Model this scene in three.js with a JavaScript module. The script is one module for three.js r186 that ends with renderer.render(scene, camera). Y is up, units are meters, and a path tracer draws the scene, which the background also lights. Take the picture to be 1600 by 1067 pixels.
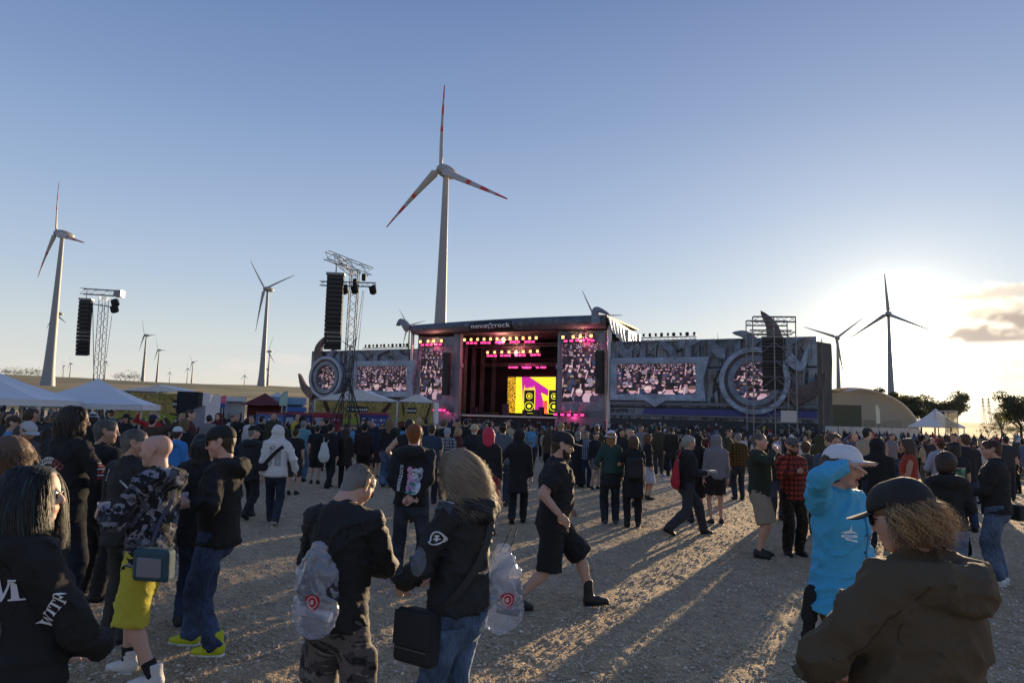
import * as THREE from 'three';
import { mergeGeometries } from 'three/addons/utils/BufferGeometryUtils.js';
import { RoundedBoxGeometry } from 'three/addons/geometries/RoundedBoxGeometry.js';
import { ImprovedNoise } from 'three/addons/math/ImprovedNoise.js';

// ------------------------------------------------------------------ camera, sky, sun, exposure
const scene = new THREE.Scene();
const V = (x, y, z) => new THREE.Vector3(x, y, z);
const D2R = Math.PI / 180;
const FOC = 1067, CAMH = 1.93;                       // focal length in pixels of the 1600 x 1067 photograph
const camera = new THREE.PerspectiveCamera(2 * Math.atan(533.5 / FOC) / D2R, 1024 / 682, 0.1, 20000);
camera.position.set(0, CAMH, 0);
camera.rotation.set(6.25 * D2R, 0, 1.55 * D2R, 'YXZ');
camera.updateMatrixWorld();
function ray(px, py) { return V((px - 800) / FOC, -(py - 533.5) / FOC, -1).applyQuaternion(camera.quaternion); }
function at(px, py, depth) { const d = ray(px, py); return d.multiplyScalar(-depth / d.z).add(camera.position); }
function ground(px, py, y = 0) { const d = ray(px, py); return d.multiplyScalar((y - CAMH) / d.y).add(camera.position); }

const SUN = ray(1405, 541).normalize();
const noise = new ImprovedNoise();
function fbm(x, y, z, o = 4) { let s = 0, a = 0.5; for (let i = 0; i < o; i++) { s += a * noise.noise(x, y, z); x *= 2.03; y *= 2.03; z *= 2.03; a *= 0.5; } return s; }
const sstep = (a, b, x) => { const t = Math.min(1, Math.max(0, (x - a) / (b - a))); return t * t * (3 - 2 * t); };
const mix = (a, b, t) => a + (b - a) * t;
function rng(seed) { let s = seed >>> 0; return () => { s = (s + 0x6D2B79F5) >>> 0; let t = s; t = Math.imul(t ^ (t >>> 15), t | 1); t ^= t + Math.imul(t ^ (t >>> 7), t | 61); return ((t ^ (t >>> 14)) >>> 0) / 4294967296; }; }

const EXPOSURE = 2.35, SKY = 1.2 / EXPOSURE;            // the sky as the photograph shows it
(function makeSky() {
  const W = 2048, H = 1024, data = new Float32Array(W * H * 4);
  const stops = [[-90, .20, .17, .14], [-2, .42, .37, .31], [0, .68, .60, .50], [1.2, .65, .60, .53], [3, .58, .59, .56], [5.5, .51, .565, .58], [10, .375, .47, .585], [16, .27, .37, .54], [24, .17, .26, .45], [34, .096, .165, .352], [50, .09, .155, .335], [90, .088, .15, .325]];
  const sunAz = Math.atan2(SUN.x, -SUN.z) / D2R, sunEl = Math.asin(SUN.y) / D2R;
  function azel(px, py) { const d = ray(px, py).normalize(); return [Math.atan2(d.x, -d.z) / D2R, Math.asin(d.y) / D2R]; }
  // clouds: [px, py, half width deg, half height deg, strength]
  const clouds = [[1530, 462, 3.2, .8, .34], [1510, 500, 2.6, .8, .30], [1600, 545, 3.6, .6, .36], [1500, 575, 2.6, .35, .3], [1575, 521, 4.6, .6, 1], [1600, 492, 4.2, .9, 1], [1545, 478, 3.4, .7, .5], [1585, 457, 4.4, .5, .75], [1600, 568, 3.4, .4, .55], [1545, 600, 3.0, .3, .55], [1640, 590, 4.5, .5, .6], [1278, 533, 1.3, .42, .4], [1660, 500, 4.5, 1.0, .9],
    [386, 571, 2.2, .45, .42], [440, 561, 2.4, .45, .45], [350, 584, 1.2, .2, .2], [60, 566, 1.6, .3, .15], [200, 592, 3, .3, .18]].map(([px, py, a, b, s]) => { const [az, el] = azel(px, py); return [az, el, a, b, s]; });
  for (let j = 0; j < H; j++) {
    const el = ((j + .5) / H - .5) * 180, ce = Math.cos(el * D2R), se = Math.sin(el * D2R);
    let k = 0; while (k < stops.length - 2 && el > stops[k + 1][0]) k++;
    const A = stops[k], B = stops[k + 1], t = Math.min(1, Math.max(0, (el - A[0]) / (B[0] - A[0])));
    for (let i = 0; i < W; i++) {
      const phi = ((i + .5) / W - .5) * 2 * Math.PI, x = Math.cos(phi) * ce, z = Math.sin(phi) * ce;
      let r = mix(A[1], B[1], t), g = mix(A[2], B[2], t), b = mix(A[3], B[3], t);
      const az = Math.atan2(x, -z) / D2R;
      const cg = Math.min(1, x * SUN.x + se * SUN.y + z * SUN.z), gam = Math.acos(cg) / D2R;
      // air glow round the sun, warm and wider along the horizon
      const w1 = Math.exp(-gam / 1.25) * 9, w2 = Math.exp(-gam / 6.5) * .46, w3 = Math.exp(-gam / 24) * .16;
      const low = Math.exp(-Math.max(0, el) / 5) * Math.exp(-gam / 18) * .55;
      r += w1 + w2 + w3 * .95 + low * 1.05; g += w1 * .92 + w2 * .82 + w3 * .90 + low * .70; b += w1 * .66 + w2 * .48 + w3 * .78 + low * .24;
      let d = az - sunAz; d = ((d + 540) % 360) - 180;
      if (el > 0 && el < 25 && Math.abs(az) < 60) for (const [ca, c0, ha, hb, st] of clouds) {
        const u = (az - ca) / ha, v = (el - c0) / hb; if (u * u > 2.2 || v * v > 4) continue;
        const n = fbm(az * .55 + 3, el * 2.4, 7.3, 5) * 1.5, n2 = fbm(az * 1.6, el * 5, 2.1, 4);
        const m = sstep(.05, .62, 1 - u * u - v * v * .8 + n + n2 * .5) * st;
        if (m <= 0) continue;
        // dense cores are darker than the glowing sky behind; thin edges catch the sun
        const back = Math.exp(-gam / 12), core = sstep(.25, .95, m);
        const cr = mix(1.15 + back, .36 + .20 * back, core), cgc = mix(1.0 + back * .8, .31 + .13 * back, core), cb = mix(.78 + back * .45, .30 + .06 * back, core);
        const far = gam > 30;
        r = mix(r, far ? .74 : cr, m * .9); g = mix(g, far ? .66 : cgc, m * .9); b = mix(b, far ? .63 : cb, m * .9);
      }
      const q = (j * W + i) * 4; data[q] = r * SKY; data[q + 1] = g * SKY; data[q + 2] = b * SKY; data[q + 3] = 1;
    }
  }
  const tex = new THREE.DataTexture(data, W, H, THREE.RGBAFormat, THREE.FloatType);
  tex.mapping = THREE.EquirectangularReflectionMapping; tex.magFilter = THREE.LinearFilter; tex.minFilter = THREE.LinearFilter; tex.needsUpdate = true;
  scene.background = tex; scene.environment = tex; scene.environmentIntensity = 1;
})();
const sun = new THREE.DirectionalLight(new THREE.Color().setRGB(1, .74, .44), 5);
sun.position.copy(SUN).multiplyScalar(300); sun.target.position.set(0, 0, -40);
sun.position.add(sun.target.position); sun.castShadow = true; sun.shadow.mapSize.set(4096, 4096); sun.shadow.radius = 1;
Object.assign(sun.shadow.camera, { left: -110, right: 110, top: 60, bottom: -60, near: 1, far: 700 });
scene.add(sun, sun.target);
const renderer = new THREE.WebGLRenderer({ antialias: true });
renderer.setSize(1024, 682); renderer.toneMapping = THREE.LinearToneMapping; renderer.toneMappingExposure = EXPOSURE;
renderer.shadowMap.enabled = true;

// ------------------------------------------------------------------ helpers
const NTH = ['first', 'second', 'third', 'fourth', 'fifth', 'sixth', 'seventh', 'eighth', 'ninth', 'tenth'];
const taken = new Map();
function numbered(name) { const n = taken.get(name) || 0; taken.set(name, n + 1); return n ? name + '_' + String(n).padStart(3, '0') : name; }
function shade(o) { o.traverse(m => { if (m.isMesh) { m.castShadow = true; m.receiveShadow = true; } }); return o; }
function tag(o, label, category, group, kind) { const u = o.userData; if (label) u.label = label; if (category) u.category = category; if (group) u.group = group; if (kind) u.kind = kind; return o; }
function thing(name, label, category, pos = [0, 0, 0], turn = 0, group) {
  const o = new THREE.Group(); o.name = numbered(name); o.position.set(...pos); o.rotation.y = turn; scene.add(o); return tag(o, label, category, group);
}
function part(name, geo, material, parent) {
  if (Array.isArray(geo)) geo = geo.length > 1 ? mergeGeometries(geo.map(g => clean(g))) : geo[0];
  const m = new THREE.Mesh(geo, material); m.name = parent === scene ? numbered(name) : name; m.castShadow = m.receiveShadow = true; parent.add(m); return m;
}
function clean(g) { const h = g.index ? g.toNonIndexed() : g; for (const k of Object.keys(h.attributes)) if (!['position', 'normal', 'uv'].includes(k)) h.deleteAttribute(k); if (!h.attributes.uv) h.setAttribute('uv', new THREE.BufferAttribute(new Float32Array(h.attributes.position.count * 2), 2)); h.morphAttributes = {}; return h; }
function copyOf(src, pos, turn, label) { const c = src.clone(); c.name = numbered(src.name.replace(/_\d{3}$/, '')); c.userData = { ...src.userData }; if (label) c.userData.label = label; c.position.set(...pos); if (turn !== undefined) c.rotation.y = turn; scene.add(c); return c; }
const matCache = new Map();
function mat(rgb, roughness = .85, o = {}) {
  const key = JSON.stringify([rgb, roughness, o]);
  if (!Object.values(o).some(v => v && v.isTexture) && matCache.has(key)) return matCache.get(key);
  const m = new THREE.MeshStandardMaterial({ color: new THREE.Color().setRGB(...rgb), roughness, ...o }); if (!Object.values(o).some(v => v && v.isTexture)) matCache.set(key, m); return m;
}
function box(x0, x1, y0, y1, z0, z1) { const g = new THREE.BoxGeometry(x1 - x0, y1 - y0, z1 - z0); g.translate((x0 + x1) / 2, (y0 + y1) / 2, (z0 + z1) / 2); return g; }
function bar(a, b, r = .03, seg = 5, r2 = r) {
  const d = b.clone().sub(a), g = new THREE.CylinderGeometry(r2, r, d.length(), seg, 1);
  g.applyQuaternion(new THREE.Quaternion().setFromUnitVectors(V(0, 1, 0), d.clone().normalize())); g.translate((a.x + b.x) / 2, (a.y + b.y) / 2, (a.z + b.z) / 2); return g;
}
function canvasTex(w, h, draw, o = {}) {
  const c = document.createElement('canvas'); c.width = w; c.height = h; const g = c.getContext('2d'); draw(g, w, h);
  const t = new THREE.CanvasTexture(c); t.colorSpace = o.data ? THREE.NoColorSpace : THREE.SRGBColorSpace; if (o.repeat) { t.wrapS = t.wrapT = THREE.RepeatWrapping; } t.anisotropy = 8; return t;
}
function noiseTex(size, fn, data = false, per = 1) {           // fn(u, v) -> [r, g, b] in 0..1
  const d = new Uint8Array(size * size * 4);
  for (let j = 0; j < size; j++) for (let i = 0; i < size; i++) { const c = fn(i / size, j / size, i, j), q = (j * size + i) * 4; for (let k = 0; k < 3; k++) d[q + k] = Math.max(0, Math.min(255, c[k] * 255)); d[q + 3] = 255; }
  const t = new THREE.DataTexture(d, size, size); t.colorSpace = data ? THREE.NoColorSpace : THREE.SRGBColorSpace; t.wrapS = t.wrapT = THREE.RepeatWrapping; t.magFilter = THREE.LinearFilter; t.minFilter = THREE.LinearMipmapLinearFilter; t.generateMipmaps = true; t.needsUpdate = true; return t;
}
// truss: four chords and zigzag bracing between two points
function truss(a, b, w = .5, bay = .6, r = .03, up = V(0, 1, 0)) {
  const d = b.clone().sub(a), L = d.length(); d.normalize(); const s = d.clone().cross(up); if (s.lengthSq() < .01) s.set(1, 0, 0); s.normalize(); const t = s.clone().cross(d).normalize();
  const c = [[1, 1], [1, -1], [-1, -1], [-1, 1]].map(([i, j]) => s.clone().multiplyScalar(i * w / 2).add(t.clone().multiplyScalar(j * w / 2)));
  const out = c.map(o => bar(a.clone().add(o), b.clone().add(o), r, 4)); const n = Math.max(1, Math.round(L / bay));
  for (let i = 0; i < n; i++) for (let f = 0; f < 4; f++) { const o1 = c[f], o2 = c[(f + 1) % 4], p = a.clone().addScaledVector(d, L * i / n), q = a.clone().addScaledVector(d, L * (i + 1) / n); out.push(i % 2 ? bar(p.clone().add(o1), q.clone().add(o2), r * .6, 3) : bar(p.clone().add(o2), q.clone().add(o1), r * .6, 3)); }
  return mergeGeometries(out.map(clean));
}
// ------------------------------------------------------------------ ground and terrain
function landHeight(x, z) {
  const r = Math.hypot(x, z), az = Math.atan2(x, -z) / D2R;
  const left = sstep(-2, -14, az) , right = sstep(12, 24, az);
  const rise = Math.max(0, r - 215);
  const hl = 0.046 * rise - Math.max(0, rise - 700) * 0.032 - Math.max(0, rise - 1500) * .013;
  const hr = 0.0075 * rise; 
  return mix(mix(hl * .5, hl, left), hr, right) * sstep(0, 60, rise) + (r > 230 ? fbm(x * .004, z * .004, 3.1, 4) * 6 * sstep(240, 700, r) : 0) - .02;
}
const gravelTex = (() => {
  const S = 1024, R = rng(5), hgt = new Float32Array(S * S);
  for (let n = 0; n < 26000; n++) { // pebbles of the fine grain
    const cx = R() * S, cy = R() * S, ra = 1.6 + Math.pow(R(), 3) * 8, e = .7 + R() * .5, h = .25 + R() * .75, b = Math.ceil(ra * 1.3);
    for (let dy = -b; dy <= b; dy++) for (let dx = -b; dx <= b; dx++) { const q = (dx * dx * e + dy * dy / e) / (ra * ra); if (q >= 1) continue; const i = ((cx + dx + S) | 0) % S, j = ((cy + dy + S) | 0) % S, v = h * Math.sqrt(1 - q); if (v > hgt[j * S + i]) hgt[j * S + i] = v; }
  }
  const tone = new Float32Array(S * S); for (let i = 0; i < S * S; i++) tone[i] = hgt[i];
  return {
    bump: noiseTex(S, (u, v, i, j) => { const h = hgt[j * S + i] * .85 + .15 * R(); return [h, h, h]; }, true),
    map: noiseTex(S, (u, v, i, j) => { const n = fbm(u * 9, v * 9, 1.5, 3), h = Math.round(hgt[j * S + i] * 97) % 7 / 7, g = .70 + (h - .5) * .28 + n * .12 + (R() - .5) * .12; return [g * 1.05, g * .98, g * .88]; }),
  };
})();
{
  // gravel: polar sheet round the camera, fine close by and where the picture looks
  const pos = [], col = [], uv = [], idx = [], radii = []; let r = 1.2; while (r < 220) { radii.push(r); r *= 1 + (r < 26 ? .0115 : .03); } radii.push(220);
  const angs = []; for (let k = 0; k < 500; k++) angs.push(-46 * D2R + k / 499 * 92 * D2R); for (let k = 1; k < 60; k++) angs.push(46 * D2R + k / 60 * 268 * D2R); const N = angs.length;
  const clod = (x, z) => { const a = noise.noise(x * 7.3, z * 7.3, 2.2), b = noise.noise(x * 15, z * 15, 7.7), c = noise.noise(x * 31, z * 31, 1.7), d = noise.noise(x * 2.4, z * 2.4, 5.5); return a * .010 + Math.max(0, b) * .018 + c * .006 + d * .012; };
  for (const rr of radii) for (let k = 0; k < N; k++) {
    const a = angs[k], x = Math.sin(a) * rr, z = -Math.cos(a) * rr;
    const y = rr < 60 ? fbm(x * .55, z * .55, 1.1, 4) * .035 * sstep(60, 20, rr) + clod(x, z) * sstep(45, 16, rr) : 0; const yb = y + groundY(x, z);
    pos.push(x, yb, z); const n = fbm(x * .35, z * .35, 9.2, 4), n2 = fbm(x * .06, z * .06, 2.2, 3), n3 = noise.noise(x * 9, z * 9, 3.3), g = .95 + n * .26 + n2 * .22 + n3 * .08; col.push(g * 1.16, g * .98, g * .74); uv.push(x / 1.7, z / 1.7);
  }
  for (let i = 0; i < radii.length - 1; i++) for (let k = 0; k < N; k++) { const a = i * N + k, b = i * N + (k + 1) % N, c = a + N, d = b + N; idx.push(a, b, c, b, d, c); }
  const c0 = pos.length / 3; pos.push(0, 0, 0); col.push(.8, .76, .7); uv.push(0, 0); for (let k = 0; k < N; k++) idx.push(c0, (k + 1) % N, k);
  const g = new THREE.BufferGeometry(); g.setAttribute('position', new THREE.Float32BufferAttribute(pos, 3)); g.setAttribute('color', new THREE.Float32BufferAttribute(col, 3)); g.setAttribute('uv', new THREE.Float32BufferAttribute(uv, 2)); g.setIndex(idx); g.computeVertexNormals();
  const m = part('gravel_ground', g, new THREE.MeshStandardMaterial({ map: gravelTex.map, vertexColors: true, roughness: 1, bumpMap: gravelTex.bump, bumpScale: .018 }), scene); m.userData.kind = 'structure';
  tag(m, 'pale trampled gravel ground of the festival field');
}
{
  // fields and low hills beyond
  const pos = [], col = [], idx = [], radii = []; let r = 205; while (r < 9000) { radii.push(r); r *= 1.035; }
  const N = 420, strips = (x, z) => { const u = (x * .8 + z * .6), v = (-x * .6 + z * .8); return [Math.floor(u / 150), Math.floor(v / 90)]; };
  const pal = [[.085, .075, .030], [.050, .060, .022], [.12, .10, .045], [.035, .05, .018], [.06, .075, .028], [.16, .115, .06]];
  for (const rr of radii) for (let k = 0; k < N; k++) {
    const a = -Math.PI * .32 + k / (N - 1) * Math.PI * .64, x = Math.sin(a) * rr, z = -Math.cos(a) * rr; const y = landHeight(x, z); pos.push(x, y, z);
    const [s, t] = strips(x + fbm(x * .01, z * .01, 5) * 40, z); const c = pal[(((s * 7 + t * 13) % 6) + 6) % 6], n = 1 + fbm(x * .03, z * .03, 8, 3) * .7; col.push(c[0] * n, c[1] * n, c[2] * n);
  }
  for (let i = 0; i < radii.length - 1; i++) for (let k = 0; k < N - 1; k++) { const a = i * N + k; idx.push(a, a + 1, a + N, a + 1, a + N + 1, a + N); }
  const g = new THREE.BufferGeometry(); g.setAttribute('position', new THREE.Float32BufferAttribute(pos, 3)); g.setAttribute('color', new THREE.Float32BufferAttribute(col, 3)); g.setIndex(idx); g.computeVertexNormals();
  tag(part('field_hills', g, new THREE.MeshStandardMaterial({ vertexColors: true, roughness: 1 }), scene), 'dry striped fields rising to a low hill behind the festival', null, null, 'structure');
}
{
  // loose stones on the gravel
  const R = rng(77), shapes = []; const base = new THREE.IcosahedronGeometry(1, 1), p = base.attributes.position;
  for (let i = 0; i < p.count; i++) { const v = V().fromBufferAttribute(p, i); const s = 1 + noise.noise(v.x * 1.3 + 4, v.y * 1.3, v.z * 1.3) * .45; p.setXYZ(i, v.x * s, v.y * s * .62, v.z * s * .86); }
  base.computeVertexNormals();
  const COUNT = 130000, im = new THREE.InstancedMesh(base, new THREE.MeshStandardMaterial({ roughness: .9 }), COUNT), M = new THREE.Matrix4(), q = new THREE.Quaternion(), c = new THREE.Color();
  for (let n = 0; n < COUNT; n++) {
    const far = Math.pow(R(), 1.55) * 23 + 2.4, x = (R() - .5) * 1.72 * far, z = -far; let s = .003 + Math.pow(R(), 4) * .014 + far * .00016; if (R() < .004) s += .016 * R();
    q.setFromEuler(new THREE.Euler((R() - .5) * .7, R() * 6.28, (R() - .5) * .7)); M.compose(V(x, fbm(x * .55, z * .55, 1.1, 4) * .035 + .006 + s * .1 + groundY(x, z), z), q, V(s, s * (.7 + R() * .5), s)); im.setMatrixAt(n, M);
    const g = .28 + R() * .26 + (R() < .08 ? .2 : 0); c.setRGB(g * 1.10, g * .95, g * .75); im.setColorAt(n, c);
  }
  im.name = 'loose_gravel'; im.castShadow = im.receiveShadow = true; scene.add(im); tag(im, 'small loose stones scattered over the gravel ground', 'gravel', null, 'stuff');
}
// ------------------------------------------------------------------ wind turbines
const M_TOWER = mat([.30, .30, .30], .6), M_BLADE = new THREE.MeshStandardMaterial({ vertexColors: true, roughness: .5 });
const ROTOR = 35 * D2R;                                  // every rotor faces the same wind
function bladeGeo(striped) {
  const pos = [], col = [], idx = [], n = 34, m = 10;
  for (let i = 0; i <= n; i++) {
    const t = i / n, y = t * 34, chord = t < .08 ? 1.5 + t * 8 : mix(3.6, .55, Math.pow((t - .08) / .92, .85)), th = t < .06 ? 1.3 : mix(1.2, .22, (t - .06) / .94), tw = mix(.55, .04, t), bend = t * t * 1.9;
    const red = striped && ((t > .62 && t < .74) || (t > .85)) || (striped && t > .42 && t < .5); const c = red ? [.50, .035, .03] : [.36, .36, .36];
    for (let k = 0; k < m; k++) { const a = k / m * 6.2832, x = Math.cos(a) * chord * .5 + chord * .12, z = Math.sin(a) * th * .5, X = x * Math.cos(tw) - z * Math.sin(tw), Z = x * Math.sin(tw) + z * Math.cos(tw) - bend; pos.push(X, y, Z); col.push(...c); }
  }
  for (let i = 0; i < n; i++) for (let k = 0; k < m; k++) { const a = i * m + k, b = i * m + (k + 1) % m; idx.push(a, b, a + m, b, b + m, a + m); }
  const top = pos.length / 3; pos.push(0, 34.1, -1.9); col.push(...(striped ? [.5, .035, .03] : [.36, .36, .36])); for (let k = 0; k < m; k++) idx.push(n * m + k, n * m + (k + 1) % m, top);
  const g = new THREE.BufferGeometry(); g.setAttribute('position', new THREE.Float32BufferAttribute(pos, 3)); g.setAttribute('color', new THREE.Float32BufferAttribute(col, 3)); g.setIndex(idx); g.computeVertexNormals(); return g;
}
const BLADE = bladeGeo(false), BLADE_RED = bladeGeo(true);
const nacelleGeo = new THREE.LatheGeometry([[.05, 5.4], [.9, 5.1], [1.9, 4.0], [2.5, 2.4], [2.75, .6], [2.6, -2], [2.1, -4.6], [1.3, -6.4], [.05, -7.2]].map(([x, y]) => new THREE.Vector2(x, y)), 18); nacelleGeo.rotateX(Math.PI / 2);
const towerGeo = (H => { const g = new THREE.CylinderGeometry(1.25, 4.5, H, 28, 10); const p = g.attributes.position; for (let i = 0; i < p.count; i++) { const t = p.getY(i) / H + .5, want = mix(4.3, 1.15, Math.pow(t, .5)), lin = mix(4.5, 1.25, t), s = want / lin; p.setX(i, p.getX(i) * s); p.setZ(i, p.getZ(i) * s); } g.computeVertexNormals(); g.translate(0, H / 2, 0); return g; })(97);
function turbine(px, py, depth, phase, label, striped = false, span = 1.1) {
  const hub = at(px, py, depth), H = 98, t = thing('wind_turbine', label, 'wind turbine', [hub.x, hub.y - H, hub.z], 0, 'wind turbines');
  part('tower', towerGeo, M_TOWER, t);
  const n = part('nacelle', nacelleGeo, mat([.30, .30, .30], .5), t); n.position.y = H; n.rotation.y = Math.PI - ROTOR + Math.PI;
  for (let k = 0; k < 3; k++) { const b = part('blade', striped ? BLADE_RED : BLADE, M_BLADE, t); b.position.set(0, H, 0); b.rotation.order = 'YZX'; b.rotation.y = -ROTOR; b.rotation.z = (phase - 90 + 120 * k) * D2R; b.scale.set(1, span, 1); b.position.add(V(0, 0, 3.6).applyAxisAngle(V(0, 1, 0), -ROTOR)); }
  return t;
}
turbine(697, 268, 275, 92, 'tall wind turbine with red striped blades rising behind the main stage roof', true);
turbine(97, 366, 430, 104, 'large wind turbine with red striped blades above the white tents', true);
turbine(418, 452, 683, 133, 'plain wind turbine on the hill between the two loudspeaker masts', false, 1.32);
turbine(90, 490, 1000, 95, 'wind turbine half hidden behind the thick tower of the red striped turbine');
turbine(228, 524, 1350, 118, 'wind turbine right of the truss mast, taller of the two standing together');
turbine(248, 547, 1900, 117, 'wind turbine right of the truss mast, smaller of the two standing together');
turbine(99, 572, 3600, 130, 'tiny wind turbine on the hill, left of two beside the thick tower');
turbine(110, 568, 3000, 110, 'tiny wind turbine on the hill, right of two beside the thick tower');
turbine(165, 565, 2700, 90, 'small wind turbine just right of the foot of the truss mast');
turbine(265, 582, 4300, 92, 'tiny distant wind turbine on the hill crest by itself', false);
turbine(301, 566, 2500, 128, 'small distant wind turbine, right of the pair on the hill crest');
turbine(293, 576, 3600, 100, 'small distant wind turbine, left of the pair on the hill crest');
turbine(421, 549, 1600, 70, 'wind turbine close behind the plain turbine tower, upper of two');
turbine(418, 577, 2700, 65, 'small wind turbine close behind the plain turbine tower, lower of two');
turbine(382, 587, 3300, 95, 'tiny wind turbine on the crest left of the plain turbine');
turbine(548, 541, 1500, 36, 'wind turbine peeping over the left stage wing');
turbine(640, 509, 1150, 130, 'wind turbine behind the left end of the stage roof');
turbine(930, 494, 820, 118, 'wind turbine whose blade shows over the right end of the stage roof');
turbine(1123, 534, 2600, 95, 'tiny wind turbine tip above the right stage wing');
turbine(1309, 528, 760, 38, 'backlit wind turbine over the domed tent, left of the sun');
turbine(1389, 491, 560, 93, 'backlit wind turbine standing in front of the low sun', false, 1);

// ------------------------------------------------------------------ stage
const STAGE_TURN = -26.9 * D2R, SO = V(-43.3, 0, -146.8);
const SX = V(Math.cos(STAGE_TURN), 0, -Math.sin(STAGE_TURN)), SZ = V(Math.sin(STAGE_TURN), 0, Math.cos(STAGE_TURN));
function F(px, py, w = 0) { const d = ray(px, py), o = SO.clone().addScaledVector(SZ, w).sub(camera.position), t = o.dot(SZ) / d.dot(SZ), p = d.multiplyScalar(t).add(camera.position).sub(SO); return V(p.dot(SX), p.y, w); }
function stageThing(name, label, cat, group) { return thing(name, label, cat, [SO.x, 0, SO.z], STAGE_TURN, group); }
function poly(pts, w0, w1, bevel = 0) { // pts: facade points, extruded between w0 and w1
  const s = new THREE.Shape(pts.map(p => new THREE.Vector2(p.x, p.y))); const g = new THREE.ExtrudeGeometry(s, { depth: w1 - w0 - 2 * bevel, bevelEnabled: bevel > 0, bevelSize: bevel, bevelThickness: bevel, bevelSegments: 1, curveSegments: 6 }); g.translate(0, 0, w0 + bevel); return g;
}
function rectPx(x0, y0, x1, y1, w0, w1) { const a = F((x0 + x1) / 2, (y0 + y1) / 2, w1), l = F(x0, (y0 + y1) / 2, w1), r = F(x1, (y0 + y1) / 2, w1), t = F((x0 + x1) / 2, y0, w1), b = F((x0 + x1) / 2, y1, w1); return [l.x, r.x, b.y, t.y, w0, w1]; }
var rustTex = noiseTex(512, (u, v) => { const n = fbm(u * 5, v * 5, 3, 5), n2 = fbm(u * 22, v * 22, 6, 4), g = .47 + n * .22 + n2 * .13, rd = Math.max(0, fbm(u * 7 + 3, v * 4, 1, 4)) * .16; return [g + rd * .7, g * 1.05 + rd * .12, g * 1.13]; });
rustTex.repeat.set(.09, .09);
const M_PANEL = new THREE.MeshStandardMaterial({ map: rustTex, roughness: .7 });
const M_TRIM = new THREE.MeshStandardMaterial({ color: new THREE.Color().setRGB(1.35, 1.5, 1.65), map: rustTex, roughness: .45, metalness: .2 }), M_TRIM2 = new THREE.MeshStandardMaterial({ color: new THREE.Color().setRGB(.85, .93, 1.02), map: rustTex, roughness: .5, metalness: .2 }), M_HORN = new THREE.MeshStandardMaterial({ color: new THREE.Color().setRGB(.55, .36, .30), map: rustTex, roughness: .6 }), M_BLUE = mat([.05, .055, .20], .6);
const M_BLACK = mat([.012, .012, .013], .8), M_DARK = mat([.03, .032, .036], .7), M_STEEL = mat([.22, .22, .22], .45, { metalness: .6 }), M_ALU = mat([.42, .42, .42], .4, { metalness: .7 });
function crowdPicture(seed, w, h, rows = 8) {
  return canvasTex(w, h, (g) => {
    const R = rng(seed); g.fillStyle = '#1a1420'; g.fillRect(0, 0, w, h);
    for (let r = 0; r < rows; r++) { const y = h * (.02 + Math.pow(r / rows, 1.3) * .95), s = h * (.03 + .085 * r / rows) * 8 / rows; for (let x = -s; x < w + s; x += s * (1.25 + R() * .9)) { const X = x + R() * s, Y = y + R() * s; const k = R(); g.fillStyle = ['#14121a', '#1d1a28', '#2a2236', '#0f0d14', '#3a2c3c', '#51405a', '#8a7f92', '#2d3a5c'][Math.floor(k * 8)]; g.beginPath(); g.ellipse(X, Y + s * 1.6, s * .95, s * 1.25, 0, 0, 7); g.fill(); g.fillStyle = ['#c99aa8', '#a8788a', '#e2bcc6', '#6d4a52', '#b58a94', '#40303a', '#2a2024'][Math.floor(R() * 7)]; g.beginPath(); g.ellipse(X, Y, s * .48, s * .6, 0, 0, 7); g.fill(); g.fillStyle = ['#1c1418', '#2c1e1c', '#5a4030', '#120e10', '#a89078'][Math.floor(R() * 5)]; g.beginPath(); g.ellipse(X, Y - s * .22, s * .5, s * .42, 0, Math.PI * .95, Math.PI * 2.05); g.fill(); if (R() < .16) { g.strokeStyle = '#d8aab6'; g.lineWidth = s * .3; g.beginPath(); g.moveTo(X + s * .6, Y + s); g.lineTo(X + s * (.4 + R()), Y - s * 1.3); g.stroke(); } } }
    for (let i = 0; i < 4; i++) { const X = w * (.15 + i * .24 + R() * .08), s = h * (w > h ? .15 : .085), Y = h * (.80 + R() * .1); g.fillStyle = ['#17131c', '#262038', '#c8a8b4', '#3a3048'][i]; g.beginPath(); g.ellipse(X, Y + s * 1.5, s * 1.1, s * 1.2, 0, 0, 7); g.fill(); g.fillStyle = '#c596a2'; g.beginPath(); g.ellipse(X, Y, s * .6, s * .72, 0, 0, 7); g.fill(); g.fillStyle = ['#1d1518', '#d8c4c0', '#241a1a', '#6a5248'][i]; g.beginPath(); g.ellipse(X, Y - s * .2, s * .66, s * .6, 0, Math.PI * .9, Math.PI * 2.1); g.fill(); } g.strokeStyle = 'rgba(10,8,14,.35)'; g.lineWidth = 1; for (let x = 0; x < w; x += w / 12) { g.beginPath(); g.moveTo(x, 0); g.lineTo(x, h); g.stroke(); }
  });
}
function screenMat(tex, k = .62) { return new THREE.MeshStandardMaterial({ color: 0x020202, roughness: .5, emissive: 0xffffff, emissiveMap: tex, emissiveIntensity: k * .72 }); }
function sheet(x0, x1, y0, y1, w) { const g = new THREE.PlaneGeometry(x1 - x0, y1 - y0); g.translate((x0 + x1) / 2, (y0 + y1) / 2, w); return g; }
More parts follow.
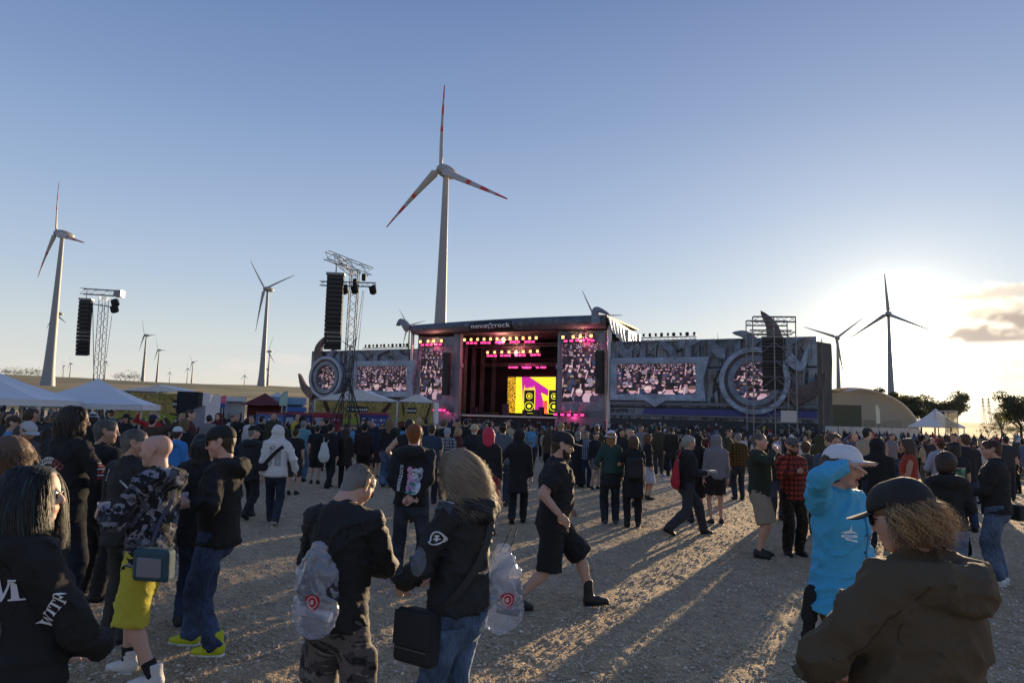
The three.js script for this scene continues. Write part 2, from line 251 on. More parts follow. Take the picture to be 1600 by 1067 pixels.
function hornPx(pts, width, w0, w1) { // curved tapering blade along a list of facade pixels, tip first
  const c = new THREE.CatmullRomCurve3(pts.map(([x, y]) => F(x, y, 0))), A = [], B = []; const n = 14;
  for (let i = 0; i <= n; i++) { const t = i / n, p = c.getPoint(t), d = c.getTangent(t), k = width * Math.pow(t, .75) / 2; A.push(V(p.x - d.y * k, p.y + d.x * k, 0)); B.unshift(V(p.x + d.y * k, p.y - d.x * k, 0)); }
  return poly([...A, ...B], w0, w1, .12);
}
function ringGeo(cx, cy, r0, r1, w0, w1) { const s = new THREE.Shape(); s.absarc(cx, cy, r1, 0, Math.PI * 2); const h = new THREE.Path(); h.absarc(cx, cy, r0, 0, Math.PI * 2, true); s.holes.push(h); const g = new THREE.ExtrudeGeometry(s, { depth: w1 - w0 - .16, bevelEnabled: true, bevelSize: .08, bevelThickness: .08, bevelSegments: 1, curveSegments: 48 }); g.translate(0, 0, w0 + .08); return g; }
function frameGeo(outer, inner, w0, w1) { const s = new THREE.Shape(outer.map(p => new THREE.Vector2(p.x, p.y))); s.holes.push(new THREE.Path(inner.map(p => new THREE.Vector2(p.x, p.y)).reverse())); const g = new THREE.ExtrudeGeometry(s, { depth: w1 - w0 - .2, bevelEnabled: true, bevelSize: .1, bevelThickness: .1, bevelSegments: 1, curveSegments: 10 }); g.translate(0, 0, w0 + .1); return g; }
const lampBody = new THREE.CylinderGeometry(.22, .16, .5, 8), headBody = new RoundedBoxGeometry(.5, .6, .45, 1, .1);
const PW = crowdPicture(11, 512, 256), PT = crowdPicture(23, 256, 420, 11);
const wingArt = (seed) => canvasTex(1024, 256, (g, w, h) => { const R = rng(seed); g.fillStyle = '#969fa8'; g.fillRect(0, 0, w, h);
  for (let i = 0; i < 700; i++) { const k = R(); g.fillStyle = k < .45 ? `rgba(40,46,52,${.10 + R() * .2})` : k < .75 ? `rgba(120,132,140,${.08 + R() * .2})` : `rgba(112,84,70,${.08 + R() * .22})`; g.beginPath(); g.ellipse(R() * w, R() * h, 4 + R() * 60, 3 + R() * 22, R() * 3, 0, 7); g.fill(); }
  for (let i = 0; i < 46; i++) { const x = R() * w, y = R() * h, r = 14 + R() * 70; g.lineWidth = 3 + R() * 9; g.strokeStyle = ['#2a3036', '#343b42', '#3c3430'][i % 3]; g.beginPath(); g.arc(x, y, r, R() * 6, R() * 6 + 2); g.stroke(); g.lineWidth = 1.5; g.strokeStyle = ['#8fa6b2', '#a08878', '#7f96a4'][i % 3]; g.beginPath(); g.arc(x, y, r + 5, R() * 6, R() * 6 + 1.6); g.stroke(); }
  for (let x = 0; x < w; x += 64) { g.fillStyle = 'rgba(22,26,30,.75)'; g.fillRect(x, 0, 2, h); for (let y = 6; y < h; y += 22) { g.fillStyle = 'rgba(150,160,168,.6)'; g.fillRect(x + 5, y, 2.5, 2.5); } } for (const y of [70, 172, 214]) { g.fillStyle = '#2c3338'; g.fillRect(0, y, w, 5); g.fillStyle = '#93a4ae'; g.fillRect(0, y + 5, w, 1.5); }
  g.fillStyle = 'rgba(92,54,42,.5)'; for (let i = 0; i < 60; i++) g.fillRect(R() * w, R() * h, 2 + R() * 4, 10 + R() * 60); });
function wing(label, side) {
  const L = side < 0, t = stageThing('stage_wing', label, 'stage wing', 'decorated wings beside the stage');
  const x0 = L ? F(484, 600).x : F(953, 600).x, x1 = L ? F(652, 600).x : F(1278, 600).x, top = L ? F(560, 547).y : F(1100, 530).y;
  part('panel', box(x0, x1, -1.2, top, -.5, 0), new THREE.MeshStandardMaterial({ map: wingArt(L ? 71 : 72), roughness: .6 }), t);
  // outlined relief panels of the lettering band along the top
  const R = rng(L ? 3 : 4), band0 = top - 3.4;
  const nl = L ? 5 : 8; for (let i = 0; i < nl; i++) {
    const a = mix(x0 + 1, x1 - 1, (i + .12) / nl), b = mix(x0 + 1, x1 - 1, (i + .78) / nl), k = i % 4, y0 = band0 + .1, y1 = top - .3; let pts;
    if (k === 0) { const c = new THREE.EllipseCurve(b, y1, b - a, y1 - y0, Math.PI, Math.PI * 1.5).getPoints(10), d = new THREE.EllipseCurve(b, y1 + .2, (b - a) * .66, (y1 - y0) * .5, Math.PI * 1.5, Math.PI, true).getPoints(10); pts = [...c, ...d]; }
    else if (k === 1) pts = [V(a, y0), V(a + (b - a) * .42, y0), V(a + (b - a) * .42, y1), V(a + .3, y1 - .6)];
    else if (k === 2) { const c = new THREE.EllipseCurve(a, y0, b - a, y1 - y0, 0, Math.PI / 2).getPoints(10), d = new THREE.EllipseCurve(a, y0, (b - a) * .6, (y1 - y0) * .62, Math.PI / 2, 0, true).getPoints(10); pts = [...c, ...d]; }
    else pts = [V(a, y0), V(a + .9, y0), V(a + .9, y1 - .9), V(b, y1), V(a, y1)];
    part('relief_letter', poly(pts.map(p => V(p.x, p.y, 0)), 0, .55, .1), M_TRIM2, t);
    part('relief_edge', poly([V(a - .15, y1 + .05), V(b + .1, y1 + .05), V(b + .1, y1 + .2), V(a - .15, y1 + .2)], .02, .5), M_TRIM, t);
  }
  // horizontal ribs low on the panel
  for (const [py, h] of L ? [[600, .35], [607, .3]] : [[632, .5], [650, .45]]) { const q = F(L ? 545 : 1110, py); part('rib', box(x0 + .2, x1 - .2, q.y - h / 2, q.y + h / 2, 0, .35), M_TRIM2, t); }
  if (!L) { const a = F(1005, 642), b = F(1125, 645); part('stripe_panel', poly([V(a.x, a.y - .5), V(b.x + 14, a.y - .5), V(b.x + 14, a.y + .45), V(a.x + .5, a.y + .45)], .36, .5), M_BLUE, t); part('skirt', box(x0, x1, -1.2, 2.1, 0, .3), M_DARK, t); }
  // screen and its frame
  const sc = L ? rectPx(558, 572, 637, 612, .1, .45) : rectPx(964, 568, 1089, 617, .1, .45), sx = (sc[0] + sc[1]) / 2, [a, b, c, d] = sc;
  const m = L ? 1.1 : 1.0, outer = [V(a - m, c - m * .9), V(sx - 1.7, c - m * .9), V(sx, c - m * 1.9), V(sx + 1.7, c - m * .9), V(b + m * 1.4, c - m * .9), V(b + m * 1.0, (c + d) / 2), V(b + m * 2.0, d + m * .9), V(a - m, d + m * .9)];
  part('screen_frame', frameGeo(outer, [V(a, c), V(b, c), V(b, d), V(a, d)], 0, .9), M_TRIM, t);
  part('video_screen', sheet(a, b, c, d, .5), screenMat(PW, L ? .5 : .62), t);
  // ring with round screen
  const o = L ? F(513.5, 590) : F(1180, 595.5), Rr = (L ? F(513.5, 557).y - F(513.5, 622).y : F(1180, 544).y - F(1180, 647).y) / 2;
  part('outer_ring', ringGeo(o.x, o.y, Rr * .88, Rr, 0, 1.3), M_TRIM, t); part('red_ring', ringGeo(o.x, o.y, Rr * .77, Rr * .865, 0, .9), M_HORN, t); part('grey_ring', ringGeo(o.x, o.y, Rr * .60, Rr * .755, 0, 1.15), M_TRIM2, t);
  const disc = new THREE.CircleGeometry(Rr * .6, 40); disc.translate(o.x, o.y, .4); const rt = PT.clone(); rt.needsUpdate = true; part('round_screen', disc, screenMat(rt, L ? .45 : .55), t);
  // horns
  if (L) { part('horn', hornPx([[512, 527], [501, 545], [503, 565]], 2.4, .2, 1.1), M_HORN, t); part('horn', hornPx([[471, 585], [479, 606], [493, 618]], 2.0, .2, 1.1), M_HORN, t); part('horn', hornPx([[527, 541], [524, 550], [519, 558]], 1.4, .2, 1.1), M_TRIM2, t); }
  else { part('horn', hornPx([[1191, 488], [1208, 512], [1214, 548]], 2.6, .3, 1.2), M_HORN, t); part('horn', hornPx([[1291, 583], [1276, 606], [1236, 622]], 2.8, .3, 1.2), M_HORN, t); part('horn', hornPx([[1147, 521], [1166, 524], [1182, 540]], 1.7, .3, 1.1), M_TRIM2, t); part('horn', hornPx([[1262, 545], [1252, 575], [1233, 560]], 1.6, .3, 1.1), M_TRIM, t);
    for (let k = 0; k < 5; k++) part('scaffold_bay', truss(V(x1 - 4.2 + k * 1.1, 0, -1.6), V(x1 - 4.2 + k * 1.1, top - .2, -1.6), .9, 2, .05), M_STEEL, t);
    const s = new THREE.PlaneGeometry(5, top - 1, 6, 10); const p = s.attributes.position; for (let i = 0; i < p.count; i++) p.setZ(i, Math.sin(p.getX(i) * 4) * .16 + fbm(p.getX(i), p.getY(i) * .4, 1) * .5); s.computeVertexNormals(); s.rotateY(1.15); s.translate(x1 + .9, (top - 1) / 2 + .3, -2.4); part('side_tarpaulin', s, mat([.05, .05, .05], .7), t); }
  // back scaffold so that the wing stands up
  for (let i = 0; i <= 4; i++) { const u = mix(x0 + .6, x1 - .6, i / 4); part('prop', [bar(V(u, -1.1, -4), V(u, top - .5, -.6), .08), bar(V(u, 0, -3.9), V(u, 0.1, -.6), .08)], M_STEEL, t); }
  return t;
}
wing('weathered grey stage wing with a round screen behind the yellow bar tent', -1);
wing('weathered grey stage wing with a wide video screen, nearest the sun', 1);
function lampRow(label, pxs, py0, py1, w, big = false) {
  const t = stageThing('lighting_truss', label, 'lighting truss', 'rows of spotlights on trusses'), a = F(pxs[0] - 4, py1, w), b = F(pxs[pxs.length - 1] + 4, py1, w); a.y = b.y = (a.y + b.y) / 2;
  part('truss_beam', truss(a, b, .5, .7, .05), M_STEEL, t);
  for (let i = 0; i < pxs.length; i++) { const p = F(pxs[i], (py0 + py1) / 2, w); const m = part('moving_head', i % 2 ? headBody : lampBody, M_BLACK, t); m.position.set(p.x, a.y + .68, w); m.rotation.set(0, i * 1.7, .3 * Math.sin(i * 3)); }
  const q = bar(V(a.x + .3, a.y - 2.2, w), V(a.x + .3, a.y, w), .06), r = bar(V(b.x - .3, a.y - 2.2, w), V(b.x - .3, a.y, w), .06); part('truss_leg', q, M_STEEL, t); part('truss_leg', r, M_STEEL, t);
}
lampRow('truss with a row of dark spotlights along the top of the left stage wing', [571, 577, 583, 589, 595, 600, 607, 613, 619, 625, 631, 636], 537, 545, -.9);
lampRow('truss with a row of dark spotlights along the top of the right stage wing', [1006, 1016, 1025, 1034, 1044, 1053, 1064, 1074, 1085], 521, 529, -.9);

// main stage house
{
  const t = stageThing('concert_stage', 'large open-air concert stage with dark curved roof and lit interior', 'stage');
  const L = F(645, 600).x, Rr = F(949, 600).x, depth = 17, roofY = F(800, 512).y;
  part('deck', box(L + 1, Rr - 1, -1.2, 2.0, -depth, -.8), M_BLACK, t);
  part('deck_edge', box(L + 1, Rr - 1, 1.75, 2.05, -.8, -.6), M_ALU, t);
  part('back_drape', box(L, Rr, -1.2, roofY, -depth - .2, -depth), M_BLACK, t);
  part('side_drape', box(L, L + .2, -1.2, roofY, -depth, -1.2), M_BLACK, t); part('side_drape', box(Rr - .2, Rr, -1.2, roofY, -depth, -1.2), M_BLACK, t);
  // roof: curved fascia with printed skin, slab behind it
  const fy0 = F(645, 522, 1.5).y, fy1 = F(645, 507, 1.5).y, gy0 = F(940, 513, 1.5).y, gy1 = F(940, 491, 1.5).y, ux0 = F(642, 515, 1.5).x, ux1 = F(947, 505, 1.5).x;
  const fas = (() => { const pos = [], uv = [], idx = [], n = 40, m = 8; for (let i = 0; i <= n; i++) for (let j = 0; j <= m; j++) { const s = i / n, q = j / m, y0 = mix(fy0, gy0, s) , y1 = mix(fy1, gy1, s); pos.push(mix(ux0, ux1, s), mix(y0, y1, q) + Math.sin(s * Math.PI) * .25, .8 + Math.sin(q * Math.PI) * .9 + (1 - q) * .3); uv.push(s, q); } for (let i = 0; i < n; i++) for (let j = 0; j < m; j++) { const a = i * (m + 1) + j; idx.push(a, a + m + 1, a + 1, a + 1, a + m + 1, a + m + 2); } const g = new THREE.BufferGeometry(); g.setAttribute('position', new THREE.Float32BufferAttribute(pos, 3)); g.setAttribute('uv', new THREE.Float32BufferAttribute(uv, 2)); g.setIndex(idx); g.computeVertexNormals(); return g; })();
  const fasTex = canvasTex(2048, 160, (g, w, h) => { const R = rng(9); g.fillStyle = '#54585f'; g.fillRect(0, 0, w, h); for (let i = 0; i < 900; i++) { const c = 40 + R() * 95; g.fillStyle = `rgba(${c},${c + 3},${c + 8},.22)`; g.beginPath(); g.ellipse(R() * w, R() * h, 6 + R() * 50, 4 + R() * 18, R() * 3, 0, 7); g.fill(); } g.fillStyle = '#8a705c'; g.fillRect(0, 4, w, 5); g.fillStyle = '#202226'; g.fillRect(0, 26, w, 5); for (let x = 0; x < w; x += 34) { g.fillStyle = '#26282c'; g.fillRect(x, 5, 3, 22); } g.fillStyle = '#181a1d'; g.beginPath(); g.moveTo(670, 155); g.lineTo(690, 42); g.lineTo(912, 8); g.lineTo(1135, 42); g.lineTo(1155, 155); g.fill(); g.fillStyle = '#e8e8ea'; g.font = 'bold 78px sans-serif'; g.textAlign = 'center'; g.fillText('nova', 788, 124); g.fillText('rock', 1036, 124); star(g, 912, 98, 40, '#e8e8ea'); });
  part('roof_fascia', fas, new THREE.MeshStandardMaterial({ map: fasTex, roughness: .55, side: THREE.DoubleSide }), t);
  const slab = poly([V(ux0, fy1 - .4), V(ux1, gy1 - .4), V(ux1, gy1 - .05), V(ux0, fy1 - .05)], -depth - 1, 1.0); part('roof_slab', slab, mat([.07, .075, .085], .6), t);
  part('roof_underside', poly([V(ux0 + .5, fy0 - .05), V(ux1 - .5, gy0 - .05), V(ux1 - .5, gy0 + .15), V(ux0 + .5, fy0 + .15)], -depth, .9), M_BLACK, t);
  // silvery drape over the roof's flank, hanging in folds
  const fl = (() => { const pos = [], idx = [], n = 60, m = 8; for (let i = 0; i <= n; i++) for (let j = 0; j <= m; j++) { const s = i / n, q = j / m, drop = mix(2.6, 3.8, Math.sin(s * 2.6)); pos.push(ux1 + .15 + q * .55 + Math.sin(s * 62) * .16 * q, gy1 - .1 - q * drop - s * 1.4, 1.0 - s * (depth + 2)); } for (let i = 0; i < n; i++) for (let j = 0; j < m; j++) { const a = i * (m + 1) + j; idx.push(a, a + 1, a + m + 1, a + 1, a + m + 2, a + m + 1); } const g = new THREE.BufferGeometry(); g.setAttribute('position', new THREE.Float32BufferAttribute(pos, 3)); g.setIndex(idx); g.computeVertexNormals(); return g; })();
  part('flank_drape', fl, mat([.36, .36, .37], .35, { metalness: .5, side: THREE.DoubleSide }), t);
  for (const [x, w, r] of [[Rr + .35, .2, .4], [Rr + 1.6, -6, .32], [Rr + 1.6, -13, .32], [L - .4, .2, .35]]) part('roof_post', bar(V(x, -1.2, w), V(x, roofY - .3, w), r, 14), M_ALU, t);
  // corner horns on the fascia
  part('corner_horn', hornPx([[957, 493], [938, 487], [938, 507]], 1.4, 1.3, 2.4), M_TRIM2, t); part('corner_horn', hornPx([[630, 510], [636, 504], [646, 515]], 1.3, 1.3, 2.4), M_TRIM2, t);
  // side columns: frame, tall screen, printed foot
  for (const [x0, x1, y0, y1, s0, s1, v0, v1, k] of [[652, 712, 527, 640, 657, 692, 541, 624, .5], [873, 946, 517, 642, 879, 937, 535, 628, .62]]) {
    const [a, b, , d] = rectPx(x0, y0, x1, y1, -.8, 0), c = -1.2; part('column', box(a, b, c, d, -.9, -.35), M_DARK, t);
    const q = rectPx(s0, v0, s1, v1, 0, -.2); part('video_screen', sheet(q[0], q[1], q[2], q[3], -.2), screenMat(PT, k), t);
    part('column_frame', frameGeo([V(a, 1.6), V(b, 1.6), V(b, d), V(a, d)], [V(q[0] - .1, q[2] - .1), V(q[1] + .1, q[2] - .1), V(q[1] + .1, q[3] + .1), V(q[0] - .1, q[3] + .1)], -.35, -.05), M_PANEL, t);
    part('foot_panel', box(a + .1, b - .1, .2, 3.2, -.35, .1), mat([.10, .12, .15], .4, { metalness: .4 }), t);
  }
  for (const [x0, x1] of [[707, 717], [870, 876]]) { const [a, b, , d] = rectPx(x0, 520, x1, 640, -1, .3); part('proscenium_pillar', [box(a, b, -1.2, d, -.9, .1), box(a - .25, b + .25, d * .62, d * .67, -.95, .2), box(a - .2, b + .2, 0, 1.6, -.95, .2)], M_TRIM2, t); }
  // rear LED wall with the yellow and magenta artwork, and the leopard print column
  const q = rectPx(793, 589, 868, 646, 0, -11);
  const art = canvasTex(512, 400, (g, w, h) => {
    g.fillStyle = '#d8d02a'; g.fillRect(0, 0, w, h); g.fillStyle = '#a8188a'; g.beginPath(); g.moveTo(150, 0); g.lineTo(235, 0); g.lineTo(512, 190); g.lineTo(512, 240); g.lineTo(360, 170); g.lineTo(420, 400); g.lineTo(180, 400); g.fill(); g.fillStyle = '#d0502e'; g.fillRect(382, 260, 48, 140); g.fillStyle = '#e06a34'; g.beginPath(); g.moveTo(370, 400); g.lineTo(370, 330); g.lineTo(512, 400); g.fill();
    const R = rng(2); g.fillStyle = '#d8a020'; g.fillRect(0, 0, 88, h); g.fillStyle = '#1a120a'; for (let i = 0; i < 420; i++) { g.beginPath(); g.ellipse(R() * 88, R() * h, 2 + R() * 4, 2 + R() * 3, R() * 3, 0, 7); g.fill(); }
    for (const x of [178, 440]) { g.fillStyle = '#15130c'; g.fillRect(x, 140, 118, 260); g.strokeStyle = '#e6e030'; g.lineWidth = 7; g.strokeRect(x, 140, 118, 260); for (const [cy, r] of [[210, 30], [320, 46]]) { g.beginPath(); g.arc(x + 59, cy, r, 0, 7); g.stroke(); g.beginPath(); g.arc(x + 59, cy, r * .45, 0, 7); g.fillStyle = '#e6e030'; g.fill(); } g.fillStyle = '#f0d828'; for (let k = 0; k < 9; k++) { g.beginPath(); g.moveTo(x + k * 13, 142); g.lineTo(x + k * 13 + 7, 80 + (k * 37 % 40)); g.lineTo(x + k * 13 + 14, 142); g.fill(); } }
  });
  part('rear_screen', sheet(q[0], q[1], q[2], q[3], -11), screenMat(art, .9), t); part('rear_screen_case', box(q[0] - .15, q[1] + .15, q[2] - .1, q[3] + .12, -11.4, -11.05), M_BLACK, t);
  for (const [px, w] of [[724, -5], [738, -9], [752, -13], [770, -15]]) { const p = F(px, 640, w); part('side_truss', truss(V(p.x, 2, w), V(p.x, roofY - 1.2, w), .55, .8, .05), M_STEEL, t); }
  for (const [y, w] of [[.78, -6], [.6, -12]]) part('ceiling_truss', truss(V(L + 9, roofY * y + 1.4, w), V(Rr - 9, roofY * y + 1.4, w), .5, .8, .05), M_STEEL, t);
  // equipment on deck
  const bl = F(760, 640, -8); part('drum_riser', box(bl.x - 2, bl.x + 2, 2, 2.6, -9.5, -6.5), M_DARK, t);
  for (const [px, w, hh] of [[742, .9, 1.5], [790, 1.1, 2.3], [838, 1.0, 1.3], [846, .8, 1.8], [820, .7, 1.2]]) { const p = F(px, 640, -7); part('amplifier', box(p.x - w / 2, p.x + w / 2, 2, 2 + hh, -7.4, -6.6), mat([.05, .03, .06], .7), t); }
}
function star(g, x, y, r, c) { g.strokeStyle = c; g.lineWidth = r * .2; g.beginPath(); for (let k = 0; k < 11; k++) { const a = -Math.PI / 2 + k * Math.PI / 5, q = k % 2 ? r * .45 : r; g.lineTo(x + Math.cos(a) * q, y + Math.sin(a) * q); } g.stroke(); }
// lit lamp bars under the roof
{
  const warm = new THREE.MeshStandardMaterial({ color: 0x111111, emissive: new THREE.Color().setRGB(1, .50, .17), emissiveIntensity: 1.5 }), pink = new THREE.MeshStandardMaterial({ color: 0x111111, emissive: new THREE.Color().setRGB(1, .04, .22), emissiveIntensity: 1.3 });
  const wg = new RoundedBoxGeometry(.52, .52, .25, 1, .06), pg = new RoundedBoxGeometry(.62, .34, .25, 1, .06), caseG = new RoundedBoxGeometry(.62, .62, .4, 1, .08);
  function bar2(label, pts, w, kind) { // each lamp: case with a glowing face
    const t = stageThing('lamp_bar', label, 'stage lights', 'lit lamp bars on the stage'); const P = pts.map(([x, y]) => F(x, y, w)); const a = P[0].clone(), b = P[P.length - 1].clone(); a.x -= .5; b.x += .5; a.y += .55; b.y += .55; if (a.distanceTo(b) > .5) part('truss_beam', truss(a, b, .3, .6, .03), M_STEEL, t);
    for (const p of P) { const c = part('lamp', caseG, M_BLACK, t); c.position.copy(p); c.position.z -= .12; const f = part('lens', kind === 'w' ? wg : pg, kind === 'w' ? warm : pink, c); f.position.z = .12; }
    const mid = P[P.length >> 1], l = new THREE.PointLight(kind === 'w' ? new THREE.Color().setRGB(1, .6, .28) : new THREE.Color().setRGB(1, .05, .25), 2.2 * P.length); l.position.copy(mid); l.position.z += .5; l.position.y -= .3; l.castShadow = true; t.add(l);
  }
  const lerpRow = (x0, y0, x1, y1, n) => Array.from({ length: n }, (_, i) => [mix(x0, x1, i / (n - 1)), mix(y0, y1, i / (n - 1))]);
  bar2('upper row of warm lamps in the stage opening', lerpRow(726, 531, 838, 528, 12), -3, 'w');
  bar2('upper row of pink lamps in the stage opening', [[731, 536], [737, 536], [743, 536], [753, 535.6], [758, 535.6], [764, 535.6], [776, 535], [781, 535], [786, 535], [799, 534.5], [804, 534.4], [810, 534.3], [822, 534], [827, 534], [833, 534]], -2.9, 'p');
  bar2('lower row of warm lamps in the stage opening', lerpRow(762, 551, 840, 549, 8), -6, 'w');
  bar2('lower row of pink lamps in the stage opening', [[763, 556], [768, 556], [774, 556], [784, 555.6], [790, 555.6], [795, 555.4], [807, 555], [813, 555], [819, 555], [831, 554.5], [836, 554.4], [842, 554.3]], -5.9, 'p');
  bar2('dim rear row of pink lamps above the rear screen', [[797, 574], [803, 574], [807, 574], [818, 574], [823, 574], [828, 574], [840, 574], [847, 574], [851, 574]], -9, 'p');
  bar2('warm lamps over the left tall screen', [[657, 534], [669, 533.4], [678, 533], [690, 532.6]], .5, 'w');
  bar2('pink lamps over the left tall screen', [[660, 539], [667, 538.7], [674, 538.3], [682, 538], [688, 538]], .5, 'p');
  bar2('warm lamps over the right tall screen', [[880, 527], [896, 526.4], [907, 526], [924, 525]], .5, 'w');
  bar2('pink lamps over the right tall screen', [[884, 533], [893, 532.4], [902, 531.8], [912, 531], [920, 530.6], [926, 532]], .5, 'p');
  bar2('pink floor lamps at the foot of the right tall screen', lerpRow(868, 647.5, 910, 648.5, 5), 1.2, 'p');
  bar2('pink floor lamps beside the yellow bar tent', [[678, 640.5], [688, 640.5], [694, 641]], 1.2, 'p');
}
// loudspeaker line arrays: a curved hang of cabinets
function lineArray(label, top, turn, n, w, h, d, curve, group) {
  const t = thing('line_array', label, 'loudspeakers', [top.x, top.y, top.z], turn, group); const g = (() => { const s = new THREE.Shape([new THREE.Vector2(-d / 2, -h / 2), new THREE.Vector2(d / 2, -h * .46), new THREE.Vector2(d / 2, h * .46), new THREE.Vector2(-d / 2, h / 2)]); const e = new THREE.ExtrudeGeometry(s, { depth: w, bevelEnabled: true, bevelSize: .012, bevelThickness: .012, bevelSegments: 1 }); e.translate(0, 0, -w / 2); e.rotateY(-Math.PI / 2); return e; })();
  part('flying_frame', [box(-w / 2 - .1, w / 2 + .1, -.02, .16, -d * .6, d * .5), bar(V(0, .1, 0), V(0, 1.0, 0), .05)], M_STEEL, t);
  let y = -.08, z = 0, a = 0; for (let i = 0; i < n; i++) { y -= h / 2 * Math.cos(a) + .015; z -= h / 2 * Math.sin(a); const c = part('cabinet', g, M_BLACK, t); c.position.set(0, y, z); c.rotation.x = a; const gr = part('grille', box(-w / 2 + .05, w / 2 - .05, -h * .4, h * .4, d / 2 + .012, d / 2 + .022), mat([.028, .028, .03], .45, { metalness: .4 }), c); y -= h / 2 * Math.cos(a) + .022; z -= h / 2 * Math.sin(a); a += curve * (.3 + i / n); }
  return t;
}
{ const p = F(699, 551, .9), q = SO.clone().addScaledVector(SX, p.x).addScaledVector(SZ, 1.1); q.y = p.y; lineArray('black loudspeaker hang beside the left tall screen', q, STAGE_TURN, 15, 1.35, .5, .8, .006, 'loudspeaker hangs of the stage');
  const p2 = F(938, 548, .9), q2 = SO.clone().addScaledVector(SX, p2.x).addScaledVector(SZ, 1.1); q2.y = p2.y; lineArray('black loudspeaker hang beside the right tall screen', q2, STAGE_TURN, 15, 1.35, .45, .8, .006, 'loudspeaker hangs of the stage'); }
// delay mast with truss arm in the middle distance
{
  const D = 55, b = at(541, 655, D), t = thing('loudspeaker_mast', 'tall truss loudspeaker mast with crossed arms above the yellow bar tent', 'truss mast', [b.x, 0, b.z]); const Y = py => at(541, py, D).y, X = (px, py) => at(px, py, D).x - b.x;
  const ty = Y(421); part('mast', truss(V(-.1, -.6, 0), V(.06, ty, 0), .62, .62, .035), M_DARK, t);
  part('top_arm', truss(V(X(517, 408), Y(408) + .1, 1.6), V(X(575, 419), Y(420), -1.0), .62, .6, .035), M_STEEL, t); part('top_arm', truss(V(X(530, 412), Y(410), 1.1), V(X(548, 420), Y(422), -1.4), .5, .6, .035), M_STEEL, t);
  part('lamp_arm', truss(V(X(503, 446), Y(446), .6), V(X(590, 446), Y(446), .6), .32, .45, .025), M_STEEL, t);
  for (const [px, py] of [[541, 456], [557, 455], [585, 455]]) { const g = new RoundedBoxGeometry(.5, .62, .5, 2, .16); const m = part('moving_head', g, M_BLACK, t); m.position.set(X(px, py), Y(py), .6); m.rotation.set(.4, 1, .2); part('yoke', box(-.33, .33, .18, .42, -.08, .08), M_BLACK, m); }
  for (const [px, py] of [[570, 434], [556, 442]]) { const m = part('camera_unit', new RoundedBoxGeometry(.34, .6, .34, 1, .1), M_BLACK, t); m.position.set(X(px, py), Y(py), .4); }
  part('guy_cable', [bar(V(.9, Y(455), .5), V(.2, .3, 1.5), .025, 4), bar(V(1.0, Y(455), .5), V(.55, .3, 1.2), .018, 4)], M_DARK, t);
  const base = []; for (const [x, z] of [[-1.6, -1.2], [1.6, -1.2], [1.6, 1.2], [-1.6, 1.2]]) base.push(bar(V(x, -.5, z), V(0, 4.6, 0), .06), box(x - .5, x + .5, -.9, -.2, z - .5, z + .5)); part('outrigger', base, M_DARK, t);
  const q = at(524.5, 430, D - 1.2); lineArray('long black loudspeaker hang on the middle truss mast', q, .12, 17, 1.24, .31, .75, .012, 'loudspeaker hangs on masts');
}
{
  const D = 71, b = at(150, 640, D), t = thing('loudspeaker_mast', 'truss loudspeaker mast with single arm behind the white tents', 'truss mast', [b.x, 0, b.z]); const Y = (px, py) => at(px, py, D).y, X = (px, py) => at(px, py, D).x - b.x;
  part('mast', truss(V(0, -.8, 0), V(X(162, 463), Y(162, 463), 0), .66, .7, .035), M_STEEL, t);
  part('top_arm', truss(V(X(127, 455), Y(127, 455), 0), V(X(190, 459), Y(190, 459), 0), .56, .6, .035), M_STEEL, t); part('counterweight', box(X(180, 458), X(191, 458), Y(185, 464), Y(185, 454), -.4, .4), M_STEEL, t);
  part('cross_bar', bar(V(X(143, 475), Y(143, 475), 0), V(X(177, 480), Y(177, 480), 0), .05), M_DARK, t);
  for (const [px, py] of [[178, 483], [179, 473]]) { const m = part('moving_head', new RoundedBoxGeometry(.75, .8, .55, 2, .2), M_BLACK, t); m.position.set(X(px, py), Y(px, py), 0); m.rotation.z = .3; }
  part('guy_cable', [bar(V(X(174, 493), Y(174, 493), 0), V(X(165, 560), Y(165, 560), 0), .025, 4), bar(V(X(144, 475), Y(144, 475), 0), V(X(146, 600), Y(146, 600), 0), .04, 4)], M_DARK, t);
  const base = []; for (const [x, z] of [[-1.8, -1.2], [1.8, -1.2], [1.8, 1.2], [-1.8, 1.2]]) base.push(bar(V(x, -.5, z), V(0, 4.6, 0), .06), box(x - .5, x + .5, -.9, -.2, z - .5, z + .5)); part('outrigger', base, M_DARK, t);
  const q = at(134, 469, D - .6); lineArray('curved black loudspeaker hang on the mast behind the white tents', q, .2, 14, 1.05, .37, .75, .02, 'loudspeaker hangs on masts');
}
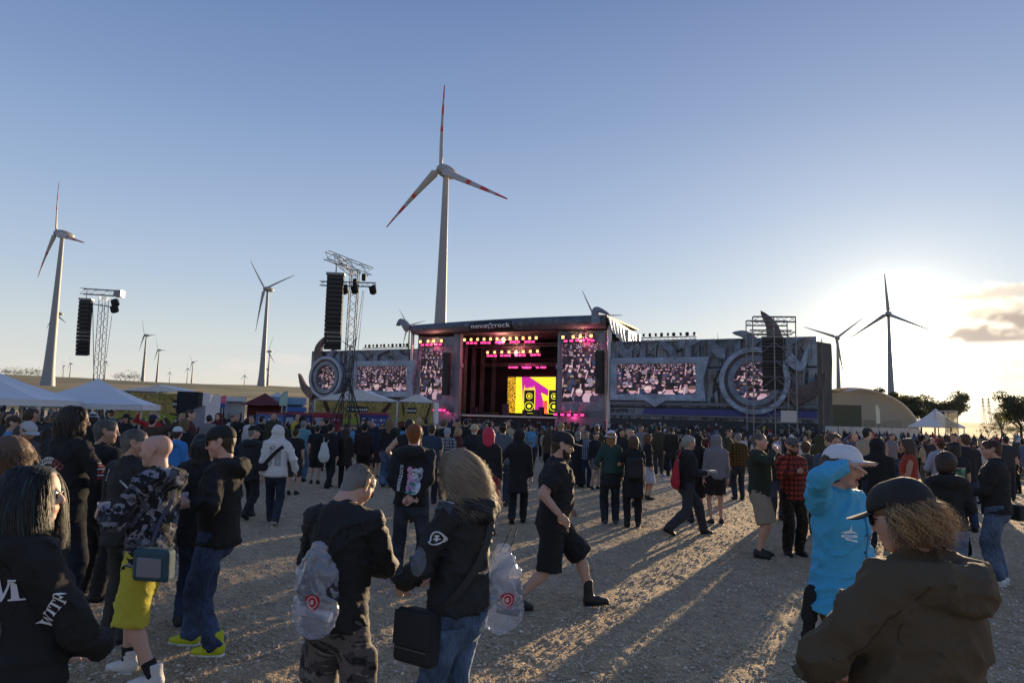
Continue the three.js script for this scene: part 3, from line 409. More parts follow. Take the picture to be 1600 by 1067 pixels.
// scaffold tower with loudspeakers in front of the round screen
{
  const D = 84, b = at(1207, 676, D), t = thing('scaffold_tower', 'tall scaffold tower holding loudspeakers before the round screen', 'scaffold tower', [b.x, 0, b.z], -.12); const Y = py => at(1207, py, D).y, w = (at(1238, 600, D).x - at(1174, 600, D).x) / 2, top = Y(498);
  for (const [x, z] of [[-w, -2], [w, -2], [-w, 1.6], [w, 1.6], [0, 1.6]]) part('standard', bar(V(x, -1.1, z), V(x, top, z), .07, 6), M_STEEL, t);
  for (let y = 2; y < top; y += (top - 2) / 7) { const yy = y; part('ledger', [bar(V(-w, yy, 1.6), V(w, yy, 1.6), .05, 5), bar(V(-w, yy, -2), V(w, yy, -2), .05, 5), bar(V(-w, yy, -2), V(-w, yy, 1.6), .05, 5), bar(V(w, yy, -2), V(w, yy, 1.6), .05, 5)], M_STEEL, t); }
  for (let k = 0; k < 6; k++) { const y0 = 1 + k * (top - 2) / 6, y1 = y0 + (top - 2) / 6; part('brace', [bar(V(k % 2 ? w : -w, y0, 1.66), V(0, y1, 1.66), .045, 5), bar(V(k % 2 ? -w : w, y0, -2.05), V(0, y1, -2.05), .045, 5)], M_STEEL, t); part('brace', bar(V(0, y1, 1.7), V(w, y0, 1.7), .05, 5), M_STEEL, t); }
  part('roof_truss', [truss(V(-w, top - .3, 1.6), V(w, top - .3, 1.6), .6, .8, .05), truss(V(-w, top - .3, -2), V(w, top - .3, -2), .6, .8, .05), truss(V(-w, top - 1.7, 0), V(w, top - 1.7, 0), .5, .8, .05)], M_STEEL, t);
  for (const b of [box(-w, -w + 1, -1.1, .3, -2, -1), box(w - 1, w, -1.1, .3, -2, -1), box(-w, -w + 1, -1.1, .3, .6, 1.6)]) part('ballast', b, mat([.3, .29, .27], .9), t);
  part('notice_board', box(.6, w - .1, 2.1, 3.5, 1.72, 1.78), mat([.55, .5, .45], .7), t);
  const q = at(1207, 528, D - .4); lineArray('dark loudspeaker hang inside the scaffold tower', q, -.3, 15, 2.3, .385, .9, .008, 'loudspeaker hangs on masts');
}
// ------------------------------------------------------------------ tents and stalls
const M_TENT = new THREE.MeshPhysicalMaterial({ color: new THREE.Color().setRGB(.72, .72, .73), roughness: .75, transmission: .12, thickness: 0, side: THREE.DoubleSide });
function tentRoof(s, s2, h0, h1, conc = 1.5) { // four sided roof, concave like a stretched membrane, sagging between the corners
  const n = 10, pos = [], idx = [];
  const corners = [[-s, -s2], [s, -s2], [s, s2], [-s, s2]];
  for (let f = 0; f < 4; f++) { const a = corners[f], b = corners[(f + 1) % 4], o = pos.length / 3; for (let i = 0; i <= n; i++) for (let j = 0; j <= n; j++) { const t = i / n, q = j / n, x = mix(a[0], b[0], q) * (1 - t), z = mix(a[1], b[1], q) * (1 - t), e = Math.sin(q * Math.PI); pos.push(x, h0 + (h1 - h0) * (Math.pow(t, conc) * .55 + t * .45) - e * (1 - t) * t * .35 + noise.noise(x * 1.3, z * 1.3, h0) * .03, z); } for (let i = 0; i < n; i++) for (let j = 0; j < n; j++) { const k = o + i * (n + 1) + j; idx.push(k, k + n + 1, k + 1, k + 1, k + n + 1, k + n + 2); } }
  const g = new THREE.BufferGeometry(); g.setAttribute('position', new THREE.Float32BufferAttribute(pos, 3)); g.setIndex(idx); g.computeVertexNormals(); return g;
}
function valance(s, s2, h, drop) { const gs = []; for (const [a, b] of [[[-s, s2], [s, s2]], [[s, s2], [s, -s2]], [[s, -s2], [-s, -s2]], [[-s, -s2], [-s, s2]]]) { const L = Math.hypot(b[0] - a[0], b[1] - a[1]), g = new THREE.PlaneGeometry(L, drop, 12, 1), p = g.attributes.position; for (let i = 0; i < p.count; i++) p.setZ(i, Math.sin(p.getX(i) * 3) * .02); g.computeVertexNormals(); g.rotateY(Math.atan2(-(b[1] - a[1]), b[0] - a[0])); g.translate((a[0] + b[0]) / 2, h - drop / 2, (a[1] + b[1]) / 2); gs.push(g); } return gs; }
function pagoda(label, x, z, turn, s, s2, h0, h1, group, m = M_TENT) {
  const t = thing('market_tent', label, 'tent', [x, 0, z], turn, group); part('roof', tentRoof(s, s2, h0, h1), m, t); part('valance', valance(s - .01, s2 - .01, h0 + .01, .22), m, t);
  for (const [a, b] of [[-1, -1], [1, -1], [1, 1], [-1, 1]]) part('leg', box(a * (s - .1) - .05, a * (s - .1) + .05, -1, h0, b * (s2 - .1) - .05, b * (s2 - .1) + .05), M_ALU, t);
  return t;
}
{ const b = at(150, 632, 28.5); pagoda('white pointed market tent under the truss mast', b.x, b.z, .32, 2.1, 2.1, 1.98, 3.02, 'white tents on the left');
  const a = at(-55, 632, 24); pagoda('white market tent cut off by the picture edge, nearest of the tents', a.x, a.z, .3, 3.1, 2.6, 2.05, 3.35, 'white tents on the left'); }
{ // wooden bar with diagonal boards
  const p = at(2, 660, 23), t = thing('wooden_bar', 'rough wooden bar counter with diagonal boards under the nearest white tent', 'bar counter', [p.x, 0, p.z], .3); const wood = [[.20, .12, .06], [.16, .095, .05], [.24, .15, .08]].map(c => mat(c, .8));
  part('counter_top', box(-2.2, 1.1, 1.05, 1.12, -.35, .35), wood[1], t); part('frame', [box(-2.1, -2.0, 0, 1.05, -.2, .2), box(.9, 1.0, 0, 1.05, -.2, .2), box(-2.1, 1.0, .02, .1, -.2, .2), box(-2.1, 1.0, .97, 1.05, -.2, .2)], wood[0], t);
  for (let i = 0; i < 14; i++) { const g = new RoundedBoxGeometry(.145, 1.15, .022, 1, .005); g.rotateZ(-.72); const m = part('board', g, wood[i % 3], t); m.position.set(-1.9 + i * .2, .53, .215 + (i % 2) * .004); }
  for (let i = 0; i < 6; i++) { const c = part('crate', new RoundedBoxGeometry(.3, .22, .26, 1, .02), mat([.55, .33, .03], .6), t); c.position.set(-1.7 + i * .42, 1.23, -.05); }
}
const bannerTex = (seed, sx) => canvasTex(512, 160, (g, w, h) => { const R = rng(seed); g.fillStyle = '#8f7a45'; g.fillRect(0, 0, w, h); for (let i = 0; i < 420; i++) { g.strokeStyle = ['#c2ab6488', '#6a5428aa', '#84844088', '#b09a5488'][i % 4]; g.lineWidth = 2 + R() * 8; g.beginPath(); const x = R() * w, y = R() * h; g.moveTo(x, y); g.quadraticCurveTo(x + R() * 60 - 30, y - 20, x + R() * 120 - 60, y - R() * 60); g.stroke(); } g.fillStyle = '#8f9a34'; g.fillRect(0, 116, w, 30); g.fillStyle = '#3c2418'; for (const [x, y, a, l] of [[70, 40, 1.2, 60], [440, 60, -1, 80], [400, 120, .3, 60]]) { g.save(); g.translate(x, y); g.rotate(a); g.beginPath(); g.ellipse(0, 0, l, 14, 0, 0, 7); g.fill(); g.restore(); } g.fillStyle = '#7e8f22'; g.beginPath(); g.ellipse(340, 118, 70, 14, .1, 0, 7); g.fill(); g.fillStyle = '#6a2a1c'; g.beginPath(); g.ellipse(60, 150, 60, 26, 0, 0, 7); g.fill(); g.fillStyle = '#16181c'; g.fillRect(sx - 68, 32, 136, 40); g.fillStyle = '#e4e2dc'; g.font = 'bold 25px sans-serif'; g.textAlign = 'center'; g.fillText('nova', sx - 38, 60); g.fillText('rock', sx + 38, 60); star(g, sx, 53, 12, '#e4e2dc'); });
function gableTent(label, x, z, turn, w, d, h0, h1, sx, seed) { // gable end to the front, printed banner below the roof
  const t = thing('bar_tent', label, 'tent', [x, 0, z], turn, 'long bar tents with yellow banners');
  const roof = []; for (const s of [-1, 1]) { const g = new THREE.PlaneGeometry(Math.hypot(w, h1 - h0), d, 8, 8), p = g.attributes.position; for (let i = 0; i < p.count; i++) p.setZ(i, -.10 * Math.sin((p.getX(i) / Math.hypot(w, h1 - h0) + .5) * Math.PI) + .05 * Math.cos(p.getY(i) * 3)); g.computeVertexNormals(); g.rotateX(-Math.PI / 2); g.rotateZ(-s * Math.atan2(h1 - h0, w)); g.translate(s * w / 2, (h0 + h1) / 2, 0); roof.push(g); }
  part('roof', roof, M_TENT, t); const tri = new THREE.BufferGeometry(); tri.setAttribute('position', new THREE.Float32BufferAttribute([-w, h0, d / 2, w, h0, d / 2, 0, h1 - .04, d / 2], 3)); tri.computeVertexNormals(); part('gable', tri, M_TENT, t);
  const bn = new THREE.PlaneGeometry(2 * w - .2, 2.1, 20, 4), bp = bn.attributes.position; for (let i = 0; i < bp.count; i++) bp.setZ(i, noise.noise(bp.getX(i) * .9, bp.getY(i), 2) * .06); bn.computeVertexNormals(); bn.translate(0, h0 - 1.15, d / 2 + .05); part('banner', bn, new THREE.MeshStandardMaterial({ map: bannerTex(seed, sx), roughness: .7, side: THREE.DoubleSide }), t);
  part('side_wall', box(-w, -w + .05, -1, h0, -d / 2, d / 2), M_TENT, t); part('side_wall', box(w - .05, w, -1, h0, -d / 2, d / 2), M_TENT, t); for (const [a, b] of [[-1, 1], [1, 1], [0, 1]]) part('leg', box(a * w - .06, a * w + .06, -1, h0, b * d / 2 - .08, b * d / 2 + .02), M_ALU, t);
}
{ const D = 62, p = at(552, 640, D), w = (at(616, 630, D).x - at(489, 630, D).x) / 2; gableTent('white gabled bar tent with wide yellow printed banner before the left stage wing', p.x, p.z - 4, .05, w, 8, at(552, 626, D).y, at(552, 607, D).y, 270, 31);
  const q = at(646, 640, D), w2 = (at(675, 630, D).x - at(618, 630, D).x) / 2; gableTent('white bar tent with narrow yellow banner, right of the wider one', q.x, q.z - 4, .05, w2, 8, at(646, 628, D).y, at(646, 615, D).y, 200, 32);
  const C = 46, c = at(232, 640, C), w3 = (at(300, 630, C).x - at(180, 630, C).x) / 2; gableTent('white bar tent with yellow banner behind the pointed tent', c.x, c.z - 3, .2, w3, 7, at(240, 612, C).y, at(235, 601, C).y, 430, 33); }
{ const p = at(295, 640, 43), t = thing('covered_booth', 'black cloth covered booth on posts between the tents and the stalls', 'booth', [p.x, 0, p.z], .2); const h1 = at(295, 612, 43).y; part('cover', new RoundedBoxGeometry(1.25, h1 - 1.6, 1.2, 2, .05).translate(0, (h1 + 1.6) / 2, 0), mat([.016, .017, .022], .9), t); for (const [a, b] of [[-.5, -.5], [.5, -.5], [.5, .5], [-.5, .5]]) part('post', box(a - .05, a + .05, -.6, 1.62, b - .05, b + .05), M_DARK, t); }
// far stalls left of the stage
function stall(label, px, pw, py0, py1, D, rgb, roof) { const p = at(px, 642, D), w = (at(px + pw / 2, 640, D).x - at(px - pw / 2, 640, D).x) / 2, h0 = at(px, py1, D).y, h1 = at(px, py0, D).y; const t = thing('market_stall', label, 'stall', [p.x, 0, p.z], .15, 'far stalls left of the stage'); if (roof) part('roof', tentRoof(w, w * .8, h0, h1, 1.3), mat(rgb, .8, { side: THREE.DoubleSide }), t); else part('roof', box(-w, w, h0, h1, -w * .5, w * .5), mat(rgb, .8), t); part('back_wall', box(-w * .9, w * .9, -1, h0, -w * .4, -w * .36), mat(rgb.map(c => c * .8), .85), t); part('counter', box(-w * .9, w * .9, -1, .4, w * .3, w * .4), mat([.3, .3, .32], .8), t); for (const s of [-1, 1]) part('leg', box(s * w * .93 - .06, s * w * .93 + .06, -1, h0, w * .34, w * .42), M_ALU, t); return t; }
stall('red and dark pointed stall tent beyond the crowd', 412, 62, 614, 633, 88, [.11, .02, .022], true);
stall('white flat roofed stall beside the red pointed stall', 364, 34, 620, 627, 95, [.6, .6, .62], false);
stall('blue roofed stall near the black booth', 330, 38, 626, 636, 92, [.03, .09, .30], false);
stall('blue and white stall between the red stall and the stage', 452, 46, 621, 632, 92, [.18, .30, .46], false);
stall('low blue stall in front of the bar tent', 462, 30, 636, 643, 80, [.05, .13, .36], false);
stall('pale tent far behind the red pointed stall', 432, 26, 612, 620, 120, [.5, .52, .55], true);
for (const [px, w, rgb, txt, lab] of [[423, 44, '#5a6e9a', 'NOVA', 'printed fence banner in pale blue below the red stall'], [466, 44, '#2c3560', 'ROCK', 'printed fence banner in dark blue beside the pale blue one'], [512, 46, '#8a3038', 'NOVA', 'printed fence banner in red at the bar tent corner'], [585, 44, '#3a3f78', 'ROCK', 'printed fence banner in violet blue below the bar tent']]) {
  const D = 56, p = at(px, 650, D), ww = (at(px + w / 2, 650, D).x - at(px - w / 2, 650, D).x) / 2, t = thing('fence_banner', lab, 'fence banner', [p.x, 0, p.z], .05, 'printed banners on the crowd fence'); const y1 = at(px, 645, D).y;
  part('cloth', new THREE.PlaneGeometry(2 * ww, y1 - .3, 8, 2).translate(0, (y1 + .3) / 2, .03), new THREE.MeshStandardMaterial({ roughness: .8, side: THREE.DoubleSide, map: canvasTex(256, 128, (g, W, H) => { g.fillStyle = rgb; g.fillRect(0, 0, W, H); g.fillStyle = '#9aa0b4'; g.fillRect(16, 34, 70, 60); for (let k = 0; k < 9; k++) { g.fillStyle = ['#b8bccb', '#7884a8', '#8a5a66'][k % 3]; g.fillRect(104 + (k % 5) * 26, 38 + (k > 4 ? 30 : 0), 18, 18); } g.fillStyle = '#a23a40'; g.fillRect(0, 0, W, 12); }) }), t);
  for (const s of [-1, 1]) part('post', bar(V(s * ww, -.6, 0), V(s * ww, y1 + .1, 0), .03), M_STEEL, t); part('rail', bar(V(-ww, y1 + .02, 0), V(ww, y1 + .02, 0), .02), M_STEEL, t);
}
function flag(label, px, py0, py1, D, rgb, lean) { const a = at(px, py1, D), t = thing('feather_flag', label, 'flag', [a.x, 0, a.z], .3, 'feather flags in the crowd'); const h = at(px, py0, D).y, h2 = Math.max(.8, at(px, py1, D).y), w = .75; part('pole', bar(V(0, -1, 0), V(0, h, 0), .03), M_ALU, t); const g = new THREE.PlaneGeometry(w, h - h2, 4, 12), p = g.attributes.position; for (let i = 0; i < p.count; i++) { const u = p.getX(i) / w + .5, v = p.getY(i) / (h - h2) + .5; p.setXYZ(i, u * w * (1 - Math.pow(v, 6) * .8) * lean, (h + h2) / 2 + p.getY(i), Math.sin(u * 4 + v * 3) * .06); } g.computeVertexNormals(); part('cloth', g, mat(rgb, .8, { side: THREE.DoubleSide }), t); }
flag('pale green feather flag beside the red stall', 448, 611, 634, 70, [.35, .50, .42], -1);
flag('pink flag leaning over the far stalls', 352, 618, 630, 84, [.7, .13, .22], -1);
flag('black and white feather flag near the black booth', 318, 634, 668, 36, [.24, .23, .27], -1);
flag('tall pale flag by the domed tent', 1370, 632, 662, 98, [.55, .6, .45], 1);
// ------------------------------------------------------------------ right hand side
{ // big vaulted tent
  const D = 150, c = at(1332, 672, D), t = thing('vaulted_tent', 'large pale vaulted tent right of the stage wing', 'tent', [c.x, -1, c.z], -.42); const span = 13.0, hh = at(1332, 606, D).y + 1, len = 26;
  const g = (() => { const pos = [], idx = [], n = 40, m = 14; for (let j = 0; j <= m; j++) for (let i = 0; i <= n; i++) { const a = Math.PI * i / n, rib = .12 * Math.abs(Math.sin(j / m * Math.PI * 7)); pos.push(-Math.cos(a) * span, Math.pow(Math.sin(a), .82) * (hh - rib), -j / m * len + (j === 0 ? 1.6 * Math.sin(a) : 0)); } for (let j = 0; j < m; j++) for (let i = 0; i < n; i++) { const k = j * (n + 1) + i; idx.push(k, k + 1, k + n + 1, k + 1, k + n + 2, k + n + 1); } const q = new THREE.BufferGeometry(); q.setAttribute('position', new THREE.Float32BufferAttribute(pos, 3)); q.setIndex(idx); q.computeVertexNormals(); return q; })();
  part('membrane', g, new THREE.MeshPhysicalMaterial({ color: new THREE.Color().setRGB(.74, .70, .62), roughness: .95, transmission: .5, thickness: 0, side: THREE.DoubleSide }), t);
  const s = new THREE.Shape(); s.moveTo(-span * .98, 0); for (let i = 0; i <= 24; i++) { const a = Math.PI * i / 24; s.lineTo(-Math.cos(a) * span * .97, Math.pow(Math.sin(a), .82) * hh * .97); } const e = new THREE.ShapeGeometry(s); e.translate(0, 0, -1.2); part('end_wall', e, mat([.42, .36, .27], .8, { side: THREE.DoubleSide }), t);
  for (let i = 0; i < 5; i++) { const x = -8 + i * 4; part('door_panel', box(x - 1.6, x + 1.6, 0, 4.2, -1.15, -1.0), mat(i % 2 ? [.26, .23, .16] : [.34, .29, .21], .7), t); }
  for (let i = 0; i < 4; i++) { const a = i / 3 * .86 + .07; part('arch_rib', new THREE.TubeGeometry(new THREE.CatmullRomCurve3(Array.from({ length: 21 }, (_, k) => { const q = Math.PI * k / 20; return V(-Math.cos(q) * span * .99, Math.pow(Math.sin(q), .82) * hh * .985, -a * len); })), 30, .12, 5), M_ALU, t); }
}
{ const D = 128, p = at(1306, 670, D), t = thing('pavilion', 'low curved roof pavilion wedged between stage wing and vaulted tent', 'pavilion', [p.x, -1, p.z], -.1), w = (at(1340, 640, D).x - at(1278, 640, D).x) / 2, h = at(1306, 606, D).y + 1, e = at(1306, 633, D).y + 1; const g = new THREE.CylinderGeometry(w * 1.6, w * 1.6, 6, 20, 1, true, -.7, 1.4); g.rotateX(Math.PI / 2); g.scale(1, .55, 1); g.computeBoundingBox(); g.translate(0, h - g.boundingBox.max.y, 0); part('roof', g, new THREE.MeshStandardMaterial({ color: new THREE.Color().setRGB(.5, .48, .44), roughness: .7, side: THREE.DoubleSide }), t); part('wall', box(-w, w, 0, e, -3, 2.6), mat([.085, .09, .055], .8), t); for (let i = 0; i < 5; i++) part('window_panel', box(-w + .5 + i * w * .38, -w + .3 + (i + 1) * w * .38 - .2, .8, 2.6, 2.6, 2.7), mat([.35, .34, .3], .6), t); }
{ const p = at(1464, 668, 92); pagoda('white pointed tent before the trees, right of the vaulted tent', p.x, p.z, .3, 2.3, 2.3, 2.15, 4.5, 'white tents on the right'); const q = at(1480, 668, 90), t = thing('glass_kiosk', 'small white framed kiosk beside the pointed tent on the right', 'kiosk', [q.x, -1, q.z], .15); const h = at(1480, 643, 90).y + 1; part('frame', [box(-.95, -.87, 0, h, -.9, -.82), box(.87, .95, 0, h, -.9, -.82), box(-.95, -.87, 0, h, .82, .9), box(.87, .95, 0, h, .82, .9), box(-1, 1, h, h + .1, -.95, .95), box(-.87, .87, 2.2, 2.28, .82, .9)], mat([.55, .53, .5], .5), t); part('panel', box(-.86, .86, 0, 2.0, .83, .87), mat([.10, .08, .06], .6), t); part('pane', box(-.86, .86, 2.3, h, .84, .86), new THREE.MeshPhysicalMaterial({ transmission: .9, roughness: .25, thickness: 0, color: 0xd8d4c8 }), t); }
// white barrier boards in front of the vaulted tent, each a thing
for (let i = 0; i < 7; i++) { const px = 1300 + i * 21, D = 100, p = at(px, 672, D), w = (at(px + 10, 670, D).x - at(px - 10, 670, D).x) / 2, t = thing('crowd_barrier', `white crowd barrier board, ${NTH[i]} from the stage wing before the vaulted tent`, 'barrier', [p.x, groundY(p.x, p.z), p.z], 0, 'white barrier row before the vaulted tent'); part('board', box(-w, w, .25, 1.75, -.03, .03), mat([.5, .48, .45], .7), t); part('foot', [box(-w + .1, -w + .2, 0, .26, -.4, .4), box(w - .2, w - .1, 0, .26, -.4, .4)], M_STEEL, t); part('rail', bar(V(-w, 1.8, 0), V(w, 1.8, 0), .03), M_STEEL, t); }
for (let i = 0; i < 6; i++) { const D = 62, px = 1500 + i * 22, p = at(px, 680, D), w = (at(px + 10.4, 670, D).x - at(px - 10.4, 670, D).x) / 2, t = thing('crowd_barrier', `steel crowd barrier at the field edge, ${NTH[i]} from the left in its row`, 'barrier', [p.x, groundY(p.x, p.z), p.z], 0, 'steel barriers at the field edge'); const bars = []; for (let k = 0; k <= 10; k++) bars.push(bar(V(mix(-w, w, k / 10), .2, 0), V(mix(-w, w, k / 10), 1.1, 0), .012, 4)); part('bars', bars, M_ALU, t).userData.kind = 'stuff'; part('frame', [bar(V(-w, .2, 0), V(w, .2, 0), .022), bar(V(-w, 1.1, 0), V(w, 1.1, 0), .022)], M_ALU, t); part('foot', [box(-w + .1, -w + .2, 0, .2, -.3, .3), box(w - .2, w - .1, 0, .2, -.3, .3)], M_STEEL, t); }
// ------------------------------------------------------------------ trees
function tree(name, label, px, py, D, height, spread, seed, dens = 2600, bush = false, group = 'trees right of the vaulted tent', rgb = [.085, .085, .028]) {
  height *= bush ? 1.1 : 1.18; const p = at(px, py, D), R = rng(seed), t = thing(name, label, bush ? 'bush' : 'tree', [p.x, landHeight(p.x, p.z), p.z], R() * 6, group);
  const limbs = [], centres = []; const th = bush ? height * .1 : height * .26;
  limbs.push(bar(V(0, 0, 0), V(.1, th, .05), height * .028, 7, height * .022));
  const nb = bush ? 6 : 11; for (let i = 0; i < nb; i++) { const a = i * 2.4 + R(), el = .35 + R() * .9, L = height * (.26 + R() * .26), s = V(.05, th * (.75 + R() * .5), 0), e = s.clone().add(V(Math.cos(a) * Math.cos(el) * L * spread, Math.sin(el) * L * .95 + height * .12, Math.sin(a) * Math.cos(el) * L * spread)); limbs.push(bar(s, e, height * .012, 5, height * .004)); centres.push(e, s.clone().lerp(e, .65).add(V((R() - .5), R(), (R() - .5)).multiplyScalar(height * .1))); const e2 = e.clone().add(V((R() - .5) * height * .25 * spread, height * .1 * R(), (R() - .5) * height * .25 * spread)); limbs.push(bar(s.clone().lerp(e, .6), e2, height * .006, 4, height * .002)); centres.push(e2); }
  for (let i = 0; i < 5; i++) centres.push(V((R() - .5) * height * .5 * spread, height * (.55 + R() * .35), (R() - .5) * height * .5 * spread));
  part('trunk', limbs, mat([.06, .045, .03], .9), t);
  const pos = [], nor = []; const leaf = height * .021;
  for (let i = 0; i < dens; i++) { const c = centres[Math.floor(R() * centres.length)], rr = height * (.13 + .05 * Math.sin(c.x * 9)) * Math.pow(R(), .45), a = R() * 6.283, b = Math.acos(2 * R() - 1), o = V(Math.sin(b) * Math.cos(a) * rr * 1.15, Math.cos(b) * rr * .85, Math.sin(b) * Math.sin(a) * rr * 1.15).add(c); if (o.y < .1) o.y = .1 + R() * .4; const u = V(R() - .5, R() - .5, R() - .5).normalize(), w = V(R() - .5, R() - .5, R() - .5).cross(u).normalize(), s = leaf * (.6 + R() * .9); const n = u.clone().cross(w); for (const q of [u.clone().multiplyScalar(s), w.clone().multiplyScalar(s * .6), u.clone().multiplyScalar(-s)]) { pos.push(o.x + q.x, o.y + q.y, o.z + q.z); nor.push(n.x, n.y, n.z); } for (const q of [u.clone().multiplyScalar(s), u.clone().multiplyScalar(-s), w.clone().multiplyScalar(-s * .6)]) { pos.push(o.x + q.x, o.y + q.y, o.z + q.z); nor.push(n.x, n.y, n.z); } }
  const g = new THREE.BufferGeometry(); g.setAttribute('position', new THREE.Float32BufferAttribute(pos, 3)); g.setAttribute('normal', new THREE.Float32BufferAttribute(nor, 3)); part('crown', g, LEAF(rgb), t).userData.kind = 'stuff';
}
const LEAF = rgb => { const k = 'leaf' + rgb; if (!matCache.has(k)) matCache.set(k, new THREE.MeshPhysicalMaterial({ color: new THREE.Color().setRGB(...rgb), roughness: 1, transmission: .5, thickness: 0, side: THREE.DoubleSide })); return matCache.get(k); };
tree('leafy_tree', 'broad round crowned tree standing right of the vaulted tent', 1487, 668, 190, 10.6, 1.25, 5, 11000);
tree('leafy_tree', 'tree right behind the ridge of the vaulted tent', 1388, 668, 200, 11.6, 1.1, 6, 9000);
tree('leafy_tree', 'tree behind the low end of the vaulted tent', 1412, 668, 215, 10.4, 1.2, 7, 8000);
tree('leafy_tree', 'lower tree between the vaulted tent and the broad round tree', 1440, 668, 205, 8.4, 1.3, 8, 7000);
tree('leafy_tree', 'thin open crowned tree left of the picture edge tree', 1566, 672, 180, 6.6, 1.0, 9, 1500);
tree('leafy_tree', 'tree cut by the picture edge on the far right', 1597, 674, 150, 8.4, 1.1, 10, 7000);
for (let i = 0; i < 6; i++) tree('low_bush', `low dark bush below the far right trees, ${NTH[i]} from the left in the hedge`, 1545 + i * 13, 672, 168 + i * 3, 3.6 + (i % 3) * .7, 1.6, 40 + i, 900, true, 'hedge at the far right');
for (let i = 0; i < 16; i++) { const px = i < 10 ? 2 + i * 6.4 : 181 + (i - 10) * 7; tree('low_bush', i < 10 ? `dark bush on the hill crest left of the thick tower, ${NTH[i]} from the left` : `dark bush on the hill crest right of the truss mast, ${NTH[i - 10]} from the left`, px, 590, 820 + (i % 3) * 30, 9 + (i * 7 % 5), 1.8, 60 + i, 420, true, 'hedges on the hill crest', [.03, .036, .016]); }
// electricity pylons far away
for (const [px, lab] of [[1538, 'distant lattice pylon, left of two beyond the field'], [1547, 'distant lattice pylon, right of two beyond the field']]) { const D = 1500, b = at(px, 660, D), H = at(px, 622, D).y - 8, t = thing('power_pylon', lab, 'pylon', [b.x, 8, b.z], .4, 'power pylons on the horizon'); const c = []; for (const [x, z] of [[-1, -1], [1, -1], [1, 1], [-1, 1]]) c.push(bar(V(x * 4, -4, z * 4), V(x * .6, H, z * .6), .35, 4)); for (let k = 0; k < 9; k++) { const y0 = k / 9 * H, y1 = (k + 1) / 9 * H, a0 = mix(4, .6, k / 9), a1 = mix(4, .6, (k + 1) / 9); c.push(bar(V(-a0, y0, a0), V(a1, y1, a1), .2, 3), bar(V(a0, y0, a0), V(-a1, y1, a1), .2, 3)); } part('lattice', c, M_STEEL, t); for (const y of [.72, .84, .95]) part('cross_arm', bar(V(-7.5, H * y, 0), V(7.5, H * y, 0), .4, 4), M_STEEL, t); }
// ------------------------------------------------------------------ people: distance fields meshed with surface nets
function groundY(x, z) { const r = Math.hypot(x, z); return -.8 * sstep(20, 50, r) + .8 * sstep(60, 115, r); } // the field dips between here and the stage
function prim(a, b, ra, rb, o = {}) {
  const f = o.f ? o.f.clone().normalize() : null, fk = o.fk || 1; let dx = b.x - a.x, dy = b.y - a.y, dz = b.z - a.z;
  if (f) { const s = (fk - 1) * (dx * f.x + dy * f.y + dz * f.z); dx += f.x * s; dy += f.y * s; dz += f.z * s; }
  const l2 = dx * dx + dy * dy + dz * dz, len = Math.sqrt(l2);
  return { ax: a.x, ay: a.y, az: a.z, dx, dy, dz, il: l2 > 1e-12 ? 1 / l2 : 0, iln: len > 1e-6 ? 1 / len : 0, len, ra, rb, f, fx: f ? f.x : 0, fy: f ? f.y : 0, fz: f ? f.z : 0, fk, capB: !!o.capB, capA: !!o.capA, sub: !!o.sub, k: o.k ?? .03, b: V(b.x, b.y, b.z) };
}
function evalPrim(P, x, y, z) {
  let qx = x - P.ax, qy = y - P.ay, qz = z - P.az; if (P.f) { const s = (P.fk - 1) * (qx * P.fx + qy * P.fy + qz * P.fz); qx += P.fx * s; qy += P.fy * s; qz += P.fz * s; }
  const w = qx * P.dx + qy * P.dy + qz * P.dz; let t = w * P.il; t = t < 0 ? 0 : t > 1 ? 1 : t;
  const ex = qx - P.dx * t, ey = qy - P.dy * t, ez = qz - P.dz * t; let d = Math.sqrt(ex * ex + ey * ey + ez * ez) - (P.ra + (P.rb - P.ra) * t);
  if (P.capB) { const c = w * P.iln - P.len; if (c > d) d = c; } if (P.capA) { const c = -w * P.iln; if (c > d) d = c; } return d;
}
function evalList(L, x, y, z) {
  let d = 1e3; for (let i = 0; i < L.length; i++) { const P = L[i], e = evalPrim(P, x, y, z), k = P.k; if (P.sub) { const m = -e, h = Math.max(k - Math.abs(d - m), 0) / k; d = Math.max(d, m) + h * h * k * .25; } else { const h = k > 0 ? Math.max(k - Math.abs(d - e), 0) / k : 0; d = Math.min(d, e) - h * h * k * .25; } } return d;
}
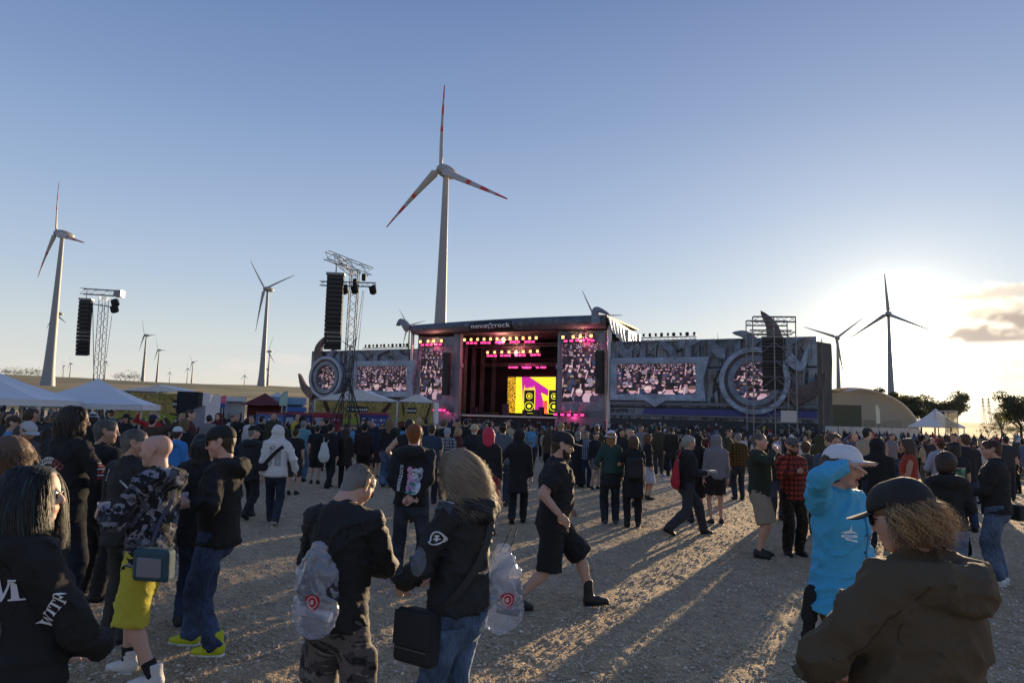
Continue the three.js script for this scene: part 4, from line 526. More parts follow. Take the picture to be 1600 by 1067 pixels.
function netMesh(prims, cell, o = {}) { // o.disp(x,y,z) adds to the distance, o.cut(x,y,z) intersects, o.uv(x,y,z)
  let x0 = 1e9, y0 = 1e9, z0 = 1e9, x1 = -1e9, y1 = -1e9, z1 = -1e9; for (const P of prims) if (!P.sub) { const r = Math.max(P.ra, P.rb) + .03; for (const c of [[P.ax, P.ay, P.az], [P.b.x, P.b.y, P.b.z]]) { x0 = Math.min(x0, c[0] - r); x1 = Math.max(x1, c[0] + r); y0 = Math.min(y0, c[1] - r); y1 = Math.max(y1, c[1] + r); z0 = Math.min(z0, c[2] - r); z1 = Math.max(z1, c[2] + r); } }
  const B = 6, nx = Math.ceil((x1 - x0) / cell / B) * B, ny = Math.ceil((y1 - y0) / cell / B) * B, nz = Math.ceil((z1 - z0) / cell / B) * B, sx = 1, sy = nx + 1, sz = (nx + 1) * (ny + 1), val = new Float32Array(sz * (nz + 1)).fill(1);
  const R = cell * B * .87, amp = o.amp ?? .02, blocks = [];
  for (let bz = 0; bz < nz; bz += B) for (let by = 0; by < ny; by += B) for (let bx = 0; bx < nx; bx += B) {
    const cx = x0 + (bx + B / 2) * cell, cy = y0 + (by + B / 2) * cell, cz = z0 + (bz + B / 2) * cell, L = []; let dm = 1e3;
    for (const P of prims) { const e = evalPrim(P, cx, cy, cz); if (!P.sub && e < dm) dm = e; if (e < (R + .07) * P.fk + (P.sub ? .02 : 0)) L.push(P); }
    if (dm > R * 1.9 + amp || !L.some(P => !P.sub)) continue;
    for (let k = 0; k <= B; k++) for (let j = 0; j <= B; j++) for (let i = 0; i <= B; i++) { const q = (bx + i) + (by + j) * sy + (bz + k) * sz; const x = x0 + (bx + i) * cell, y = y0 + (by + j) * cell, z = z0 + (bz + k) * cell; let d = evalList(L, x, y, z); if (d < amp * 3 && d > -amp * 3 && o.disp) d += o.disp(x, y, z); if (o.cut) d = Math.max(d, o.cut(x, y, z)); val[q] = d; }
    blocks.push(bx, by, bz);
  }
  const vid = new Map(), pos = [], idx = [];
  const corner = [0, sx, sy, sx + sy, sz, sx + sz, sy + sz, sx + sy + sz], CO = [[0, 0, 0], [1, 0, 0], [0, 1, 0], [1, 1, 0], [0, 0, 1], [1, 0, 1], [0, 1, 1], [1, 1, 1]], ED = [[0, 1], [2, 3], [4, 5], [6, 7], [0, 2], [1, 3], [4, 6], [5, 7], [0, 4], [1, 5], [2, 6], [3, 7]];
  for (let b = 0; b < blocks.length; b += 3) for (let k = 0; k < B; k++) for (let j = 0; j < B; j++) for (let i = 0; i < B; i++) {
    const X = blocks[b] + i, Y = blocks[b + 1] + j, Z = blocks[b + 2] + k, q = X + Y * sy + Z * sz; let m = 0; for (let c = 0; c < 8; c++) if (val[q + corner[c]] < 0) m |= 1 << c; if (m === 0 || m === 255) continue;
    let n = 0, vx = 0, vy = 0, vz = 0; for (const [a, e] of ED) { const va = val[q + corner[a]], ve = val[q + corner[e]]; if ((va < 0) === (ve < 0)) continue; const t = va / (va - ve); vx += CO[a][0] + (CO[e][0] - CO[a][0]) * t; vy += CO[a][1] + (CO[e][1] - CO[a][1]) * t; vz += CO[a][2] + (CO[e][2] - CO[a][2]) * t; n++; }
    vid.set(q, pos.length / 3); pos.push(x0 + (X + vx / n) * cell, y0 + (Y + vy / n) * cell, z0 + (Z + vz / n) * cell);
  }
  for (const [q, v] of vid) { // quads across the three edges that leave each cell's low corner
    const s = val[q] < 0;
    for (const [e, u, w] of [[sx, sy, sz], [sy, sz, sx], [sz, sx, sy]]) { if ((val[q + e] < 0) === s) continue; const a = vid.get(q - u - w), b2 = vid.get(q - w), c = v, d = vid.get(q - u); if (a === undefined || b2 === undefined || d === undefined) continue; if (s) idx.push(a, b2, c, a, c, d); else idx.push(a, c, b2, a, d, c); }
  }
  const g = new THREE.BufferGeometry(); g.setAttribute('position', new THREE.Float32BufferAttribute(pos, 3)); g.setIndex(idx); g.computeVertexNormals();
  if (o.uv) { const uv = new Float32Array(pos.length / 3 * 2); for (let i = 0; i < pos.length / 3; i++) { const c = o.uv(pos[i * 3], pos[i * 3 + 1], pos[i * 3 + 2]); uv[i * 2] = c[0]; uv[i * 2 + 1] = c[1]; } g.setAttribute('uv', new THREE.BufferAttribute(uv, 2)); }
  return g;
}
// ---- heads (head frame: centre of skull, y up, z to the face)
const headCache = new Map();
function headPrims(o) {
  const f = o.female, j = f ? .92 : 1, P = [];
  P.push(prim(V(0, .034, .020), V(0, .036, -.030), .079, .082, { f: V(1, 0, 0), fk: 1.10, k: .02 }));
  P.push(prim(V(0, -.03, .025), V(0, -.082, .058), .060 * j, .027 * j, { k: .035 }), prim(V(.04, -.045, .01), V(.018, -.088, .052), .028 * j, .02 * j, { k: .03 }), prim(V(-.04, -.045, .01), V(-.018, -.088, .052), .028 * j, .02 * j, { k: .03 }));
  for (const s of [-1, 1]) P.push(prim(V(s * .034, -.024, .056), V(s * .046, -.016, .035), .03, .03, { k: .03 }), prim(V(s * .012, .020, .086), V(s * .045, .020, .066), .011, .012, { k: .02 }));
  for (const s of [-1, 1]) P.push(prim(V(s * .032, -.002, .100), V(s * .036, -.002, .090), .013, .013, { sub: true, k: .022 }));
  P.push(prim(V(0, .012, .090), V(0, -.026, .110), .0085, .0125, { k: .014 }), prim(V(.012, -.031, .096), V(-.012, -.031, .096), .0085, .0085, { k: .012 }));
  if (o.open) { P.push(prim(V(-.012, -.064, .098), V(.012, -.064, .098), .014, .014, { sub: true, k: .008, f: V(0, 1, 0), fk: .8 })); P.push(prim(V(-.017, -.050, .088), V(.017, -.050, .088), .006, .006, { k: .01 }), prim(V(-.014, -.085, .078), V(.014, -.085, .078), .008, .008, { k: .012 })); }
  else P.push(prim(V(-.018, -.054, .086), V(.018, -.054, .086), .0068, .0068, { k: .012 }), prim(V(-.015, -.067, .083), V(.015, -.067, .083), .0075, .0075, { k: .012 }), prim(V(-.022, -.0605, .099), V(.022, -.0605, .099), .0028, .0028, { sub: true, k: .006 }));
  for (const s of [-1, 1]) P.push(prim(V(s * .082, .020, -.020), V(s * .078, -.024, -.006), .027, .016, { f: V(1, 0, s * .5), fk: 2.5, k: .010 }), prim(V(s * .088, .01, -.004), V(s * .088, -.008, -.002), .008, .006, { sub: true, k: .008, f: V(1, 0, 0), fk: 1.5 }));
  P.push(prim(V(0, -.05, -.022), V(0, -.15, -.04), f ? .047 : .058, f ? .05 : .062, { k: .03 }));
  return P;
}
function headGeo(o) {
  const key = [o.female, o.open, o.cell].join(); if (headCache.has(key)) return headCache.get(key);
  const g = netMesh(headPrims(o), o.cell, { amp: .004 }), p = g.attributes.position, n = p.count, col = new Float32Array(n * 3);
  for (let i = 0; i < n; i++) { const x = p.getX(i), y = p.getY(i), z = p.getZ(i); let c = [1, 1, 1]; const ax = Math.abs(x); if (z > .05 && ax < .024 - (o.open ? 0 : 0) && y < -.046 && y > (o.open ? -.092 : -.076) && z > .076) c = [.82, .52, .52]; if (o.open && ax < .02 && y < -.052 && y > -.08 && z < .092 && z > .05) c = [.25, .12, .12]; if (z > .06 && ax > .010 && ax < .048 && y > .017 && y < .027) c = [.42, .36, .32]; const m = 1 + fbm(x * 40, y * 40, z * 40, 2) * .10; col[i * 3] = c[0] * m; col[i * 3 + 1] = c[1] * m; col[i * 3 + 2] = c[2] * m; }
  g.setAttribute('color', new THREE.BufferAttribute(col, 3)); const parts = [g];
  if (o.cell < .012) for (const s of [-1, 1]) { const e = new THREE.SphereGeometry(.0115, 12, 10); e.rotateX(Math.PI / 2); e.scale(1, .72, 1); e.translate(s * .033, -.003, .0745); const ec = new Float32Array(e.attributes.position.count * 3); for (let i = 0; i < e.attributes.position.count; i++) { const dx = e.attributes.position.getX(i) - s * .033, dy = e.attributes.position.getY(i) + .001, r = Math.hypot(dx, dy), iris = r < .0062 && e.attributes.position.getZ(i) > .08; ec[i * 3] = iris ? .1 : .75; ec[i * 3 + 1] = iris ? .12 : 1.15; ec[i * 3 + 2] = iris ? .15 : 1.45; } e.setAttribute('color', new THREE.BufferAttribute(ec, 3)); e.deleteAttribute('uv'); parts.push(e); }
  const r = parts.length > 1 ? mergeGeometries(parts.map(q => q.toNonIndexed())) : g.toNonIndexed(); headCache.set(key, r); return r;
}
// ---- hands (hand frame: wrist at origin, fingers +y, palm normal +z, thumb towards +x)
const handCache = new Map();
const HAND = { relaxed: [.35, .45, .35, .5], grip: [.75, .75, .6, .35], flat: [.04, .05, .04, .35], fist: [1.35, 1.45, 1.0, .2], cup: [.62, .55, .45, .25], hold: [.9, .9, .6, .3] };
function handGeo(pose, mirror, cell) {
  const key = pose + mirror + cell; if (handCache.has(key)) return handCache.get(key);
  const [c1, c2, c3, th] = HAND[pose] || HAND.relaxed, P = []; const fin = [[.030, .044, .027, .021, .0092, .02], [.010, .049, .031, .023, .0096, .0], [-.010, .045, .029, .022, .0092, -.03], [-.029, .035, .022, .019, .0080, -.07]];
  P.push(prim(V(0, -.03, 0), V(0, .02, 0), .023, .025, { f: V(0, 0, 1), fk: 1.3, k: .02 }));
  fin.forEach(([x, l1, l2, l3, r, sp], i) => { const k = V(x, .086 - Math.abs(i - 1) * .004, 0); P.push(prim(V(x * .6, .012, 0), k, .0165, .0125, { f: V(0, 0, 1), fk: 1.15, k: .012 })); let a = 0, p = k, q = 1 + i * .07; for (const [l, c, rr] of [[l1, c1, r], [l2, c2, r * .92], [l3, c3, r * .84]]) { a += c * q; const n = p.clone().add(V(sp * -l * 1, Math.cos(a) * l, Math.sin(a) * l)); P.push(prim(p, n, rr, rr * .93, { k: .004 })); p = n; } });
  const t0 = V(.022, .016, .006), t1 = t0.clone().add(V(.030, .030, .014 + th * .01)), t2 = t1.clone().add(V(.012 - th * .02, .028, .012 + th * .03)), t3 = t2.clone().add(V(.002 - th * .03, .023, .006 + th * .02)); P.push(prim(t0, t1, .0165, .0125, { k: .012 }), prim(t1, t2, .0115, .0105, { k: .004 }), prim(t2, t3, .0105, .0085, { k: .004 }));
  const g = netMesh(P, cell, { amp: .002 }); if (mirror) { g.scale(-1, 1, 1); const ix = g.index.array; for (let i = 0; i < ix.length; i += 3) { const s = ix[i]; ix[i] = ix[i + 1]; ix[i + 1] = s; } g.computeVertexNormals(); }
  const col = new Float32Array(g.attributes.position.count * 3).fill(1); g.setAttribute('color', new THREE.BufferAttribute(col, 3)); const r = g.toNonIndexed(); handCache.set(key, r); return r;
}
// ---- skeleton
function ik(a, target, l1, l2, pole) { const d = target.clone().sub(a); let L = d.length(); const m = (l1 + l2) * .9985; if (L > m) { d.multiplyScalar(m / L); L = m; } if (L < Math.abs(l1 - l2) + .05) { L = Math.abs(l1 - l2) + .05; d.setLength(L); } const dir = d.clone().normalize(), x = (l1 * l1 - l2 * l2 + L * L) / (2 * L), h = Math.sqrt(Math.max(0, l1 * l1 - x * x)), p = pole.clone().addScaledVector(dir, -pole.dot(dir)); if (p.lengthSq() < 1e-6) p.set(0, 0, 1); p.normalize(); return [a.clone().addScaledVector(dir, x).addScaledVector(p, h), a.clone().add(d)]; }
function pose(o) {
  const J = {}, w = o.build || 1, fe = o.female; const F2 = o.feet || {}; const feet = { L: F2.L || [.10, .0, 8], R: F2.R || [-.10, .0, -8] }; let py = 1e3; const sh = o.hip || [0, 0];
  for (const s of ['L', 'R']) { const f = feet[s], sx = s === 'L' ? .088 : -.088, dx = f[0] - sx - sh[0], dz = f[1] - sh[1]; const a = .085 + (f[3] || 0); py = Math.min(py, a + Math.sqrt(Math.max(.04, .853 * .853 - dx * dx - dz * dz))); }
  py -= o.drop || 0.004; J.pelvis = V(sh[0], py, sh[1]); const hy = (o.hipYaw || 0) * D2R;
  for (const s of ['L', 'R']) { const m = s === 'L' ? 1 : -1, f = feet[s], yaw = f[2] * D2R, hip = J.pelvis.clone().add(V(m * .088 * Math.cos(hy), -.01, -m * .088 * Math.sin(hy))), ank = V(f[0], .085 + (f[3] || 0), f[1]); const [k, e] = ik(hip, ank, .435, .425, V(Math.sin(yaw) * .8 + m * .08, .02, Math.cos(yaw))); J['hip' + s] = hip; J['knee' + s] = k; J['ankle' + s] = e; J['footYaw' + s] = yaw; J['footTip' + s] = (f[4] || 0) * D2R; }
  const sp = V(0, 1, 0).applyEuler(new THREE.Euler((o.lean || 0) * D2R, 0, (o.side || 0) * D2R)); J.sp = sp; const tw = new THREE.Quaternion().setFromEuler(new THREE.Euler((o.lean || 0) * D2R, (o.twist || 0) * D2R, (o.side || 0) * D2R, 'YXZ')); J.tq = tw; const up = V(0, 1, 0).applyQuaternion(tw), lf = V(1, 0, 0).applyQuaternion(tw), fw = V(0, 0, 1).applyQuaternion(tw); J.up = up; J.lf = lf; J.fw = fw;
  const q = (y, z = 0, x = 0) => J.pelvis.clone().addScaledVector(up, y).addScaledVector(fw, z).addScaledVector(lf, x); J.q = q; J.neck = q(.525, -.012); J.chest = q(.36, 0);
  const sw = (fe ? .150 : .172) * (1 + (w - 1) * .35); const arms = o.arms || {};
  for (const s of ['L', 'R']) { const m = s === 'L' ? 1 : -1, A = arms[s] || {}; const raise = A.raise || 0; J['sh' + s] = q(.478 + raise, -.01 + (A.fwd || 0), m * sw); const tgt = A.p ? V(...A.p) : q(-.055, .03, m * (sw + .075 + (w - 1) * .15)); const pol = A.elbow ? V(...A.elbow) : V(m * .45, -.15, -.9).applyQuaternion(tw); const [e, h] = ik(J['sh' + s], tgt, .285, .255, pol); J['elbow' + s] = e; J['wrist' + s] = h; }
  const hq = new THREE.Quaternion().setFromEuler(new THREE.Euler((o.headPitch || 0) * D2R, ((o.twist || 0) * .5 + (o.headYaw || 0)) * D2R, (o.headRoll || 0) * D2R, 'YXZ')); J.hq = hq; J.head = J.neck.clone().addScaledVector(up, .055).add(V(0, .125, .035).applyQuaternion(hq.clone().slerp(new THREE.Quaternion(), .35)));
  if (o.headFwd) J.head.addScaledVector(fw, o.headFwd);
  return J;
}
const wrinkle = (a, fx, fy, seed, ridge = 1) => (x, y, z) => { const wx = noise.noise(x * 3.1 + seed, y * 3.1, z * 3.1) * .35, n = noise.noise(x * fx * .62 + y * 2.2 + wx * 3 + seed, y * fy * .62 - x * 2.5 + wx * 2, z * fx * .62 + wx), n2 = noise.noise(x * fx * 1.35 - y * 3 + seed * 2, y * fy * 1.3 + wx * 4, z * fx * 1.35 + y * 2); const r1 = Math.max(0, 1 - Math.abs(n) * 4.2), r2 = Math.max(0, 1 - Math.abs(n2) * 4.5); return -a * (r1 * r1 * 1.5 + r2 * .7) * ridge + noise.noise(x * 2.6, y * 2.6 + seed, z * 2.6) * a * 1.1 + a * .5; };
function armPrims(J, s, t, o) { // sleeve or arm
  const P = [], sh = J['sh' + s], el = J['elbow' + s], wr = J['wrist' + s], w = 1 + ((o.build || 1) - 1) * .5, th = o.female ? .9 : 1; const r0 = .062 * w * th + t, r1 = .047 * w * th + t, r2 = .043 * w * th + t, r3 = .030 * th + t * .8;
  if (o.sleeve === 'short') { const end = sh.clone().lerp(el, o.shortLen || .72); P.push(prim(sh, end, r0 + .004, r1 + .018, { k: .022, capB: true })); }
  else { P.push(prim(sh, el, r0, r1, { k: .022 })); const end = el.clone().lerp(wr, o.sleeveLen ?? .97); P.push(prim(el, end, r2 + .003, mix(r2, r3, o.sleeveLen ?? .97) + (o.cuff || .004), { k: .018, capB: true })); }
  return P;
}
function torsoPrims(J, t, o) {
  const w = o.build || 1, fe = o.female, fw = J.fw, P = [], fk = (o.flat || 1.34) - (w - 1) * .6; const hipR = (fe ? .158 : .150) * w, waR = (fe ? .122 : .142) * (w > 1 ? 1 + (w - 1) * 1.5 : w), chR = (fe ? .142 : .163) * (1 + (w - 1) * .7), belly = Math.max(0, w - 1) * .22;
  P.push(prim(J.q(-.02, -.005), J.q(.17, belly * .6), hipR + t, waR + t, { f: fw, fk, k: .05 }), prim(J.q(.17, belly * .6), J.q(.36, 0), waR + t, chR + t, { f: fw, fk, k: .06 }), prim(J.shL.clone().lerp(J.shR, .10), J.shR.clone().lerp(J.shL, .10), .058 + t, .058 + t, { f: fw, fk: 1.05, k: .07 }));
  P.push(prim(J.shL.clone().lerp(J.shR, .22).addScaledVector(J.up, .012), J.q(.535, -.018, .02), .045 + t * .8, .05 + t * .7, { k: .05 }), prim(J.shR.clone().lerp(J.shL, .22).addScaledVector(J.up, .012), J.q(.535, -.018, -.02), .045 + t * .8, .05 + t * .7, { k: .05 }));
  if (fe) P.push(prim(J.q(.335, .075, .062), J.q(.335, .075, -.062), .058 + t * .8, .058 + t * .8, { k: .05 }));
  else P.push(prim(J.q(.37, .035, .06), J.q(.37, .035, -.06), .088 + t * .6, .088 + t * .6, { k: .06 }));
  return P;
}
function legPrims(J, s, t, o) { const w = 1 + ((o.build || 1) - 1) * .6, fe = o.female ? 1.04 : 1, h = J['hip' + s], k = J['knee' + s], a = J['ankle' + s]; const r0 = .086 * w * fe + t, r1 = .058 * w + t, r2 = .056 * w + t, r3 = .038 + t; const P = [prim(h, k, r0, r1, { k: .05 })];
  const calf = k.clone().lerp(a, .32); P.push(prim(k, calf, r1 * .98, r2, { k: .03 }), prim(calf, a, r2, o.legEnd || r3, { k: .03 })); return P; }
// ---- materials of skin, cloth, hair
const skinMat = rgb => { const k = 'skin' + rgb; if (!matCache.has(k)) matCache.set(k, new THREE.MeshPhysicalMaterial({ color: new THREE.Color().setRGB(...rgb), roughness: .52, vertexColors: true, specularIntensity: .5 })); return matCache.get(k); };
const SKIN = [[.50, .30, .215], [.46, .265, .19], [.54, .34, .26]];
const clothBump = noiseTex(512, (u, v, i, j) => { const A = u * 6.2832, B = v * 6.2832, X = Math.cos(A), Y = Math.sin(A), Z = Math.cos(B), W = Math.sin(B); const n = fbm(X * 1.6 + 2, Y * 1.6 + Z * 2.4, W * 2.4, 4), m = fbm(X * 3 + 7, Y * 3 + Z * 4, W * 4 + 3, 3); const r = Math.max(0, 1 - Math.abs(n) * 5), q = Math.max(0, 1 - Math.abs(m) * 5); const g = .22 + r * r * .42 + q * q * .2 + ((i % 4 < 2) !== (j % 4 < 2) ? .05 : 0) + ((i * 73 + j * 151) % 17) / 17 * .06; return [g, g, g]; }, true); clothBump.repeat.set(2.6, 2.6);
const cloth = (rgb, rough = .92, tex) => { const k = 'cloth' + rgb + rough + (tex ? tex.uuid : ''); if (!matCache.has(k)) matCache.set(k, new THREE.MeshPhysicalMaterial({ color: new THREE.Color().setRGB(...rgb), roughness: rough, map: tex || null, bumpMap: clothBump, bumpScale: .0022, sheen: .25, sheenRoughness: .6, sheenColor: new THREE.Color().setRGB(...rgb.map(c => Math.min(1, c * 1.5 + .02))) })); return matCache.get(k); };
const BLACK = [.013, .013, .0145], HAIRC = { black: [.012, .010, .010], brown: [.045, .025, .014], dark: [.022, .014, .010], blond: [.32, .21, .10], grey: [.20, .19, .175], red: [.20, .062, .018], pink: [.52, .02, .06], lightbrown: [.12, .07, .035] };
const hairMat = rgb => { const k = 'hair' + rgb; if (!matCache.has(k)) matCache.set(k, new THREE.MeshPhysicalMaterial({ color: new THREE.Color().setRGB(...rgb), roughness: .62, side: THREE.DoubleSide, sheen: .2, sheenColor: new THREE.Color().setRGB(...rgb.map(c => c * 1.4 + .01)) })); return matCache.get(k); };
const denimTex = noiseTex(512, (u, v, i, j) => { const n = fbm(u * 3, v * 3, 2, 4), f = fbm(u * 60, v * 14, 4, 2), g = .62 + n * .5 + f * .28 + ((i + j) % 4 < 2 ? .03 : -.03); return [g * .92, g * .97, g * 1.05]; }); denimTex.repeat.set(1.2, 1.2);
const DENIM = (rgb) => cloth(rgb, .9, denimTex);
const camoTex = (cols, sc, seed) => { const t = noiseTex(512, (u, v) => { const A = u * 6.2832, B = v * 6.2832, X = Math.cos(A), Y = Math.sin(A), Z = Math.cos(B), W = Math.sin(B); const a = fbm(X * 1.1 + seed, Y * 1.1 + Z * 1.2, W * 1.2, 4), b = fbm(X * 1.3 + 9, Y * 1.3 + Z * 1.3 + seed, W * 1.3 + 4, 4), c = fbm(X * 1.7 - 5, Y * 1.7 + Z * 1.6, W * 1.6 + seed, 4); return a > .10 ? cols[1] : b > .10 ? cols[2] : c > .14 ? cols[3] : cols[0]; }); t.repeat.set(sc, sc); return t; };
const plaidTex = (base, a, b) => { const t = canvasTex(128, 128, (g, w) => { g.fillStyle = base; g.fillRect(0, 0, w, w); g.globalAlpha = .6; g.fillStyle = a; g.fillRect(0, 0, w / 2, w); g.fillRect(0, 0, w, w / 2); g.globalAlpha = .5; g.fillStyle = b; g.fillRect(w * .7, 0, 8, w); g.fillRect(0, w * .7, w, 8); }, { repeat: true }); t.repeat.set(13, 13); return t; };
// ---- hair
function shortHairGeo(cell, thick, o = {}) { const key = 'sh' + cell + thick + JSON.stringify(o); if (headCache.has(key)) return headCache.get(key); const P = [prim(V(0, .036, .020), V(0, .038, -.032), .079 + thick, .082 + thick, { f: V(1, 0, 0), fk: 1.09, k: .02 }), prim(V(0, 0, -.04), V(0, -.06, -.05), .066 + thick * .6, .05 + thick * .3, { k: .03 })]; if (o.long) P.push(prim(V(.06, .0, -.01), V(.062, -o.long, -.02), .03 + thick, .022 + thick, { k: .03 }), prim(V(-.06, 0, -.01), V(-.062, -o.long, -.02), .03 + thick, .022 + thick, { k: .03 }), prim(V(0, 0, -.05), V(0, -o.long * 1.15, -.075), .075 + thick, .055 + thick, { k: .05 }));
  P.push(prim(V(0, -.02, .115), V(0, .012, .10), .07, .062, { sub: true, k: .02 }), prim(V(0, -.09, .06), V(0, -.15, .03), .075, .07, { sub: true, k: .02 })); if (!o.long) for (const s of [-1, 1]) P.push(prim(V(s * .09, -.015, .02), V(s * .09, -.06, -.01), .034, .04, { sub: true, k: .02 }));
  const g = netMesh(P, cell, { amp: .012, disp: (x, y, z) => noise.noise(x * 60, y * 26, z * 60) * .006 + noise.noise(x * 150, y * 40, z * 150) * .003 }); headCache.set(key, g); return g; }
function strands(o) { // ribbons that fall from the scalp; frame of the head. o: n, len, width, curl, gravity, part, seed, spread
  const R = rng(o.seed || 1), pos = [], idx = [], n = o.n, seg = o.seg || 9;
  for (let i = 0; i < n; i++) {
    const a = R() * 6.2832, h = Math.pow(R(), o.top || .8); let nx = Math.sin(a) * Math.sqrt(1 - h * h), nz = -Math.cos(a) * Math.sqrt(1 - h * h), ny = h; if (nz > .45 && ny < .62 || (o.maxY !== undefined && ny > o.maxY) || (o.maxZ !== undefined && nz > o.maxZ)) { i--; continue; } if (o.low !== undefined) ny = ny * (1 - o.low) + o.low * (R() - .2);
    const p = V(nx * .076, .036 + ny * .086, -.006 + nz * .098), d = V(nx * .9, -.25 + .2 * ny, nz * .9 - .25 * (o.back || 0)).normalize(); if (nz > -.2) { d.x += Math.sign(nx || 1) * (nz > 0 ? .6 : .1); d.z -= .75; } const L = o.len * (.75 + R() * .4), st = L / seg, ph = R() * 6.28, cr = (o.curl || 0) * (.5 + R()), cf = (o.curlF || 38) * (.7 + R() * .6), w = (o.width || .003) * (.6 + R() * .8); const side = V(-nz, 0, nx).normalize(); const path = [];
    for (let k = 0; k <= seg; k++) { const s = k / seg, c = V(side.x * Math.cos(ph + s * L * cf) * cr + nx * Math.sin(ph + s * L * cf) * cr, 0, side.z * Math.cos(ph + s * L * cf) * cr + nz * Math.sin(ph + s * L * cf) * cr).multiplyScalar(Math.min(1, s * 3)); path.push(p.clone().add(c)); d.y -= (o.gravity || .55); d.normalize(); p.addScaledVector(d, st); // keep outside skull and neck
      const ex = p.x / (.080 + .01 * s), ey = (p.y - .034) / .092, ez = (p.z + .008) / .104, e = Math.sqrt(ex * ex + ey * ey + ez * ez); if (e < 1.02 + R() * .10) { const m = (1.02 + R() * .12) / e; p.x *= m; p.y = .034 + (p.y - .034) * m; p.z = -.008 + (p.z + .008) * m; } if (p.y < -.05) { const rr = Math.hypot(p.x, p.z + .03), want = .075 + (o.fan || .1) * (-.05 - p.y) * (.6 + R() * .5); if (p.z < .03 && rr < want) { p.x *= want / Math.max(.02, rr); p.z = -.03 + (p.z + .03) * want / Math.max(.02, rr); } } }
    const b0 = pos.length / 3; for (let k = 0; k <= seg; k++) { const ww = w * (k === 0 ? .5 : 1 - .75 * Math.pow(k / seg, 2)); const q = path[k]; const s2 = side; pos.push(q.x - s2.x * ww, q.y, q.z - s2.z * ww, q.x + s2.x * ww, q.y, q.z + s2.z * ww); if (k) { const c = b0 + (k - 1) * 2; idx.push(c, c + 1, c + 2, c + 1, c + 3, c + 2); } }
  }
  const g = new THREE.BufferGeometry(); g.setAttribute('position', new THREE.Float32BufferAttribute(pos, 3)); g.setIndex(idx); g.computeVertexNormals(); return g;
}
function capGeo(cell, o = {}) { const key = 'cap' + cell + JSON.stringify(o); if (headCache.has(key)) return headCache.get(key); let g; const dome = [prim(V(0, .048, .018), V(0, .050, -.028), .094, .096, { f: V(1, 0, 0), fk: 1.08, k: .02 })];
  const cutY = o.kind === 'beanie' ? .022 : .046; const P = [...dome]; const seams = (x, y, z) => (o.kind === 'beanie' ? Math.sin(Math.atan2(x, z) * 26) * .0016 : Math.abs(Math.sin(Math.atan2(x, z) * 3)) < .05 ? .0014 : 0);
  const crown = netMesh(P, cell, { amp: .01, disp: seams, cut: (x, y, z) => cutY - y + (z > 0 ? -.08 : .09) * z * (o.kind === 'beanie' ? .6 : 1) }); const parts = [crown];
  if (o.kind === 'bucket') { const pts = [[.093, .052], [.11, .035], [.135, .012], [.137, .009], [.112, .03], [.09, .045]].map(([x, y]) => new THREE.Vector2(x, y)); const b = new THREE.LatheGeometry(pts, 40); b.scale(1, 1, 1.13); b.deleteAttribute('uv'); parts.push(b); }
  else if (o.kind !== 'beanie') { const pos = [], idx = [], n = 16, m = 6; for (let i = 0; i <= n; i++) for (let j = 0; j <= m; j++) for (const k of [0, 1]) { const a = (i / n - .5) * 2.05, t = j / m, r0 = .098, r1 = .098 + .078 * Math.pow(Math.cos(a * .74), .7); const r = mix(r0, r1, t); pos.push(Math.sin(a) * r * .88, .052 - Math.pow(Math.sin(a), 2) * .020 - t * .012 * (1 + 0) - k * .0035, .004 + Math.cos(a) * r * (1 + .08 * t)); } const id = (i, j, k) => (i * (m + 1) + j) * 2 + k; for (let i = 0; i < n; i++) for (let j = 0; j < m; j++) { idx.push(id(i, j, 0), id(i, j + 1, 0), id(i + 1, j, 0), id(i + 1, j, 0), id(i, j + 1, 0), id(i + 1, j + 1, 0), id(i, j, 1), id(i + 1, j, 1), id(i, j + 1, 1), id(i + 1, j, 1), id(i + 1, j + 1, 1), id(i, j + 1, 1)); } const b = new THREE.BufferGeometry(); b.setAttribute('position', new THREE.Float32BufferAttribute(pos, 3)); b.setIndex(idx); b.computeVertexNormals(); parts.push(b); }
  g = mergeGeometries(parts.map(q => { const h = q.toNonIndexed(); h.deleteAttribute('uv'); return h; })); headCache.set(key, g); return g; }
